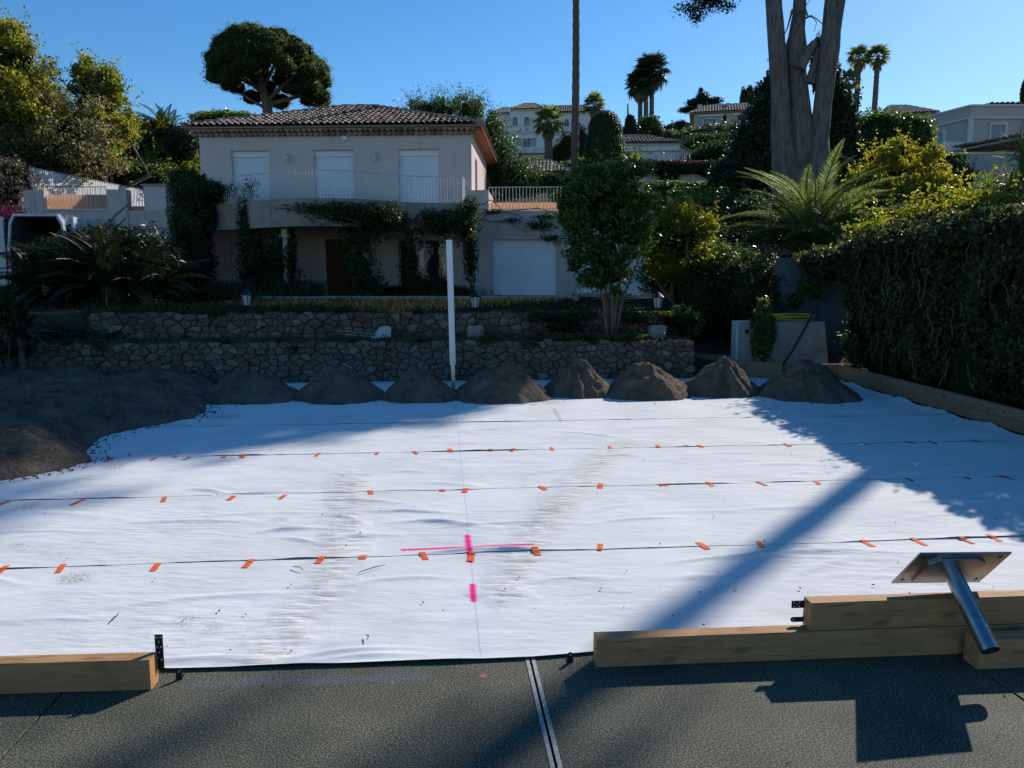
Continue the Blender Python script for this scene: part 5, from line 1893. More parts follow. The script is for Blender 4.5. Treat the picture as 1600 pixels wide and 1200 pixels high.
def bracket(name, label, loc, rotz, rotx=0.0, w=.032, h=.06, holes=((0, .045),), rounded=True, foot=True, roty=0.0):
    t = thing(name, loc, label, "bracket", "black steel fixing brackets")
    t.rotation_euler = (rotx, roty, rotz)
    mb = strap_mesh(w, h, holes, rounded)
    if foot:
        mb.box(WF, -w / 2, w / 2, .0016, .05, 0.001, .004)
    me = mb.mesh("plate", MT['steel_black'])
    o = bpy.data.objects.new("plate", me); COL.objects.link(o); o.parent = t
    hb = MB()
    for hx_, hz_ in holes:
        pl = [(hx_ + .0045 * math.cos(a), hz_ + .0045 * math.sin(a)) for a in np.linspace(0, 2 * math.pi, 9)[:-1]]
        hb.prism(pl, WF, -.0022, .0022)
    me = hb.mesh("screw_holes", MT['white'])
    o = bpy.data.objects.new("screw_holes", me); COL.objects.link(o); o.parent = t
    return t


q = G(280, 1062)
bracket("angle_bracket", "small black bracket with round hole standing near the left timber end", (q[0], q[1], .001), math.radians(8))
q = G(891, 1035)
bracket("angle_bracket", "small black bracket with round hole standing left of the right timber stack", (q[0], q[1], .001), math.radians(4))
q = FBL.w(.012, BT + .004, .07)
bracket("strap_plate", "upright perforated black strap on the end of the lower left timber", tuple(q), math.radians(angL), 0, .042, .19, [(-.01, .175), (.01, .175), (0, .15), (-.01, .12), (.01, .12), (-.01, .06), (.01, .05), (0, .09)], False, False)
q = FBR.w(du + .07, BT - .004, BH * 1.74)
bracket("strap_plate", "upper perforated black strap sticking out of the raised timber end", tuple(q), math.radians(angR), 0, .044, .075, [(-.012, .03), (.012, .03), (0, .045), (-.012, .062), (.012, .062)], False, False, -math.pi / 2)
q = FBR.w(du + .07, BT - .004, BH * 1.2)
bracket("strap_plate", "lower rounded black strap sticking out of the raised timber end", tuple(q), math.radians(angR), 0, .03, .078, [(0, .062)], True, False, -math.pi / 2)

# steel post socket leaning on the stack
C0 = np.array([2.502, 4.219, .505])
nl, nr, fl = np.array([2.212, 4.306, .38]), np.array([2.758, 4.366, .363]), np.array([2.247, 4.072, .655])
e1 = (nr - nl) / np.linalg.norm(nr - nl)
e2 = fl - nl; e2 -= e1 * np.dot(e2, e1); e2 /= np.linalg.norm(e2)
nn = np.cross(e1, e2)
if nn[1] > 0:
    nn = -nn
t = thing("post_socket", tuple(C0), "galvanised steel base plate with welded tube leaning over the timber stack at the right", "post socket")


def plate(poly, off, th):
    V = [C0 + e1 * a + e2 * b + nn * off for a, b in poly] + [C0 + e1 * a + e2 * b + nn * (off + th) for a, b in poly]
    n = len(poly)
    return V, [tuple(range(n))[::-1], tuple(range(n, 2 * n))] + [(i, (i + 1) % n, (i + 1) % n + n, i + n) for i in range(n)]


V, F = plate([(-.275, -.165), (.275, -.165), (.275, .175), (-.275, .175)], -.008, .008)
put("base_plate", V, F, MT['galv'], t)
V, F = plate([(-.17, -.13), (.15, -.13), (.17, -.10), (.17, .08), (.10, .125), (-.12, .125), (-.17, .07)], .002, .010)
put("stiffener_plate", V, F, MT['galv'], t)
MB().tube([C0 + nn * .012, C0 + nn * .48], .048, 28, False).tube([C0 + nn * .479, C0 + nn * .012], .041, 28, False).put("tube", MT['galv'], t, True)
ring = MB()
k = 28
for i in range(k):
    pass
uu_ = e1; ww_ = e2
V = [C0 + nn * .48 + r * (math.cos(2 * math.pi * i / k) * uu_ + math.sin(2 * math.pi * i / k) * ww_) for r in (.048, .041) for i in range(k)]
put("tube_rim", V, [(i, (i + 1) % k, (i + 1) % k + k, i + k) for i in range(k)], MT['galv'], t)
for a, b in ((-.23, -.12), (.23, -.12), (-.23, .13), (.23, .13)):
    V = [C0 + e1 * (a + .012 * math.cos(2 * math.pi * i / 10)) + e2 * (b + .012 * math.sin(2 * math.pi * i / 10)) + nn * .0012 for i in range(10)]
    put("bolt_hole", V, [tuple(range(10))], MT['black_pipe'], t)

# white post behind the cloth
b0, t0 = G(709, 614), P(702, 376, 15.25)
t = thing("white_post", tuple(b0), "tall white square post standing on the cloth among the soil mounds", "post")
ax = (t0 - b0)
def lean_box(w, f0, f1):
    V = []
    for f in (f0, f1):
        c = b0 + ax * f
        V += [c + np.array([sx * w, sy * w, 0]) for sx, sy in ((-1, -1), (1, -1), (1, 1), (-1, 1))]
    return V, [(3, 2, 1, 0), (4, 5, 6, 7)] + [(i, (i + 1) % 4, (i + 1) % 4 + 4, i + 4) for i in range(4)]
V, F = lean_box(.056, .19, 1.0); put("sleeve", V, F, MT['white'], t)
V, F = lean_box(.038, .0, .19); put("steel_foot", V, F, MT['galv'], t)
V, F = lean_box(.057, .995, 1.004); put("cap", V, F, MT['white'], t)
MB().bbox(Frame((b0[0], b0[1], 0), 5), -.14, .16, -.12, .12, .02, .032, .004).put("base_plate", MT['galv'], t)

# orange tape patches over the seams
TAPES = [("nearest", [(4, 888), (95, 886), (243, 884), (388, 879), (501, 873), (567, 869), (662, 867), (736, 869), (837, 860), (938, 853), (1098, 851), (1188, 849), (1356, 848), (1435, 845), (1510, 843), (1553, 839)]),
         ("middle", [(4, 785), (121, 783), (256, 779), (361, 777), (442, 775), (579, 768), (691, 765), (727, 765), (848, 761), (938, 758), (1038, 757), (1109, 755), (1190, 754), (1277, 753), (1421, 748), (1512, 746), (1573, 745)]),
         ("farthest", [(170, 717), (240, 716), (272, 713), (292, 715), (349, 713), (379, 712), (496, 709), (589, 707), (649, 706), (704, 703), (767, 702), (801, 702), (862, 700), (953, 698), (1028, 696), (1072, 695), (1094, 696), (1230, 694), (1350, 691), (1422, 690), (1457, 690), (1525, 688)])]
ORD = ["first", "second", "third", "fourth", "fifth", "sixth", "seventh", "eighth", "ninth", "tenth", "eleventh", "twelfth", "thirteenth", "fourteenth", "fifteenth", "sixteenth", "seventeenth", "eighteenth", "nineteenth", "twentieth", "twenty-first", "twenty-second"]
SHORT = {567, 691, 767, 1072, 272, 1038, 1512, 349}
for row, pts_ in TAPES:
    for i, (u, v) in enumerate(pts_):
        q = G(u, v, .02)
        L_ = (.085 if u in SHORT else .175) * rng.uniform(.85, 1.1)
        if row == "farthest":
            L_ *= 1.05
        w_ = .052 * rng.uniform(.8, 1.15)
        a = KA + math.radians(rng.uniform(-16, 16) + (75 if u in (1038,) else 0))
        m_ = 7
        V, F = [], []
        dx, dy = np.array([math.cos(a), math.sin(a), 0]), np.array([-math.sin(a), math.cos(a), 0])
        for j in range(m_ + 1):
            f = j / m_ - .5
            zc_ = toK(q * [1, 1, 0] + dy * f * L_)
            zz = cloth_z(*zc_) + .0022 + rng.uniform(0, .0015)
            for s in (-1, 0, 1):
                V.append(q * [1, 1, 0] + dy * f * L_ + dx * s * w_ / 2 * (1 + rng.uniform(-.06, .06)) + np.array([0, 0, zz + (0 if s else .001)]))
        for j in range(m_):
            for s in (0, 1):
                F.append((j * 3 + s, j * 3 + s + 1, j * 3 + s + 4, j * 3 + s + 3))
        n0 = len(V)
        V += [v_ - np.array([0, 0, .0006]) for v_ in V]
        F += [tuple(i_ + n0 for i_ in f)[::-1] for f in F]
        o = put("tape_patch", V, F, MT['tape'], None, False, loc=(q[0], q[1], 0))
        tag(o, "orange tape patch, %s from the left on the %s taped seam of the white cloth" % (ORD[i], row), "tape", "orange tape over the seams")

# clods of earth rolled off the mounds
mb = MB()
for (u, v, ru, vt, lab) in MOUNDS:
    for i in range(70):
        a_ = rng.uniform(0, 2 * math.pi); rr_ = abs(rng.normal()) * .35 + .75
        c = G(u, v)
        Yc = c[1] + ru / FPX * c[1] * .8
        R = ru / FPX * Yc
        px_, py_ = c[0] * Yc / c[1] + math.cos(a_) * R * rr_, Yc + math.sin(a_) * R * rr_ * .95
        zz_ = max(0, (1 - rr_)) * P(u, vt, Yc)[2] * 1.05 + .012
        s_ = rng.uniform(.008, .03)
        mb.add([np.array([px_, py_, zz_]) + r_ for r_ in unit(6) * s_ * np.array([1.2, 1.2, .8])], [(0, 1, 2), (0, 2, 3), (0, 3, 4), (0, 4, 5), (1, 2, 3), (3, 4, 5), (5, 1, 0), (2, 5, 4)])
for vv, num, smax in [(v_, 260, .024) for v_ in SOILV] + [(SPREADV, 1500, .03)]:
    for k in rng.integers(0, len(vv), num):
        c = vv[k] + rng.normal(size=3) * [.02, .02, .002]
        s_ = smax * rng.uniform(.25, 1) ** 1.6
        mb.add([c + r_ for r_ in unit(6) * s_ * np.array([1.2, 1.2, .8])], [(0, 1, 2), (0, 2, 3), (0, 3, 4), (0, 4, 5), (1, 2, 3), (3, 4, 5), (5, 1, 0), (2, 5, 4)])
for i in range(500):
    ky_ = rng.uniform(7.8, 16.5)
    bx_ = np.interp(ky_, [7.0, 7.9, 8.52, 9.1, 9.54, 10.2, 11.2, 12.0, 12.6, 13.2, 14.5, 15.5, 17.3], [-7.6, -6.2, -4.85, -4.35, -4.2, -4.55, -4.75, -4.35, -4.0, -3.95, -4.25, -4.4, -4.8])
    kx_ = bx_ + abs(rng.normal()) * .16 - .03
    s_ = rng.uniform(.006, .02)
    q = K.w(kx_, ky_, .016)
    mb.add([q + r_ for r_ in unit(6) * s_ * np.array([1.2, 1.2, .8])], [(0, 1, 2), (0, 2, 3), (0, 3, 4), (0, 4, 5), (1, 2, 3), (3, 4, 5), (5, 1, 0), (2, 5, 4)])
o = mb.put("soil_clods", MT['soil']); tag(o, "loose clods of soil scattered round the mounds and the soil spread", "soil", kind="stuff")

# small litter on the cloth and court
mb = MB()
for i in range(140):
    u, v = rng.uniform(0, 1600), 640 + 400 * rng.uniform(0, 1) ** .8
    q = G(u, v)
    kx, ky = toK(q)
    if ky < 4.25 or kx > timber_kx(ky) - .2 or (ky > 8 and kx < -3.9):
        continue
    s = rng.uniform(.003, .011)
    c = q + np.array([0, 0, .022])
    ring = unit(6) * s * np.array([1.3, 1.3, .7])
    mb.add([c + r_ for r_ in ring], [(0, 1, 2), (0, 2, 3), (0, 3, 4), (0, 4, 5), (1, 2, 3), (3, 4, 5), (5, 1, 0), (2, 5, 4)])
for i in range(26):
    u, v = rng.uniform(0, 1600), rng.uniform(1060, 1195)
    c = G(u, v) + np.array([0, 0, .006])
    s = rng.uniform(.003, .008)
    mb.add([c + r_ for r_ in unit(6) * s], [(0, 1, 2), (0, 2, 3), (0, 3, 4), (0, 4, 5), (1, 2, 3), (3, 4, 5), (5, 1, 0), (2, 5, 4)])
o = mb.put("soil_crumbs", MT['twig']); tag(o, "small crumbs of soil and leaf litter scattered on the cloth and court", "litter", kind="stuff")
for (u0, v0, u1, v1, lab) in ((560, 900, 602, 887, "thin straw lying on the cloth left of the pink cross"), (458, 890, 474, 896, "dark curled leaf strip on the nearest cloth strip"), (572, 998, 574, 1006, "tiny dark twig on the cloth near the court edge"), (176, 975, 186, 963, "bent dark twig on the cloth above the left timber"), (865, 640, 878, 660, "dry twig on the far cloth strip near the sunlit mound")):
    a, b = G(u0, v0), G(u1, v1)
    m = (a + b) / 2 + np.array([.01, .008, .02])
    o = MB().tube([a + [0, 0, .025], m + [0, 0, .012], b + [0, 0, .025]], [.003, .004, .002], 5).put("twig", MT['twig'], None, False, loc=tuple(a)); tag(o, lab, "twig")


# ---------------------------------------------------------------- garden lanterns on the ledge
def lantern(label, u, vtop, Y, zb):
    q = P(u, 500, Y)
    x, y = q[0], q[1]
    zt = P(u, vtop, Y)[2]
    t = thing("garden_lantern", (x, y, zb), label, "lantern", "black garden lanterns along the upper wall")
    f = Frame((x, y, 0), 5)
    MB().bbox(f, -.19, .19, -.14, .14, zb - .05, zb + .3, .03).put("stone_foot", MT['concrete'], t)
    MB().tube([(x, y, zb + .3), (x, y, zb + .36), (x, y, zt - .42), (x, y, zt - .38)], [.06, .022, .02, .05], 10).put("pole", MT['steel_black'], t)
    body = MB().tube([(x, y, zt - .38), (x, y, zt - .14)], [.075, .12], 6).put("lantern_glass", MT['lantern_glass'], t)
    mb = MB()
    for k in range(6):
        a = 2 * math.pi * k / 6
        d = np.array([math.cos(a), math.sin(a), 0])
        ref = np.array([x, y, 0])
        mb.tube([ref + d * .078 + [0, 0, zt - .385], ref + d * .124 + [0, 0, zt - .135]], .008, 4)
    mb.put("cage", MT['steel_black'], t)
    MB().tube([(x, y, zt - .14), (x, y, zt - .125), (x, y, zt - .06), (x, y, zt - .03), (x, y, zt - .015), (x, y, zt + .03)], [.15, .15, .08, .05, .02, .008], 8).put("roof_cap", MT['steel_black'], t)
    return t


lantern("black garden lantern by the dry grass at the left of the upper wall", 387, 452, 18.5, .88)
lantern("black garden lantern just right of the white post", 743, 455, 18.35, .9)
lantern("black garden lantern at the right end of the upper wall", 1027, 456, 18.5, .9)

# pale bin and rods on the ledge
q = P(598, 522, 18.2)
t = thing("plastic_bin", (q[0], q[1], .9), "small pale plastic tub lying on the ledge left of the white post", "tub")
f = Frame((q[0], q[1], 0), 20)
MB().prism([(-.17, .9), (.17, .9), (.18, 1.17), (.08, 1.2), (-.06, 1.17), (-.17, 1.02)], f, -.12, .12).put("tub", MT['concrete'] if False else MT['lantern_glass'], t)
MB().bbox(f, -.3, -.02, -.26, -.14, .9, .96, .01).put("lid", MT['lantern_glass'], t)
for (a, b, lab) in (((478, 512, 18.5), (603, 524, 18.05), "long thin aluminium rod lying on the ledge, upper of the two"), ((505, 519, 18.3), (600, 528, 17.95), "shorter thin aluminium rod lying on the ledge, lower of the two")):
    p0, p1 = P(*a), P(*b)
    o = MB().tube([p0, p1], .012, 6).put("metal_rod", MT['galv'], None, True, loc=tuple(p0)); tag(o, lab, "rod")

# ---------------------------------------------------------------- concrete block corner
q = P(1225, 560, 18.6)
cb = thing("concrete_block", (q[0], q[1], .3), "weathered concrete block carrying the coiled yellow hose", "concrete block")
f = Frame((q[0], q[1], 0), 3)
s_ = 18.6 / FPX
zc0, zc1 = P(1225, 566, 18.6)[2], P(1225, 503, 18.6)[2]
V = [f.w(x, y, z) for x, y, z in ((-72 * s_, 0, zc0 - .3), (74 * s_, 0, zc0 - .3), (76 * s_, 1.0, zc0 - .3), (-72 * s_, 1.0, zc0 - .3), (-34 * s_, .12, zc1), (66 * s_, .12, zc1), (66 * s_, .9, zc1), (-34 * s_, .9, zc1))]
put("block", V, [(3, 2, 1, 0), (4, 5, 6, 7), (0, 1, 5, 4), (1, 2, 6, 5), (2, 3, 7, 6), (3, 0, 4, 7)], MT['concrete'], cb)
cab = thing("meter_cabinet", P(1162, 548, 18.9), "pale grey meter cabinet with a dark round lock left of the concrete block", "cabinet")
fc = Frame((P(1162, 548, 18.9)[0], 18.55, 0), 4)
za, zb = P(1162, 552, 18.55)[2], P(1162, 501, 18.55)[2]
MB().bbox(fc, -.34, .30, -.12, .25, za - .3, zb, .012).put("cabinet_body", MT['lantern_glass'], cab)
MB().bbox(fc, -.31, .27, -.135, -.1205, za - .2, zb - .03, .004).put("cabinet_door", MT['concrete'], cab)
MB().tube([fc.w(-.10, -.136, zb - .25), fc.w(-.10, -.15, zb - .25)], .05, 12).put("lock", MT['black_pipe'], cab)
MB().box(fc, .0, .24, -.142, -.136, zb - .13, zb - .05).put("name_plate", MT['blue_board'], cab)
# blue green boards
bw = thing("board_fence", P(1265, 560, 19.9), "blue green board fence panel behind the concrete block", "fence")
fb_ = Frame((P(1268, 560, 19.9)[0], 19.9, 0), 0)
sb = 19.9 / FPX
zt_ = P(1268, 402, 19.9)[2]
xw = -62 * sb
k = 0
while xw < 66 * sb:
    wd = rng.uniform(.16, .24)
    MB().bbox(fb_, xw, xw + wd - .008, rng.uniform(0, .012), .04, .2, zt_ + rng.uniform(-.05, .03), .004).put("board", MT['blue_board'], bw)
    xw += wd
# yellow hose coil
hz = zc1
hc = f.w(16 * s_, .45, hz)
mb = MB()
pts_ = []
for i in range(140):
    a = i / 170 * 2 * math.pi * 4.6
    k_ = i / 170
    R1, R2 = .62 - .05 * math.sin(a * .37), .30
    pts_.append(hc + np.array([R1 * math.cos(a) - .08 * k_, R2 * math.sin(a) * (1 + .1 * math.sin(i * .2)), .025 + .19 * k_ + .05 * math.sin(a * .5 + 1)]))
mb.tube(pts_, .02, 6)
o = mb.put("garden_hose", MT['hose'], None, True, loc=tuple(hc)); tag(o, "coiled yellow garden hose lying on the concrete block", "hose")
pts_ = [P(1220, 575, 17.95), P(1240, 545, 18.0), P(1262, 505, 18.15), P(1280, 470, 18.3), P(1296, 448, 18.6), P(1312, 441, 19.2), P(1330, 440, 19.7)]
o = MB().tube(pts_, .03, 8).put("drain_pipe", MT['black_pipe'], None, True, loc=tuple(pts_[0])); tag(o, "black plastic pipe leaning diagonally against the concrete block", "pipe")
# low kerb stones and edging by the path
for i, (u, v, Y, lab) in enumerate(((1120, 556, 19.0, "short plank edging the path beside the end of the stone wall"), (1170, 566, 17.9, "plank edging below the meter cabinet"), (1290, 571, 17.8, "short plank edging at the foot of the concrete block"))):
    q = P(u, v, Y)
    o = MB().bbox(Frame((q[0], q[1], 0), (-38, -30, 2)[i]), -.75, .75, 0, .07, q[2] - .35, q[2] + .03, .006).put("plank", MT['beam_old'], None, False, loc=tuple(q)); tag(o, lab, "plank")
for i, (u, v, lab) in enumerate(((1185, 578, "loose pale stone between the two rightmost mounds, left one"), (1205, 574, "loose stone between the two rightmost mounds, right one"), (1308, 571, "rubble stone at the foot of the hedge beside the timber edging"))):
    q = G(u, v + 8, .02)
    V0, F0 = ICO2
    Vs_ = q + V0 * (1 + .25 * fbm(V0 + i, 1.5, i))[:, None] * np.array([.22, .16, .13]) + [0, 0, .08]
    o = put("loose_stone", Vs_, F0, MT['stone'], None, False, loc=tuple(q)); tag(o, lab, "stone")

# ================================================================== VEGETATION
def plant(name, label, cat, blobs, n, leaf, mat, group=None, trunk=None, **kw):
    b = np.array(blobs, float)
    cx, cy = b[:, 0].mean(), b[:, 1].mean()
    zb = min((b[:, 2] - b[:, 5]).min(), gz(cx, cy))
    zg = gz(cx, cy)
    t = thing(name, (cx, cy, zg), label, cat, group)
    bush(t, blobs, n, leaf, mat, **kw)
    if trunk:
        r0, tm = trunk
        tops_ = [x[:3] for x in b[np.argsort(-b[:, 2])][:min(6, len(b))]]
        branchy(t, (cx, cy, zg - .1), tops_, r0, tm)
    return t


# ---- hedge of ivy along the right side
hb = []
for y in np.arange(6.0, 17.0, 1.0):
    g = gz(9.0, y)
    hb.append((8.55 + rng.uniform(-.1, .1), y, 1.8, .95, .85, 1.62 + rng.uniform(-.1, .1)))
    hb.append((9.6, y + .4, 2.3 + rng.uniform(-.2, .3), 1.1, 1.0, 1.75))
hedge = thing("ivy_hedge", (8.6, 12.5, .4), "tall ivy covered hedge along the timber edging at the right", "hedge")
# leaves on the face and top
nf = 46000
yy = rng.uniform(5.5, 17.5, nf); zz = .35 + 3.05 * rng.uniform(0, 1, nf) ** .9
q = np.column_stack([np.zeros(nf), yy, zz])
xx = 7.66 + .26 * (fbm(q, .9, 2)) + .16 * fbm(q, 3.2, 7) + .18 * np.clip((zz - 2.9) / .5, 0, 1) ** 2 + rng.uniform(0, .28, nf) ** 1.3 + .12 * np.clip(1.2 - zz, 0, 1)
C = np.column_stack([xx, yy, zz])
nrm = np.tile([-1.0, 0, .25], (nf, 1))
dens = noise3(C, 2.2, 31) * .6 + noise3(C, 6.0, 33) * .4
C = C[dens > .36]; nrm = nrm[dens > .36]
V1, F1_ = leaf_mesh(C, .085, .75, nrm, .9, axis=(0, 0, -1), aspread=.7)
nt_ = 34000
xx = 7.7 + 3.6 * rng.uniform(0, 1, nt_) ** 1.2; yy = rng.uniform(5.5, 18.2, nt_)
q = np.column_stack([xx, yy, 0 * xx])
zz = 3.22 + .32 * fbm(q, .7, 4) + .2 * fbm(q, 2.2, 9) + .30 * (xx - 7.7) * np.clip((xx - 7.7), 0, 1) - .3 * np.exp(-(xx - 7.6) / .2) - rng.uniform(0, .3, nt_) ** 1.2
C2 = np.column_stack([xx, yy, zz])
V2, F2_ = leaf_mesh(C2, .09, .75, np.tile([-.25, 0, 1.0], (nt_, 1)), .8)
o = put("foliage", np.vstack([V1, V2]), np.vstack([F1_, F2_ + len(V1)]), LF['hedge'], hedge); tag(o, kind="stuff")
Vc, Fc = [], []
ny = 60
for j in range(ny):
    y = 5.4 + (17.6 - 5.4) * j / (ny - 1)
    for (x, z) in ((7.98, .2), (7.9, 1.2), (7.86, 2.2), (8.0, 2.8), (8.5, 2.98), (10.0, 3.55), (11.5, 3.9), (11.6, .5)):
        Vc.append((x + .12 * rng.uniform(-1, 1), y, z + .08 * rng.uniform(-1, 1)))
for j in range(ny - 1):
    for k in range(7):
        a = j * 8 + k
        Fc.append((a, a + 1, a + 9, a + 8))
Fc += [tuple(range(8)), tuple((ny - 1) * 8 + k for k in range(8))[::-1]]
put("inner_foliage", Vc, Fc, LF['core'], hedge)  # dark solid added as the shade within the hedge
# trailing pale dead runners on the face
mb = MB()
for i in range(70):
    y = rng.uniform(8, 17); z = rng.uniform(.8, 3.0)
    p0 = np.array([7.60, y, z])
    pts_ = [p0]
    for k in range(4):
        pts_.append(pts_[-1] + np.array([rng.uniform(-.03, .03), rng.uniform(-.12, .12), -rng.uniform(.05, .2)]))
    mb.tube(pts_, .006, 4)
o = mb.put("runners", MT['twig'], hedge); tag(o, kind="stuff")

plant("ivy_shrub", "loose ivy bushes closing the far end of the tall hedge", "shrub", [B(1345, 440, 17.7, 30, 40, .5), B(1350, 500, 17.6, 26, 50, .5), B(1338, 550, 17.5, 22, 26, .4), B(1372, 395, 17.2, 34, 18, .5), B(1430, 378, 15.6, 36, 14, .5), B(1500, 362, 13.8, 40, 14, .5), B(1570, 350, 12.4, 40, 16, .5)], 8000, .09, LF['hedge'], lump=.4, core=.65, nspread=1.4, sub=50, shoots=260)

# ---- shrubs between stone wall end and board fence
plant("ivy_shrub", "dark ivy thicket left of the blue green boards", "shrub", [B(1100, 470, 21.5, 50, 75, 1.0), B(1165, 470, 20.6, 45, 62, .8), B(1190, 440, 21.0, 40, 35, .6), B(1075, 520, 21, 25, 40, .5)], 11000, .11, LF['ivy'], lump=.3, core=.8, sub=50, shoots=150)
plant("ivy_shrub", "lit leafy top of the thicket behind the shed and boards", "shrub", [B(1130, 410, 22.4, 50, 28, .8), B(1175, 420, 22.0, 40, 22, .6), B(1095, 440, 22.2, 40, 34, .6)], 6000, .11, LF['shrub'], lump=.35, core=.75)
plant("leafy_bush", "small upright bush before the meter cabinet", "bush", [B(1193, 520, 17.9, 17, 42, .3), B(1193, 492, 17.9, 10, 28, .25)], 2200, .10, LF['shrub'], lump=.3, core=.5)
plant("climbing_plant", "small leafy climber hanging on the blue green boards", "climber", [B(1262, 446, 19.5, 16, 18, .2), B(1280, 455, 19.5, 12, 14, .2), B(1240, 470, 19.6, 16, 12, .2)], 1200, .09, LF['shrub'], lump=.35, core=0, inner=.3)
plant("ivy_shrub", "overhanging ivy at the corner where hedge and boards meet", "shrub", [B(1310, 415, 19.2, 46, 22, .8), B(1280, 404, 19.4, 30, 16, .6), B(1340, 400, 19.0, 40, 24, .8)], 5000, .11, LF['hedge'], lump=.35, core=.7)

# ---- multi stemmed glossy tree on the ledge
YT = 18.25
tb = P(955, 523, YT)
tree = thing("glossy_tree", (tb[0], tb[1], .9), "round glossy leaved multi stemmed tree growing on the ledge before the garages", "tree")
bl = [B(945, 335, YT, 56, 66), B(932, 295, YT, 44, 38), B(980, 305, YT, 34, 42), B(905, 350, YT, 28, 46), B(985, 368, YT, 32, 44), B(942, 395, YT, 48, 40), B(958, 432, YT, 26, 26), B(945, 272, YT, 28, 20), B(985, 272, YT, 20, 16), B(898, 318, YT, 18, 26)]
bush(tree, bl, 19000, .105, LF['glossy'], core=.42, lump=.35, aspect=.42, nspread=1.0, axis=(0, 0, -.4), fill=.3, shoots=320, gaps=.24, sub=80)
mb = MB()
for du_, top in ((-7, (925, 400)), (-4, (935, 380)), (2, (955, 390)), (4, (975, 400)), (7, (1000, 400)), (2, (950, 360))):
    b0_ = np.array([tb[0] + du_ * YT / FPX * .8, tb[1] + rng.uniform(-.1, .1), .82])
    tp = P(top[0], top[1], YT)
    m_ = (b0_ + tp) / 2 + rng.normal(size=3) * .05
    m_[0] = b0_[0] + (tp[0] - b0_[0]) * .3
    mb.tube([b0_, (b0_ + m_) / 2 + rng.normal(size=3) * .02, m_, tp], [.05, .042, .034, .016], 8)
    mb.put("stem", MT['bark_pale'], tree, True)
    mb = MB()
plant("lime_bush", "yellowish lime green bush right of the glossy tree", "bush", [B(1060, 385, 21.5, 46, 48), B(1030, 375, 21.5, 30, 40), B(1085, 365, 21.5, 26, 34), B(1065, 350, 21.5, 30, 26), B(1050, 415, 21.5, 34, 24)], 9000, .10, LF['lime'], trunk=(.07, MT['bark_pale']), nspread=2.0, lump=.4, core=.4, shoots=260, gaps=.2, sub=45)

# ---- feather palm behind the hedge corner
PY_ = 26.0
pb = P(1268, 425, PY_)
fp = feather_palm("feather_palm", "large green feather palm rising behind the hedge corner at the right", (pb[0], pb[1], gz(pb[0], pb[1])), (pb[0], pb[1], P(1268, 396, PY_)[2]), 1.45, 84, None, 84, 4, .35)
# ---- loose yellow green tree behind it
plant("yellow_tree", "yellow green loose crowned tree behind the feather palm", "tree", [B(1400, 262, 29, 38, 40), B(1440, 290, 29, 44, 40), B(1352, 285, 29, 26, 40), B(1420, 320, 29, 66, 36), B(1472, 308, 29, 22, 30), B(1412, 234, 29, 12, 20), B(1370, 335, 29, 50, 28), B(1448, 250, 29, 12, 22), B(1362, 250, 29, 10, 20)], 20000, .12, LF['yellow'], trunk=(.12, MT['bark_pale']), nspread=2.0, lump=.4, core=.35, aspect=.55, fill=.3, shoots=300, gaps=.2, sub=60)
plant("laurel_shrub", "lit leafy shrubs just behind the hedge top", "shrub", [B(1460, 350, 17.5, 60, 26), B(1540, 335, 16.5, 60, 34), B(1390, 365, 18.5, 50, 22), B(1590, 350, 15, 40, 40)], 9000, .11, LF['lime'], nspread=2.0, lump=.4, core=.6, shoots=350, gaps=.2)
plant("laurel_shrub", "dark bushes filling the slope under the yellow green tree", "shrub", [B(1350, 350, 27, 90, 40), B(1480, 345, 28, 70, 50), B(1250, 350, 28, 70, 60), B(1150, 345, 29, 60, 50), B(1570, 320, 30, 60, 50)], 9000, .14, LF['dark'], lump=.3, core=.8)

# ---- spiky plants at the right edge
YUC = [frond_mesh("spiky_leaf", .9, .25, 1, .01, .01, .1, LF['palm'])]


def sword_mesh(name, L, w, mat, droop):
    mb = MB()
    V = [(0, -w * .5, 0), (0, w * .5, 0), (L * .5, w * .6, L * .05), (L * .5, -w * .6, L * .05), (L, 0, -L * droop)]
    mb.add(V, [(0, 1, 2, 3), (3, 2, 4)])
    return mb.mesh(name, mat)


SWORD = [sword_mesh("sword_leaf", .85, .05, LF['palm'], d) for d in (.05, .25)]
SWORD_DARK = [sword_mesh("dark_sword_leaf", .95, .06, LF['cycad'], d) for d in (.05, .3)]


def spiky(name, label, heads, Y, scale, n, meshes, group=None):
    c = P(heads[0][0], heads[0][1], Y)
    t = thing(name, (c[0], c[1], gz(c[0], c[1])), label, "plant", group)
    for (u, v) in heads:
        h = P(u, v, Y + rng.uniform(-.3, .3))
        g = np.array([h[0], h[1], gz(h[0], h[1]) - .1])
        MB().tube([g, (g + h) / 2 + [.03, 0, 0], h], [.07, .06, .06], 8).put("stem", MT['bark_palm'], t)
        for i in range(n):
            az = i * 2.39996; el = math.radians(85 - 120 * (i / n))
            inst("leaf", meshes[i % 2], t, h, euler_dir(az, el, rng.uniform(-.3, .3)), (scale * rng.uniform(.85, 1.1),) * 3)
    return t


spiky("yucca", "spiky yucca heads at the right edge under the veranda", [(1545, 300), (1580, 290), (1560, 318)], 19, .75, 44, SWORD)
spiky("yucca", "taller spiky plant cut by the right picture edge", [(1606, 262), (1600, 240)], 17, .85, 46, SWORD)

# ---- giant bare trunks at the right with a crown far above the picture
bt = np.array([13.4, 37.0, gz(13.4, 37.0) - .3])
big = thing("giant_cypress", tuple(bt), "giant old tree with three thick bare grey trunks and a broken stub", "tree")


def px_tube(mb, pts, Y, n=12, rscale=1.0):
    mb.tube([P(u, v, Y) for u, v, r in pts], [r * Y / FPX * rscale for u, v, r in pts], n)


YB = 37.0


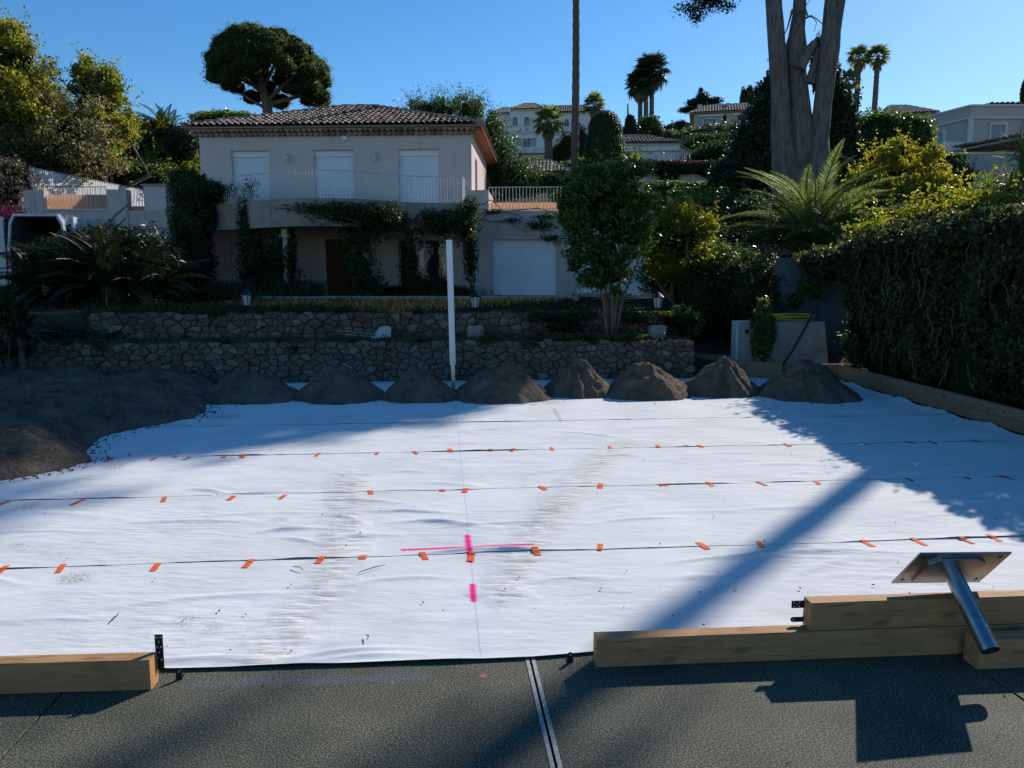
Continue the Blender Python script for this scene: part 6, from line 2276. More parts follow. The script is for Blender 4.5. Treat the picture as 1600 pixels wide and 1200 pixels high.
def fluted(pts, Y, parent, name, seed):
    """thick trunk with ridged bark"""
    k, n = 46, 40
    us = np.interp(np.linspace(0, 1, k), np.linspace(0, 1, len(pts)), [p_[0] for p_ in pts])
    vs_ = np.interp(np.linspace(0, 1, k), np.linspace(0, 1, len(pts)), [p_[1] for p_ in pts])
    rs = np.interp(np.linspace(0, 1, k), np.linspace(0, 1, len(pts)), [p_[2] for p_ in pts]) * Y / FPX
    V = []
    for i in range(k):
        c = P(us[i], vs_[i], Y)
        a = np.linspace(0, 2 * math.pi, n, endpoint=False)
        d = np.column_stack([np.cos(a), np.sin(a), 0 * a])
        tw = np.column_stack([np.cos(a + i * .03), np.sin(a + i * .03), np.full(n, i * .06)])
        rr = rs[i] * (1 + .16 * fbm(tw * np.array([1, 1, .6]) + seed, 2.6, seed) + .05 * fbm(tw * np.array([1, 1, 3]), 5, seed + 2))
        V.append(c + d * rr[:, None])
    V = np.vstack(V)
    F = [(i * n + j, i * n + (j + 1) % n, (i + 1) * n + (j + 1) % n, (i + 1) * n + j) for i in range(k - 1) for j in range(n)]
    F += [tuple((k - 1) * n + j for j in range(n))]
    return put(name, V, F, MT['bark'], parent, True)


fluted([(1232, 420, 22), (1226, 280, 19), (1221, 200, 15), (1218, 140, 13), (1216, 100, 13), (1209, 0, 12), (1203, -120, 11), (1195, -260, 8)], YB, big, "trunk", 3)
fluted([(1252, 420, 30), (1250, 280, 25), (1249, 200, 20), (1247, 150, 16), (1244, 110, 14), (1243, 75, 16), (1246, 45, 11), (1249, 20, 9), (1250, 0, 9), (1256, -110, 7)], YB + .25, big, "trunk", 8)
fluted([(1285, 420, 24), (1279, 280, 19), (1280, 220, 14), (1286, 160, 13), (1295, 85, 14.5), (1298, 50, 13.5), (1305, 0, 14.5), (1316, -120, 13), (1330, -280, 9)], YB - .2, big, "trunk", 14)
mb = MB()
px_tube(mb, [(1250, 108, 8), (1258, 90, 8), (1266, 76, 7), (1273, 66, 5)], YB - .3, 9)
px_tube(mb, [(1264, 130, 7), (1271, 105, 5), (1278, 74, 2)], YB - .1, 8)
mb.put("broken_stub", MT['bark'], big)
mb = MB()
for pts_ in ([(1256, 12, 2), (1262, 25, 1.2), (1274, 28, .9), (1288, 40, .6)], [(1256, 30, 2), (1268, 24, 1), (1276, 35, .6), (1272, 50, .4)], [(1238, 15, 2), (1230, 45, 1), (1222, 60, .5)], [(1262, 24, 1), (1258, 10, .8), (1266, 0, .5)]):
    px_tube(mb, pts_, YB - .2, 5)
mb.put("dead_branch", MT['twig'], big)
crown = [(9.5, 36.0, 20.0, 3.2, 3.0, 2.2), (12.5, 38, 22, 4.0, 3.5, 3.0), (13.5, 35.0, 20.5, 3.0, 2.6, 2.4), (10.5, 39.5, 22.5, 3.5, 3.0, 2.6), (14.2, 38.5, 19.5, 2.6, 2.2, 1.8), (7.6, 37.5, 21.5, 2.8, 2.6, 2.0), (11.5, 34, 18.6, 2.4, 2.0, 1.6)]
crown = []
for c_, a_, z_ in ((-10.9, 41, 19.0), (-11.0, 44, 21.0), (-11.2, 46.5, 20.5), (-13.2, 42, 20.0), (-13.2, 45.5, 22.0), (-15.6, 43, 21.0), (-15.8, 46.5, 22.5), (-17.8, 45, 22), (-12.2, 40, 21.5), (-14.5, 40.5, 22.0), (-16.5, 41.5, 22.5)):
    crown.append((.62 * a_ + .785 * c_, .785 * a_ - .62 * c_, z_, 2.5, 2.5, 1.9))
for c_, a_, z_ in ((-9.0, 39.3, 22.8), (-8.9, 41.3, 23.0), (-9.0, 37.5, 22.0), (-10.4, 40.5, 23.5)):
    crown.append((.62 * a_ + .785 * c_, .785 * a_ - .62 * c_, z_, 1.7, 1.7, 1.4))
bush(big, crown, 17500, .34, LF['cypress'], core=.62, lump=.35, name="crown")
MB().tube([P(1195, -260, YB), (14.0, 40.5, 21)], [.25, .1], 8).tube([P(1330, -280, YB), (19, 41, 21)], [.28, .1], 8).put("limb", MT['bark'], big, True)
# the low twig that hangs into the picture
mb = MB()
hang = [P(1175, -40, 33), P(1130, -12, 33), P(1095, 8, 33), P(1070, 18, 33)]
mb.tube(hang + [], [.09, .05, .03, .012], 6)
mb.tube([P(1197, -230, YB), (12.0, 35.5, 17.5), P(1175, -40, 33)], [.2, .14, .09], 6)
mb.put("hanging_branch", MT['bark'], big)
bush(big, [B(1072, 14, 33, 16, 7), B(1092, 20, 33, 16, 9), B(1120, 4, 33, 18, 9), B(1140, 8, 33, 14, 6), B(1105, 2, 33, 22, 8), B(1088, 28, 33, 9, 5)], 1500, .13, LF['cypress'], core=0, inner=.2, lump=.5, name="hanging_foliage", clump=.12)

# ---- tall palm just outside the right edge: its trunk draws the long shadow over the cloth
tp_ = np.array([17.6, 25.7, 0]); tp_[2] = gz(17.6, 25.7)
op = thing("tall_palm", tuple(tp_), "very tall palm standing beyond the right edge of the picture", "palm")
palm_trunk(tp_, tp_ * [1, 1, 0] + [0, 0, 18.0], .19, .17, op, 40)
for i in range(30):
    inst("frond", FEATHER_DARK[i % 2], op, tp_ * [1, 1, 0] + [0, 0, 18.0], euler_dir(i * 2.39996, math.radians(75 - 120 * (i / 30))), (.95,) * 3)

# ---- cypress and dark trees round the giant trunk
plant("dark_cypress", "dark cypress mass left of the giant trunks", "tree", [B(1190, 230, 42, 36, 75), B(1165, 255, 42, 34, 45), B(1205, 180, 42, 18, 60), B(1188, 165, 42, 12, 34), B(1150, 275, 42, 40, 30), B(1199, 140, 42, 7, 26)], 13000, .2, LF['cypress'], trunk=(.2, MT['bark']), lump=.35, core=.78)
plant("dark_cypress", "dark cypress right behind the rightmost giant trunk", "tree", [B(1312, 210, 43, 26, 70), B(1325, 240, 43, 22, 45), B(1300, 150, 43, 14, 55), B(1278, 105, 43, 10, 42)], 9000, .2, LF['cypress'], trunk=(.2, MT['bark']), lump=.35, core=.78)
plant("clipped_hedge", "dark clipped hedge with shiny top below the two slim palms", "hedge", [B(1370, 215, 50, 40, 36), B(1420, 215, 50, 34, 34), B(1345, 225, 50, 26, 36), B(1440, 222, 50, 14, 28)], 9000, .2, LF['glossy'], lump=.2, core=.82, box=3)
# ---- laurel slope under hill house
plant("laurel_shrub", "dark shrub slope between the white terrace wall and giant trunks", "shrub", [B(1150, 240, 75, 70, 22), B(1120, 225, 85, 60, 14), B(1160, 262, 64, 40, 16)], 6000, .3, LF['dark'], lump=.3, core=.8)
plant("oleander_row", "grey green oleander hedge before the pale green house", "hedge", [B(1090, 212, 100, 26, 12), B(1125, 208, 100, 26, 13), B(1150, 206, 100, 18, 12), B(1065, 216, 100, 24, 9), B(1038, 214, 100, 22, 9), B(1108, 204, 100, 14, 10)], 6000, .34, LF['olive'], lump=.4, core=.7)
plant("pencil_cypress", "small pencil cypress against the pale green house wall", "tree", [B(1132, 198, 104, 4.5, 16)], 900, .3, LF['cypress'], core=.8, lump=.1)

# ---- hedges and shrubs mid right
plant("clipped_hedge", "long low clipped hedge below the white terrace wall", "hedge", [B(1040, 292, 50, 34, 7, 1.2), B(1090, 293, 50, 34, 7, 1.2), B(1140, 291, 50, 34, 8, 1.2)], 5000, .16, LF['shrub'], box=4, lump=.12, core=.85)
plant("clipped_hedge", "square clipped hedge block right of the glossy tree", "hedge", [B(1033, 310, 36, 14, 21, .5)], 1800, .13, LF['dark'], box=6, lump=.08, core=.88)
plant("clipped_hedge", "dark hedge behind the lime bush on the slope", "hedge", [B(1095, 305, 42, 46, 12, .8), B(1150, 308, 42, 40, 14, .8)], 4000, .15, LF['dark'], box=4, lump=.15, core=.85)
plant("laurel_shrub", "broad shiny laurel shrubs above the lime bush", "shrub", [B(1095, 325, 30, 34, 20), B(1135, 330, 30, 30, 20), B(1070, 320, 31, 24, 16), B(1125, 350, 29, 44, 22)], 7500, .13, LF['shrub'], lump=.4, core=.7, shoots=200, gaps=.2)
plant("laurel_shrub", "dark shrubs hidden behind the lime bush by the garage end", "shrub", [B(1050, 425, 26, 46, 34), B(1100, 395, 25, 40, 34), B(1140, 385, 26, 34, 30)], 5000, .12, LF['ivy'], lump=.3, core=.8, sub=50, shoots=150)
plant("hedge_block", "dark hedge closing the terrace beside the garage wing", "hedge", [B(893, 322, 33, 32, 30, 1.0), B(1000, 335, 34, 40, 40, 1.0)], 3500, .14, LF['dark'], box=3, lump=.15, core=.85)

# ---- topiary
cone = [B(945, 270, 42, 34, 34), B(945, 235, 42, 31, 36), B(945, 205, 42, 26, 30)]
plant("clipped_cone", "tall clipped green cone with rounded top behind the glossy tree", "topiary", cone, 15000, .075, LF['conifer'], lump=.02, core=.97, inner=.95, nspread=.6)
plant("clipped_cone", "smaller clipped conical tree left of the three tall palms", "topiary", [B(985, 205, 95, 12, 14), B(985, 192, 95, 8, 12)], 2500, .25, LF['cypress'], lump=.08, core=.9)
# ---- conifers behind the house
plant("conifer", "tall feathery conifer against the right wall of the house", "tree", [B(775, 260, 40, 32, 40), B(765, 225, 40, 24, 34), B(795, 270, 40, 28, 32), B(770, 200, 40, 12, 16), B(745, 180, 42, 10, 20)], 9000, .17, LF['conifer'], trunk=(.15, MT['bark']), lump=.5, core=.62, aspect=.3, axis=(.5, 0, .6), shoots=400, gaps=.25)
plant("conifer", "spreading conifer below the pale tiled outbuilding", "tree", [B(835, 283, 41, 46, 16), B(880, 290, 41, 30, 14), B(815, 292, 40, 36, 14)], 6000, .16, LF['conifer'], lump=.45, core=.62, aspect=.3, axis=(.5, 0, .3), shoots=250, gaps=.25)
plant("conifer", "ragged conifer tops showing over the house roof", "tree", [B(668, 172, 52, 28, 14), B(700, 172, 52, 26, 12), B(730, 170, 50, 16, 20), B(748, 166, 50, 7, 14), B(652, 178, 52, 16, 12), B(690, 160, 52, 6, 8), B(715, 160, 52, 6, 9)], 6000, .2, LF['conifer'], trunk=(.15, MT['bark']), lump=.6, core=.5, aspect=.25, axis=(.2, 0, .8), shoots=300, gaps=.25)
plant("purple_shrub", "dark purple leaved shrub left of the bare palm trunk", "shrub", [B(884, 232, 95, 14, 22), B(905, 225, 95, 18, 24), B(870, 240, 95, 10, 12)], 3000, .3, LF['dark'], core=.75, lump=.35)
plant("laurel_shrub", "low sunny bushes in front of the white villa", "shrub", [B(870, 250, 100, 30, 6), B(830, 252, 100, 24, 4)], 1500, .3, LF['olive'], core=.7)

# ---- palms on the hill
q = lambda u, v, Y: P(u, v, Y)
PG = "fan palms on the hill"
fan_palm("fan_palm", "fan palm standing in front of the white villa", q(857, 252, 92), q(857, 192, 92), 1.25, 34, PG, .42, FAN_GREEN)
fan_palm("fan_palm", "fan palm just right of the bare tall trunk", q(926, 240, 88), q(928, 166, 88), .85, 32, PG, .36, FAN_GREEN)
for u, vt, sc, lab in ((1018, 113, 1.25, "tallest of the three clustered fan palms above the roofs"), (1000, 134, 1.05, "left and lowest of the three clustered fan palms"), (1009, 126, 1.05, "middle of the three clustered fan palms")):
    fan_palm("fan_palm", lab, q(u, 200, 104), q(u, vt, 104), sc * 1.22, 40, PG, .27, FAN, 16)
for u, vt, lab in ((1342, 92, "left one of the two slim fan palms right of the giant trunks"), (1371, 91, "right one of the two slim fan palms right of the giant trunks")):
    fan_palm("fan_palm", lab, q(u - 6, 190, 70), q(u, vt, 70), .68, 30, PG, .2, FAN_GREEN, 8)
fan_palm("fan_palm", "half hidden low fan palm between giant trunk and slim palms", q(1325, 200, 68), q(1325, 130, 68), .68, 26, PG, .2, FAN_GREEN, 10)
fan_palm("fan_palm", "tiny fan palm seedling beside the glossy tree crown", q(990, 285, 40), q(989, 266, 40), .55, 18, PG, .1, FAN_GREEN, 0)
# very tall bare palm trunk
pt = P(897, 300, 46)
base_ = (pt[0], 46, gz(pt[0], 46))
tt_ = thing("tall_palm", base_, "very tall bare palm trunk rising out of the picture beside the villa", "palm")
palm_trunk(base_, P(899, -110, 46), .26, .17, tt_, 46)
for i in range(24):
    inst("frond", FAN[i % 2], tt_, P(899, -112, 46), euler_dir(i * 2.39996, math.radians(80 - 120 * i / 24)), (1.2,) * 3)
o = MB().tube([P(981, 205, 100), P(981, 185, 100), P(981, 162, 100)], [.16, .13, .08], 8).put("bare_mast", MT['bark_palm'], None, False, loc=tuple(P(981, 205, 100))); tag(o, "thin dark mast left of the three tall palms", "mast")
feather_palm("feather_palm", "dark feather palm above the creeper left of the house roof", P(258, 260, 44), P(258, 212, 44), .85, 40, FEATHER_DARK, 86, -25, .3)

# ---- umbrella pine
pnY = 56.0
pine = thing("umbrella_pine", tuple(P(416, 230, pnY)), "large round crowned umbrella pine behind the house roof", "tree")
pc_ = P(423, 117, pnY)
pb2 = []
while len(pb2) < 150:
    d_ = unit(1)[0]
    if d_[2] < -.42:
        continue
    rx_, rz_ = 82 * pnY / FPX, 62 * pnY / FPX
    q_ = pc_ + d_ * np.array([rx_, rx_ * .95, rz_ if d_[2] > 0 else rz_ * 1.1]) * rng.uniform(.84, 1.0)
    q_[2] -= .17 * (q_[0] - pc_[0])
    s_ = rng.uniform(9, 17) * pnY / FPX
    pb2.append((q_[0], q_[1], q_[2], s_ * 1.2, s_ * 1.2, s_ * .85))
bush(pine, pb2, 52000, .13, LF['pine'], core=.8, lump=.25, aspect=.35, nspread=1.2, name="crown", lscale=3, gaps=.16, inner=.7, shoots=350)
mb = MB()
px_tube(mb, [(419, 240, 9), (419, 180, 8), (416, 160, 7), (409, 135, 6), (404, 110, 4)], pnY, 9)
for pts_ in ([(416, 160, 4), (440, 135, 3), (465, 115, 2)], [(412, 145, 4), (385, 125, 3), (362, 105, 2)], [(416, 165, 4), (450, 155, 3), (485, 145, 2)], [(410, 140, 3), (425, 110, 2.5), (440, 80, 1.5)], [(417, 170, 3), (395, 158, 2), (375, 145, 1.5)]):
    px_tube(mb, pts_, pnY, 7)
mb.put("trunk", MT['bark'], pine, True)
plant("laurel_shrub", "low bushes just over the left part of the house roof", "shrub", [B(345, 184, 46, 36, 8), B(380, 182, 46, 20, 6), B(315, 190, 46, 20, 10)], 2500, .2, LF['shrub'], lump=.4, core=.6)

# ---- creeper covered trees on the left slope
CR = "creeper covered trees on the left slope"
plant("creeper_tree", "tall creeper covered tree at the left picture edge", "tree", [B(18, 100, 33, 36, 55), B(10, 170, 33, 60, 60), B(40, 85, 33, 16, 30), B(0, 60, 33, 30, 20), B(50, 190, 33, 40, 50)], 17000, .15, LF['creeper'], CR, (.2, MT['bark']), nspread=2.0, lump=.45, core=.5, fill=.25, shoots=450, gaps=.2, sub=80)
plant("creeper_tree", "grey green twiggy thicket in the middle of the left slope", "tree", [B(75, 160, 35, 36, 46), B(100, 205, 34, 60, 50), B(60, 240, 33, 70, 40), B(130, 240, 33, 50, 40), B(20, 270, 32, 50, 50)], 15000, .14, LF['thicket'], CR, (.2, MT['bark']), nspread=2.0, lump=.45, core=.5, fill=.25, shoots=350, gaps=.2, sub=80)
plant("creeper_tree", "pointed creeper hung tree with yellow leaves left of the palm", "tree", [B(145, 140, 36, 28, 42), B(132, 110, 36, 10, 18), B(165, 165, 36, 26, 46), B(168, 120, 36, 12, 12), B(155, 210, 35, 40, 40), B(195, 190, 36, 14, 30)], 13000, .15, LF['creeper'], CR, (.18, MT['bark']), nspread=2.0, lump=.5, core=.5, fill=.25, shoots=400, gaps=.2, sub=80)
plant("creeper_mound", "bright yellow green creeper mound left of the house corner", "creeper", [B(235, 230, 44, 34, 34), B(270, 255, 43, 40, 26), B(295, 262, 43, 20, 18), B(215, 215, 45, 16, 34)], 8500, .16, LF['lime'], None, nspread=2.0, lump=.45, core=.55, sub=40, shoots=250, gaps=.2)
plant("creeper_mound", "green bushes just behind the white picket fence", "bush", [B(180, 268, 38.5, 60, 30), B(240, 275, 38.5, 46, 22), B(120, 265, 38, 50, 24)], 7000, .14, LF['shrub'], None, lump=.35, core=.7)
plant("dark_cypress", "small dark column tree between creeper trees and house", "tree", [B(204, 215, 37.5, 11, 38), B(285, 225, 40, 22, 24)], 3500, .16, LF['cypress'], None, core=.8, lump=.2)
plant("dry_thicket", "brown leafless thicket at the left edge behind the van", "bush", [B(15, 290, 30, 40, 40), B(55, 300, 31.5, 24, 24)], 4000, .12, LF['dead'], None, core=.6, lump=.4)
plant("bougainvillea", "magenta bougainvillea above the van at the left edge", "shrub", [B(10, 330, 27, 26, 12), B(-10, 335, 27, 24, 16), B(32, 334, 27, 12, 7)], 800, .08, LF['magenta'], None, core=0, inner=.4, lump=.4)
plant("bougainvillea", "long bougainvillea hedge with magenta top on the white terrace wall", "shrub", [B(1030, 262, 65, 20, 10, .7), B(1060, 262, 65, 26, 9, .7), B(1095, 262, 65, 22, 9, .7), B(1045, 275, 65, 14, 12, .5), B(1120, 266, 65, 26, 14, .7)], 5000, .2, LF['dark'], None, core=.75, lump=.3)
plant("bougainvillea", "magenta bracts along the top of the terrace wall hedge", "flowers", [B(1030, 253.5, 65, 20, 2.6, .6), B(1060, 253, 65, 26, 2.4, .6), B(1092, 254, 65, 20, 2.4, .6)], 1200, .17, LF['magenta'], None, core=0, inner=.3)
# bare twigs in the left thicket
mb = MB()
for i in range(110):
    u, v = rng.uniform(0, 170), rng.uniform(120, 290)
    p0 = P(u, v, 32.5 + rng.uniform(-.6, .6))
    d_ = unit(1)[0] * [1, .4, 1]
    pts_ = [p0]
    for k in range(4):
        d_ = d_ + unit(1)[0] * .35
        pts_.append(pts_[-1] + d_ * .22)
    mb.tube(pts_, [.014, .011, .008, .006, .003], 4)
o = mb.put("bare_twigs", MT['twig']); tag(o, "tangle of bare grey twigs in the left slope thicket", "twigs", kind="stuff")

# ---- far trees on the hill
plant("cedar", "layered dark cedar behind the pale green house", "tree", [B(1098, 150, 140, 10, 6), B(1088, 160, 140, 18, 5), B(1110, 158, 140, 18, 5), B(1096, 170, 140, 26, 6), B(1120, 168, 140, 14, 5), B(1072, 172, 140, 12, 4), B(1062, 196, 140, 10, 7), B(1095, 141, 140, 4, 4)], 5000, .42, LF['cypress'], None, (.3, MT['bark']), lump=.4, core=.7, aspect=.3)
plant("pencil_cypress", "pair of dark cypresses behind the right chimney", "tree", [B(1161, 160, 130, 5, 22), B(1171, 156, 130, 8, 20), B(1178, 172, 130, 14, 12)], 2500, .36, LF['cypress'], None, core=.85, lump=.12)
plant("laurel_tree", "round dark tree at the foot of the three tall palms", "tree", [B(1015, 196, 98, 16, 14), B(1026, 204, 98, 10, 10), B(1000, 210, 98, 14, 9)], 2500, .32, LF['glossy'], None, core=.75, lump=.25)
plant("pencil_cypress", "cypress tip cut by the right picture edge above the beige house", "tree", [B(1601, 150, 70, 6, 26)], 900, .25, LF['cypress'], None, core=.85, lump=.1)
far_b = []
for u in np.arange(-200, 1900, 60):
    far_b.append(B(u, 215 + rng.uniform(-6, 6), 190, 50, 20, 8))
plant("hill_wood", "far belt of trees along the hill crest", "trees", far_b, 9000, .8, LF['dark'], None, core=.85, lump=.3)
mass = [B(700, 235, 60, 60, 40, 2), B(620, 240, 58, 60, 40, 2), B(500, 240, 58, 80, 40, 2), B(380, 240, 58, 80, 40, 2), B(260, 240, 58, 80, 40, 2)]
plant("garden_shrubs", "dark garden shrubs on the slope hidden behind the house", "shrub", mass, 4000, .3, LF['dark'], None, core=.85, lump=.2)
plant("garden_shrubs", "green garden slope below the white villa and outbuilding", "shrub", [B(820, 275, 70, 80, 14, 2), B(930, 285, 60, 60, 16, 2), B(960, 262, 72, 30, 16, 2), B(905, 262, 74, 30, 14, 2)], 5000, .25, LF['shrub'], None, core=.85, lump=.25)
plant("garden_shrubs", "dark slope planting under the beige house and hedge", "shrub", [B(1380, 265, 47, 60, 36, 2), B(1470, 280, 44, 50, 40, 2), B(1310, 280, 46, 40, 30, 2), B(1230, 285, 47, 60, 24, 2)], 5000, .2, LF['dark'], None, core=.85, lump=.25)

# ---- ivy and vines on the house
plant("ivy_column", "thick dark ivy covering the left corner pillar of the house", "ivy", [B(300, 300, 28.3, 34, 30, .7), B(300, 350, 28.3, 34, 40, .7), B(298, 410, 28.3, 38, 50, .8), B(330, 300, 28.4, 22, 18, .5), B(325, 340, 28.4, 14, 26, .4), B(280, 285, 28.4, 14, 20, .4)], 12000, .11, LF['ivy'], lump=.25, core=.82)
plant("porch_vine", "dark vine masses round the left porch columns", "vine", [B(385, 345, 28.0, 14, 40, .3), B(395, 400, 28.0, 26, 52, .4), B(420, 430, 27.9, 44, 36, .5), B(438, 405, 27.8, 22, 46, .4), B(455, 400, 27.7, 8, 44, .25)], 7500, .10, LF['ivy'], lump=.4, core=.6, fill=.2)
plant("porch_vine", "leafy vine hanging from the balcony edge over the front door", "vine", [B(510, 326, 26.6, 54, 10, .3), B(560, 330, 26.7, 50, 14, .35), B(600, 335, 27.2, 34, 18, .35), B(560, 365, 27.2, 32, 34, .35), B(562, 420, 27.3, 27, 44, .4), B(575, 445, 27.3, 30, 20, .4), B(540, 340, 26.8, 60, 16, .35), B(600, 350, 27.3, 40, 22, .35), B(625, 345, 27.6, 14, 16, .3)], 9500, .10, LF['dark'], lump=.45, core=.5, fill=.3)
plant("porch_vine", "vine with sunlit leaves around the right porch column by the glass door", "vine", [B(695, 345, 28.0, 36, 16, .4), B(728, 350, 28.2, 20, 34, .4), B(735, 400, 28.4, 12, 44, .35), B(640, 415, 28.0, 17, 52, .35), B(655, 445, 28.0, 24, 20, .35), B(690, 350, 28.0, 44, 22, .4), B(735, 325, 28.2, 14, 18, .3)], 8000, .10, LF['ivy'], lump=.45, core=.5, fill=.3)
mb = MB()
VR = random.Random(4)
for (a, b) in (((735, 330), (860, 360)), ((740, 345), (830, 370)), ((745, 318), (790, 330)), ((755, 335), (875, 335)), ((430, 322), (560, 345)), ((440, 320), (520, 352)), ((455, 325), (500, 350)), ((820, 350), (868, 385)), ((860, 335), (885, 365))):
    Yv = 28.0 if a[0] > 600 else 26.5
    if b[0] > 770:
        Yv = 29.7
    pts_ = []
    for k in range(8):
        f_ = k / 7
        pts_.append(P(a[0] + (b[0] - a[0]) * f_, a[1] + (b[1] - a[1]) * f_ + VR.uniform(-5, 5) - 8 * math.sin(f_ * 3), Yv))
    mb.tube(pts_, [.03 - .003 * k for k in range(8)], 5)
runn = thing("wisteria_runners", P(760, 340, 29.7), "dark wisteria runners creeping along the garage wall and balcony", "vine")
mb.put("stems", MT["bark"], runn)["kind"] = "stuff"
bl = [B(845, 352, 29.6, 28, 8, .2), B(862, 372, 29.6, 18, 6, .2), B(800, 345, 29.7, 20, 4, .15), B(770, 332, 29.7, 16, 4, .15), B(855, 338, 29.6, 22, 5, .2)]
bush(runn, bl, 900, .12, LF['dark'], core=0, inner=.2, lump=.5, name="foliage")
plant("balcony_plant", "sparse climber growing through the left balcony bars", "climber", [B(362, 300, 28.35, 20, 16, .2), B(392, 295, 27.9, 14, 18, .2), B(345, 310, 28.5, 12, 10, .2)], 700, .09, LF['dark'], core=0, inner=.2, lump=.5)

# ---- big dark cycad clump and spiky plant at the left
def cycad(name, label, u, v, Y, sc, n, dead=10, spread=.9):
    c = P(u, v, Y)
    z0 = gz(c[0], c[1])
    t = thing(name, (c[0], c[1], z0), label, "cycad")
    MB().tube([(c[0], c[1], z0 - .2), (c[0], c[1], c[2])], [.25, .22], 10).put("trunk", MT['bark_palm'], t)
    for i in range(n):
        az = i * 2.39996; el = math.radians(84 - 95 * (i / n) ** .8 + rng.uniform(-6, 6))
        inst("frond", CYCAD[i % 3], t, (c[0] + rng.uniform(-.3, .3), c[1] + rng.uniform(-.3, .3), c[2] + rng.uniform(-.2, .1)), euler_dir(az, el - .2, rng.uniform(-.6, .6)), (sc * rng.uniform(.8, 1.1),) * 3)
    for i in range(dead):
        az = rng.uniform(-math.pi, 0)
        inst("dead_frond", CYCAD_DEAD[0], t, (c[0], c[1] - .2, c[2] - .2), euler_dir(az, math.radians(rng.uniform(-35, 5))), (sc * .9,) * 3)
    return t


cycad("cycad", "huge dark cycad clump before the van at the left", 165, 455, 21.0, 1.25, 74, 16)
cycad("cycad", "left hand dark cycad beside the stone wall, under the van", 75, 470, 20.6, 1.1, 60, 6)
cycad("cycad", "right hand dark cycad reaching to the ivy corner", 240, 465, 21.6, 1.05, 60, 12)
plant("cycad_mass", "dense dark mass of cycad foliage behind the single fronds at the left", "shrub", [B(150, 430, 21.8, 100, 60, .9), B(80, 450, 21.4, 50, 60, .7), B(235, 440, 22.2, 50, 56, .7), B(150, 480, 21.0, 110, 34, .6), B(190, 398, 22.3, 78, 44, .9), B(130, 405, 22.3, 50, 44, .8)], 12000, .32, LF['cycad'], core=.8, lump=.3, aspect=.12)
spiky("agave", "dark spiky agave at the left picture edge on the low stone wall", [(8, 500), (30, 520)], 16.2, 1.0, 60, SWORD_DARK)


# ---- grasses and ground cover
def grass(name, label, spots, n, h, mat, cat="grass"):
    Vs, Fs, b = [], [], 0
    for (c, rx, ry, k) in spots:
        m = int(n * k)
        base = np.column_stack([c[0] + rng.normal(size=m) * rx, c[1] + rng.normal(size=m) * ry, np.full(m, 0.0)])
        base[:, 2] = ground_z(base[:, 0] * EX[0] + base[:, 1] * EX[1], base[:, 0] * EY[0] + base[:, 1] * EY[1]) - .02
        hh = h * rng.uniform(.5, 1.2, m)
        a = rng.uniform(0, 2 * math.pi, m)
        ln = rng.uniform(.1, .5, m) * hh
        d = np.column_stack([np.cos(a), np.sin(a), 0 * a])
        w = np.column_stack([-np.sin(a), np.cos(a), 0 * a]) * .008
        up = np.array([0, 0, 1.0])
        mid = base + d * (ln * .35)[:, None] + up * (hh * .6)[:, None]
        tip = base + d * ln[:, None] + up * hh[:, None]
        V = np.stack([base - w, base + w, mid + w * .7, tip, mid - w * .7], 1).reshape(-1, 3)
        Vs.append(V); Fs.append(np.arange(5 * m, dtype=np.int32).reshape(m, 5) + b); b += 5 * m
    o = put(name, np.vstack(Vs), np.vstack(Fs), mat)
    tag(o, label, cat, kind="stuff")


def kp(kx, ky):
    return K.w(kx, ky, 0)


grass("terrace_grass", "rough green grass on the upper terrace", [(kp(x, y), .9, .5, 1) for x in np.arange(-9, 5, 1.2) for y in (19.6, 21, 22.6, 24)], 260, .16, LF['terrace_grass'])
grass("ledge_grass", "dry grass on the ledge between the two stone walls", [(kp(x, 18.05), .5, .22, 1) for x in np.arange(-10, 5.4, .8)], 300, .11, LF['dry_grass'])
grass("dry_grass_tufts", "tall dry grass tufts before the porch", [(P(365, 465, 24.5), .35, .25, 1), (P(340, 470, 23.5), .3, .2, 1), (P(462, 462, 26), .35, .2, 1), (P(480, 464, 26), .3, .2, .7)], 420, .6, LF['dry_grass'])
grass("green_grass_tuft", "bright green sunlit grass before the glass door", [(P(660, 462, 28.2), .9, .25, 1), (P(695, 462, 28.2), .35, .25, .7), (P(625, 463, 28.0), .3, .2, .4)], 2200, .42, LF['grass'])
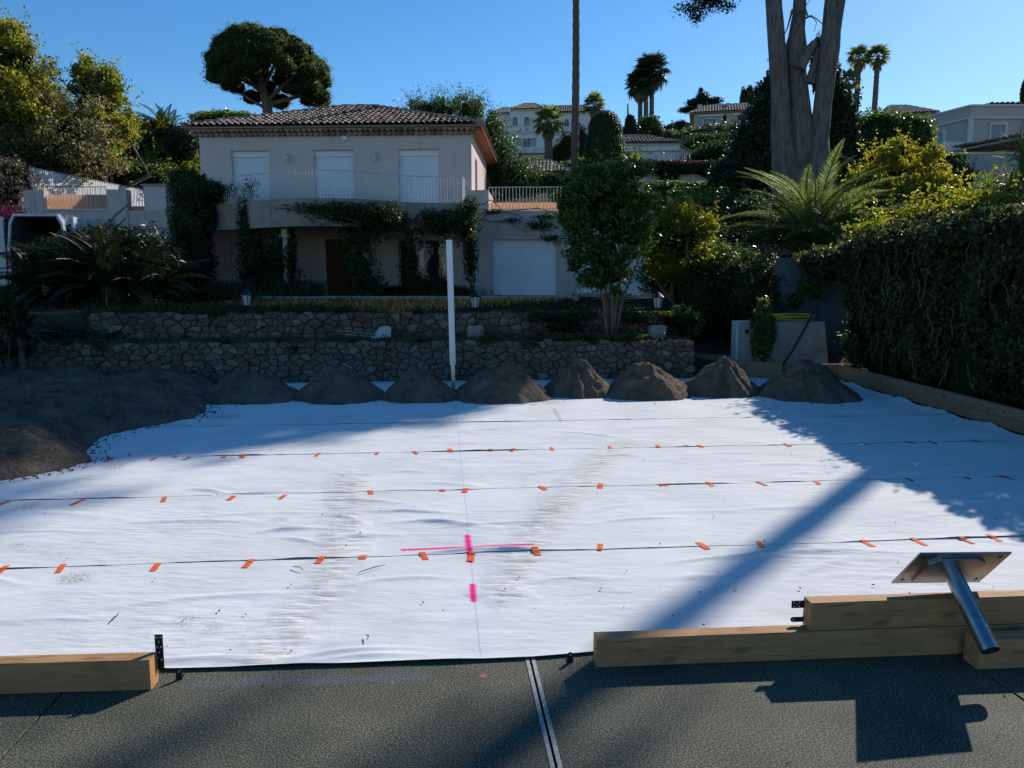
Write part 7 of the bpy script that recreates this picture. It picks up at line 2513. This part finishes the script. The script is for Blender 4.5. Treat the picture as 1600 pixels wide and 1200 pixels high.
sp_ = [(kp(x, 18.78), .0, .0, 0) for x in (0,)]
plant("ground_cover", "ivy ground cover hanging over the upper stone wall below the benches", "ground cover", [B(u, v, 18.45, 16, 8, .25) for u, v in ((840, 496), (865, 494), (890, 496), (915, 493), (985, 495), (1005, 497), (870, 510), (895, 512))], 3800, .07, LF['ivy'], core=.5, lump=.4)
plant("ground_cover", "low leafy ground cover along the lower ledge at the foot of the tree", "ground cover", [B(u, 527, 17.9, 18, 5, .25) for u in (880, 905, 935, 965, 990)], 3000, .07, LF['shrub'], core=.5, lump=.4)
plant("ground_cover", "small sunlit plants on top of the upper wall beside the right lantern", "ground cover", [B(u, 490, 19.0, 14, 4, .3) for u in (980, 1000, 1020, 1042, 880, 850)], 2200, .07, LF['lime'], core=.4, lump=.5)
plant("ground_cover", "ivy draping over the end of the upper stone wall", "ground cover", [B(1065, 490, 19.1, 14, 14, .3), B(1080, 505, 19.3, 14, 20, .4)], 1600, .08, LF['shrub'], core=.5, lump=.4)
plant("ground_cover", "dark creeping plants between the cycads and the stone walls", "ground cover", [B(60, 520, 17.4, 40, 14, .4), B(130, 525, 17.8, 50, 10, .4), B(200, 515, 18.6, 40, 12, .4), B(20, 545, 16.2, 26, 10, .4)], 4500, .08, LF['cycad'], core=.6, lump=.4)


# ---- weeds and trailing ivy that break the wall tops
for label, ky_, zt, xs_ in (("weeds and trailing ivy along the top of the lower stone wall", 17.32, .93, np.arange(-10.2, 5.6, .42)), ("weeds and trailing ivy along the top of the upper stone wall", 18.74, 1.52, np.arange(-8.0, 5.3, .45))):
    bl = []
    for x in xs_:
        if rng.uniform() < .62:
            bl.append(tuple(K.w(x + rng.uniform(-.2, .2), ky_ + rng.uniform(-.06, .15), zt - rng.uniform(0, .10) * rng.choice([0, 1, 2]))) + (rng.uniform(.10, .30), .12, rng.uniform(.05, .16)))
    plant("wall_weeds", label, "weeds", bl, 5200, .055, LF['ivy'], core=0, inner=.2, lump=.5, nspread=1.5, shoots=160)
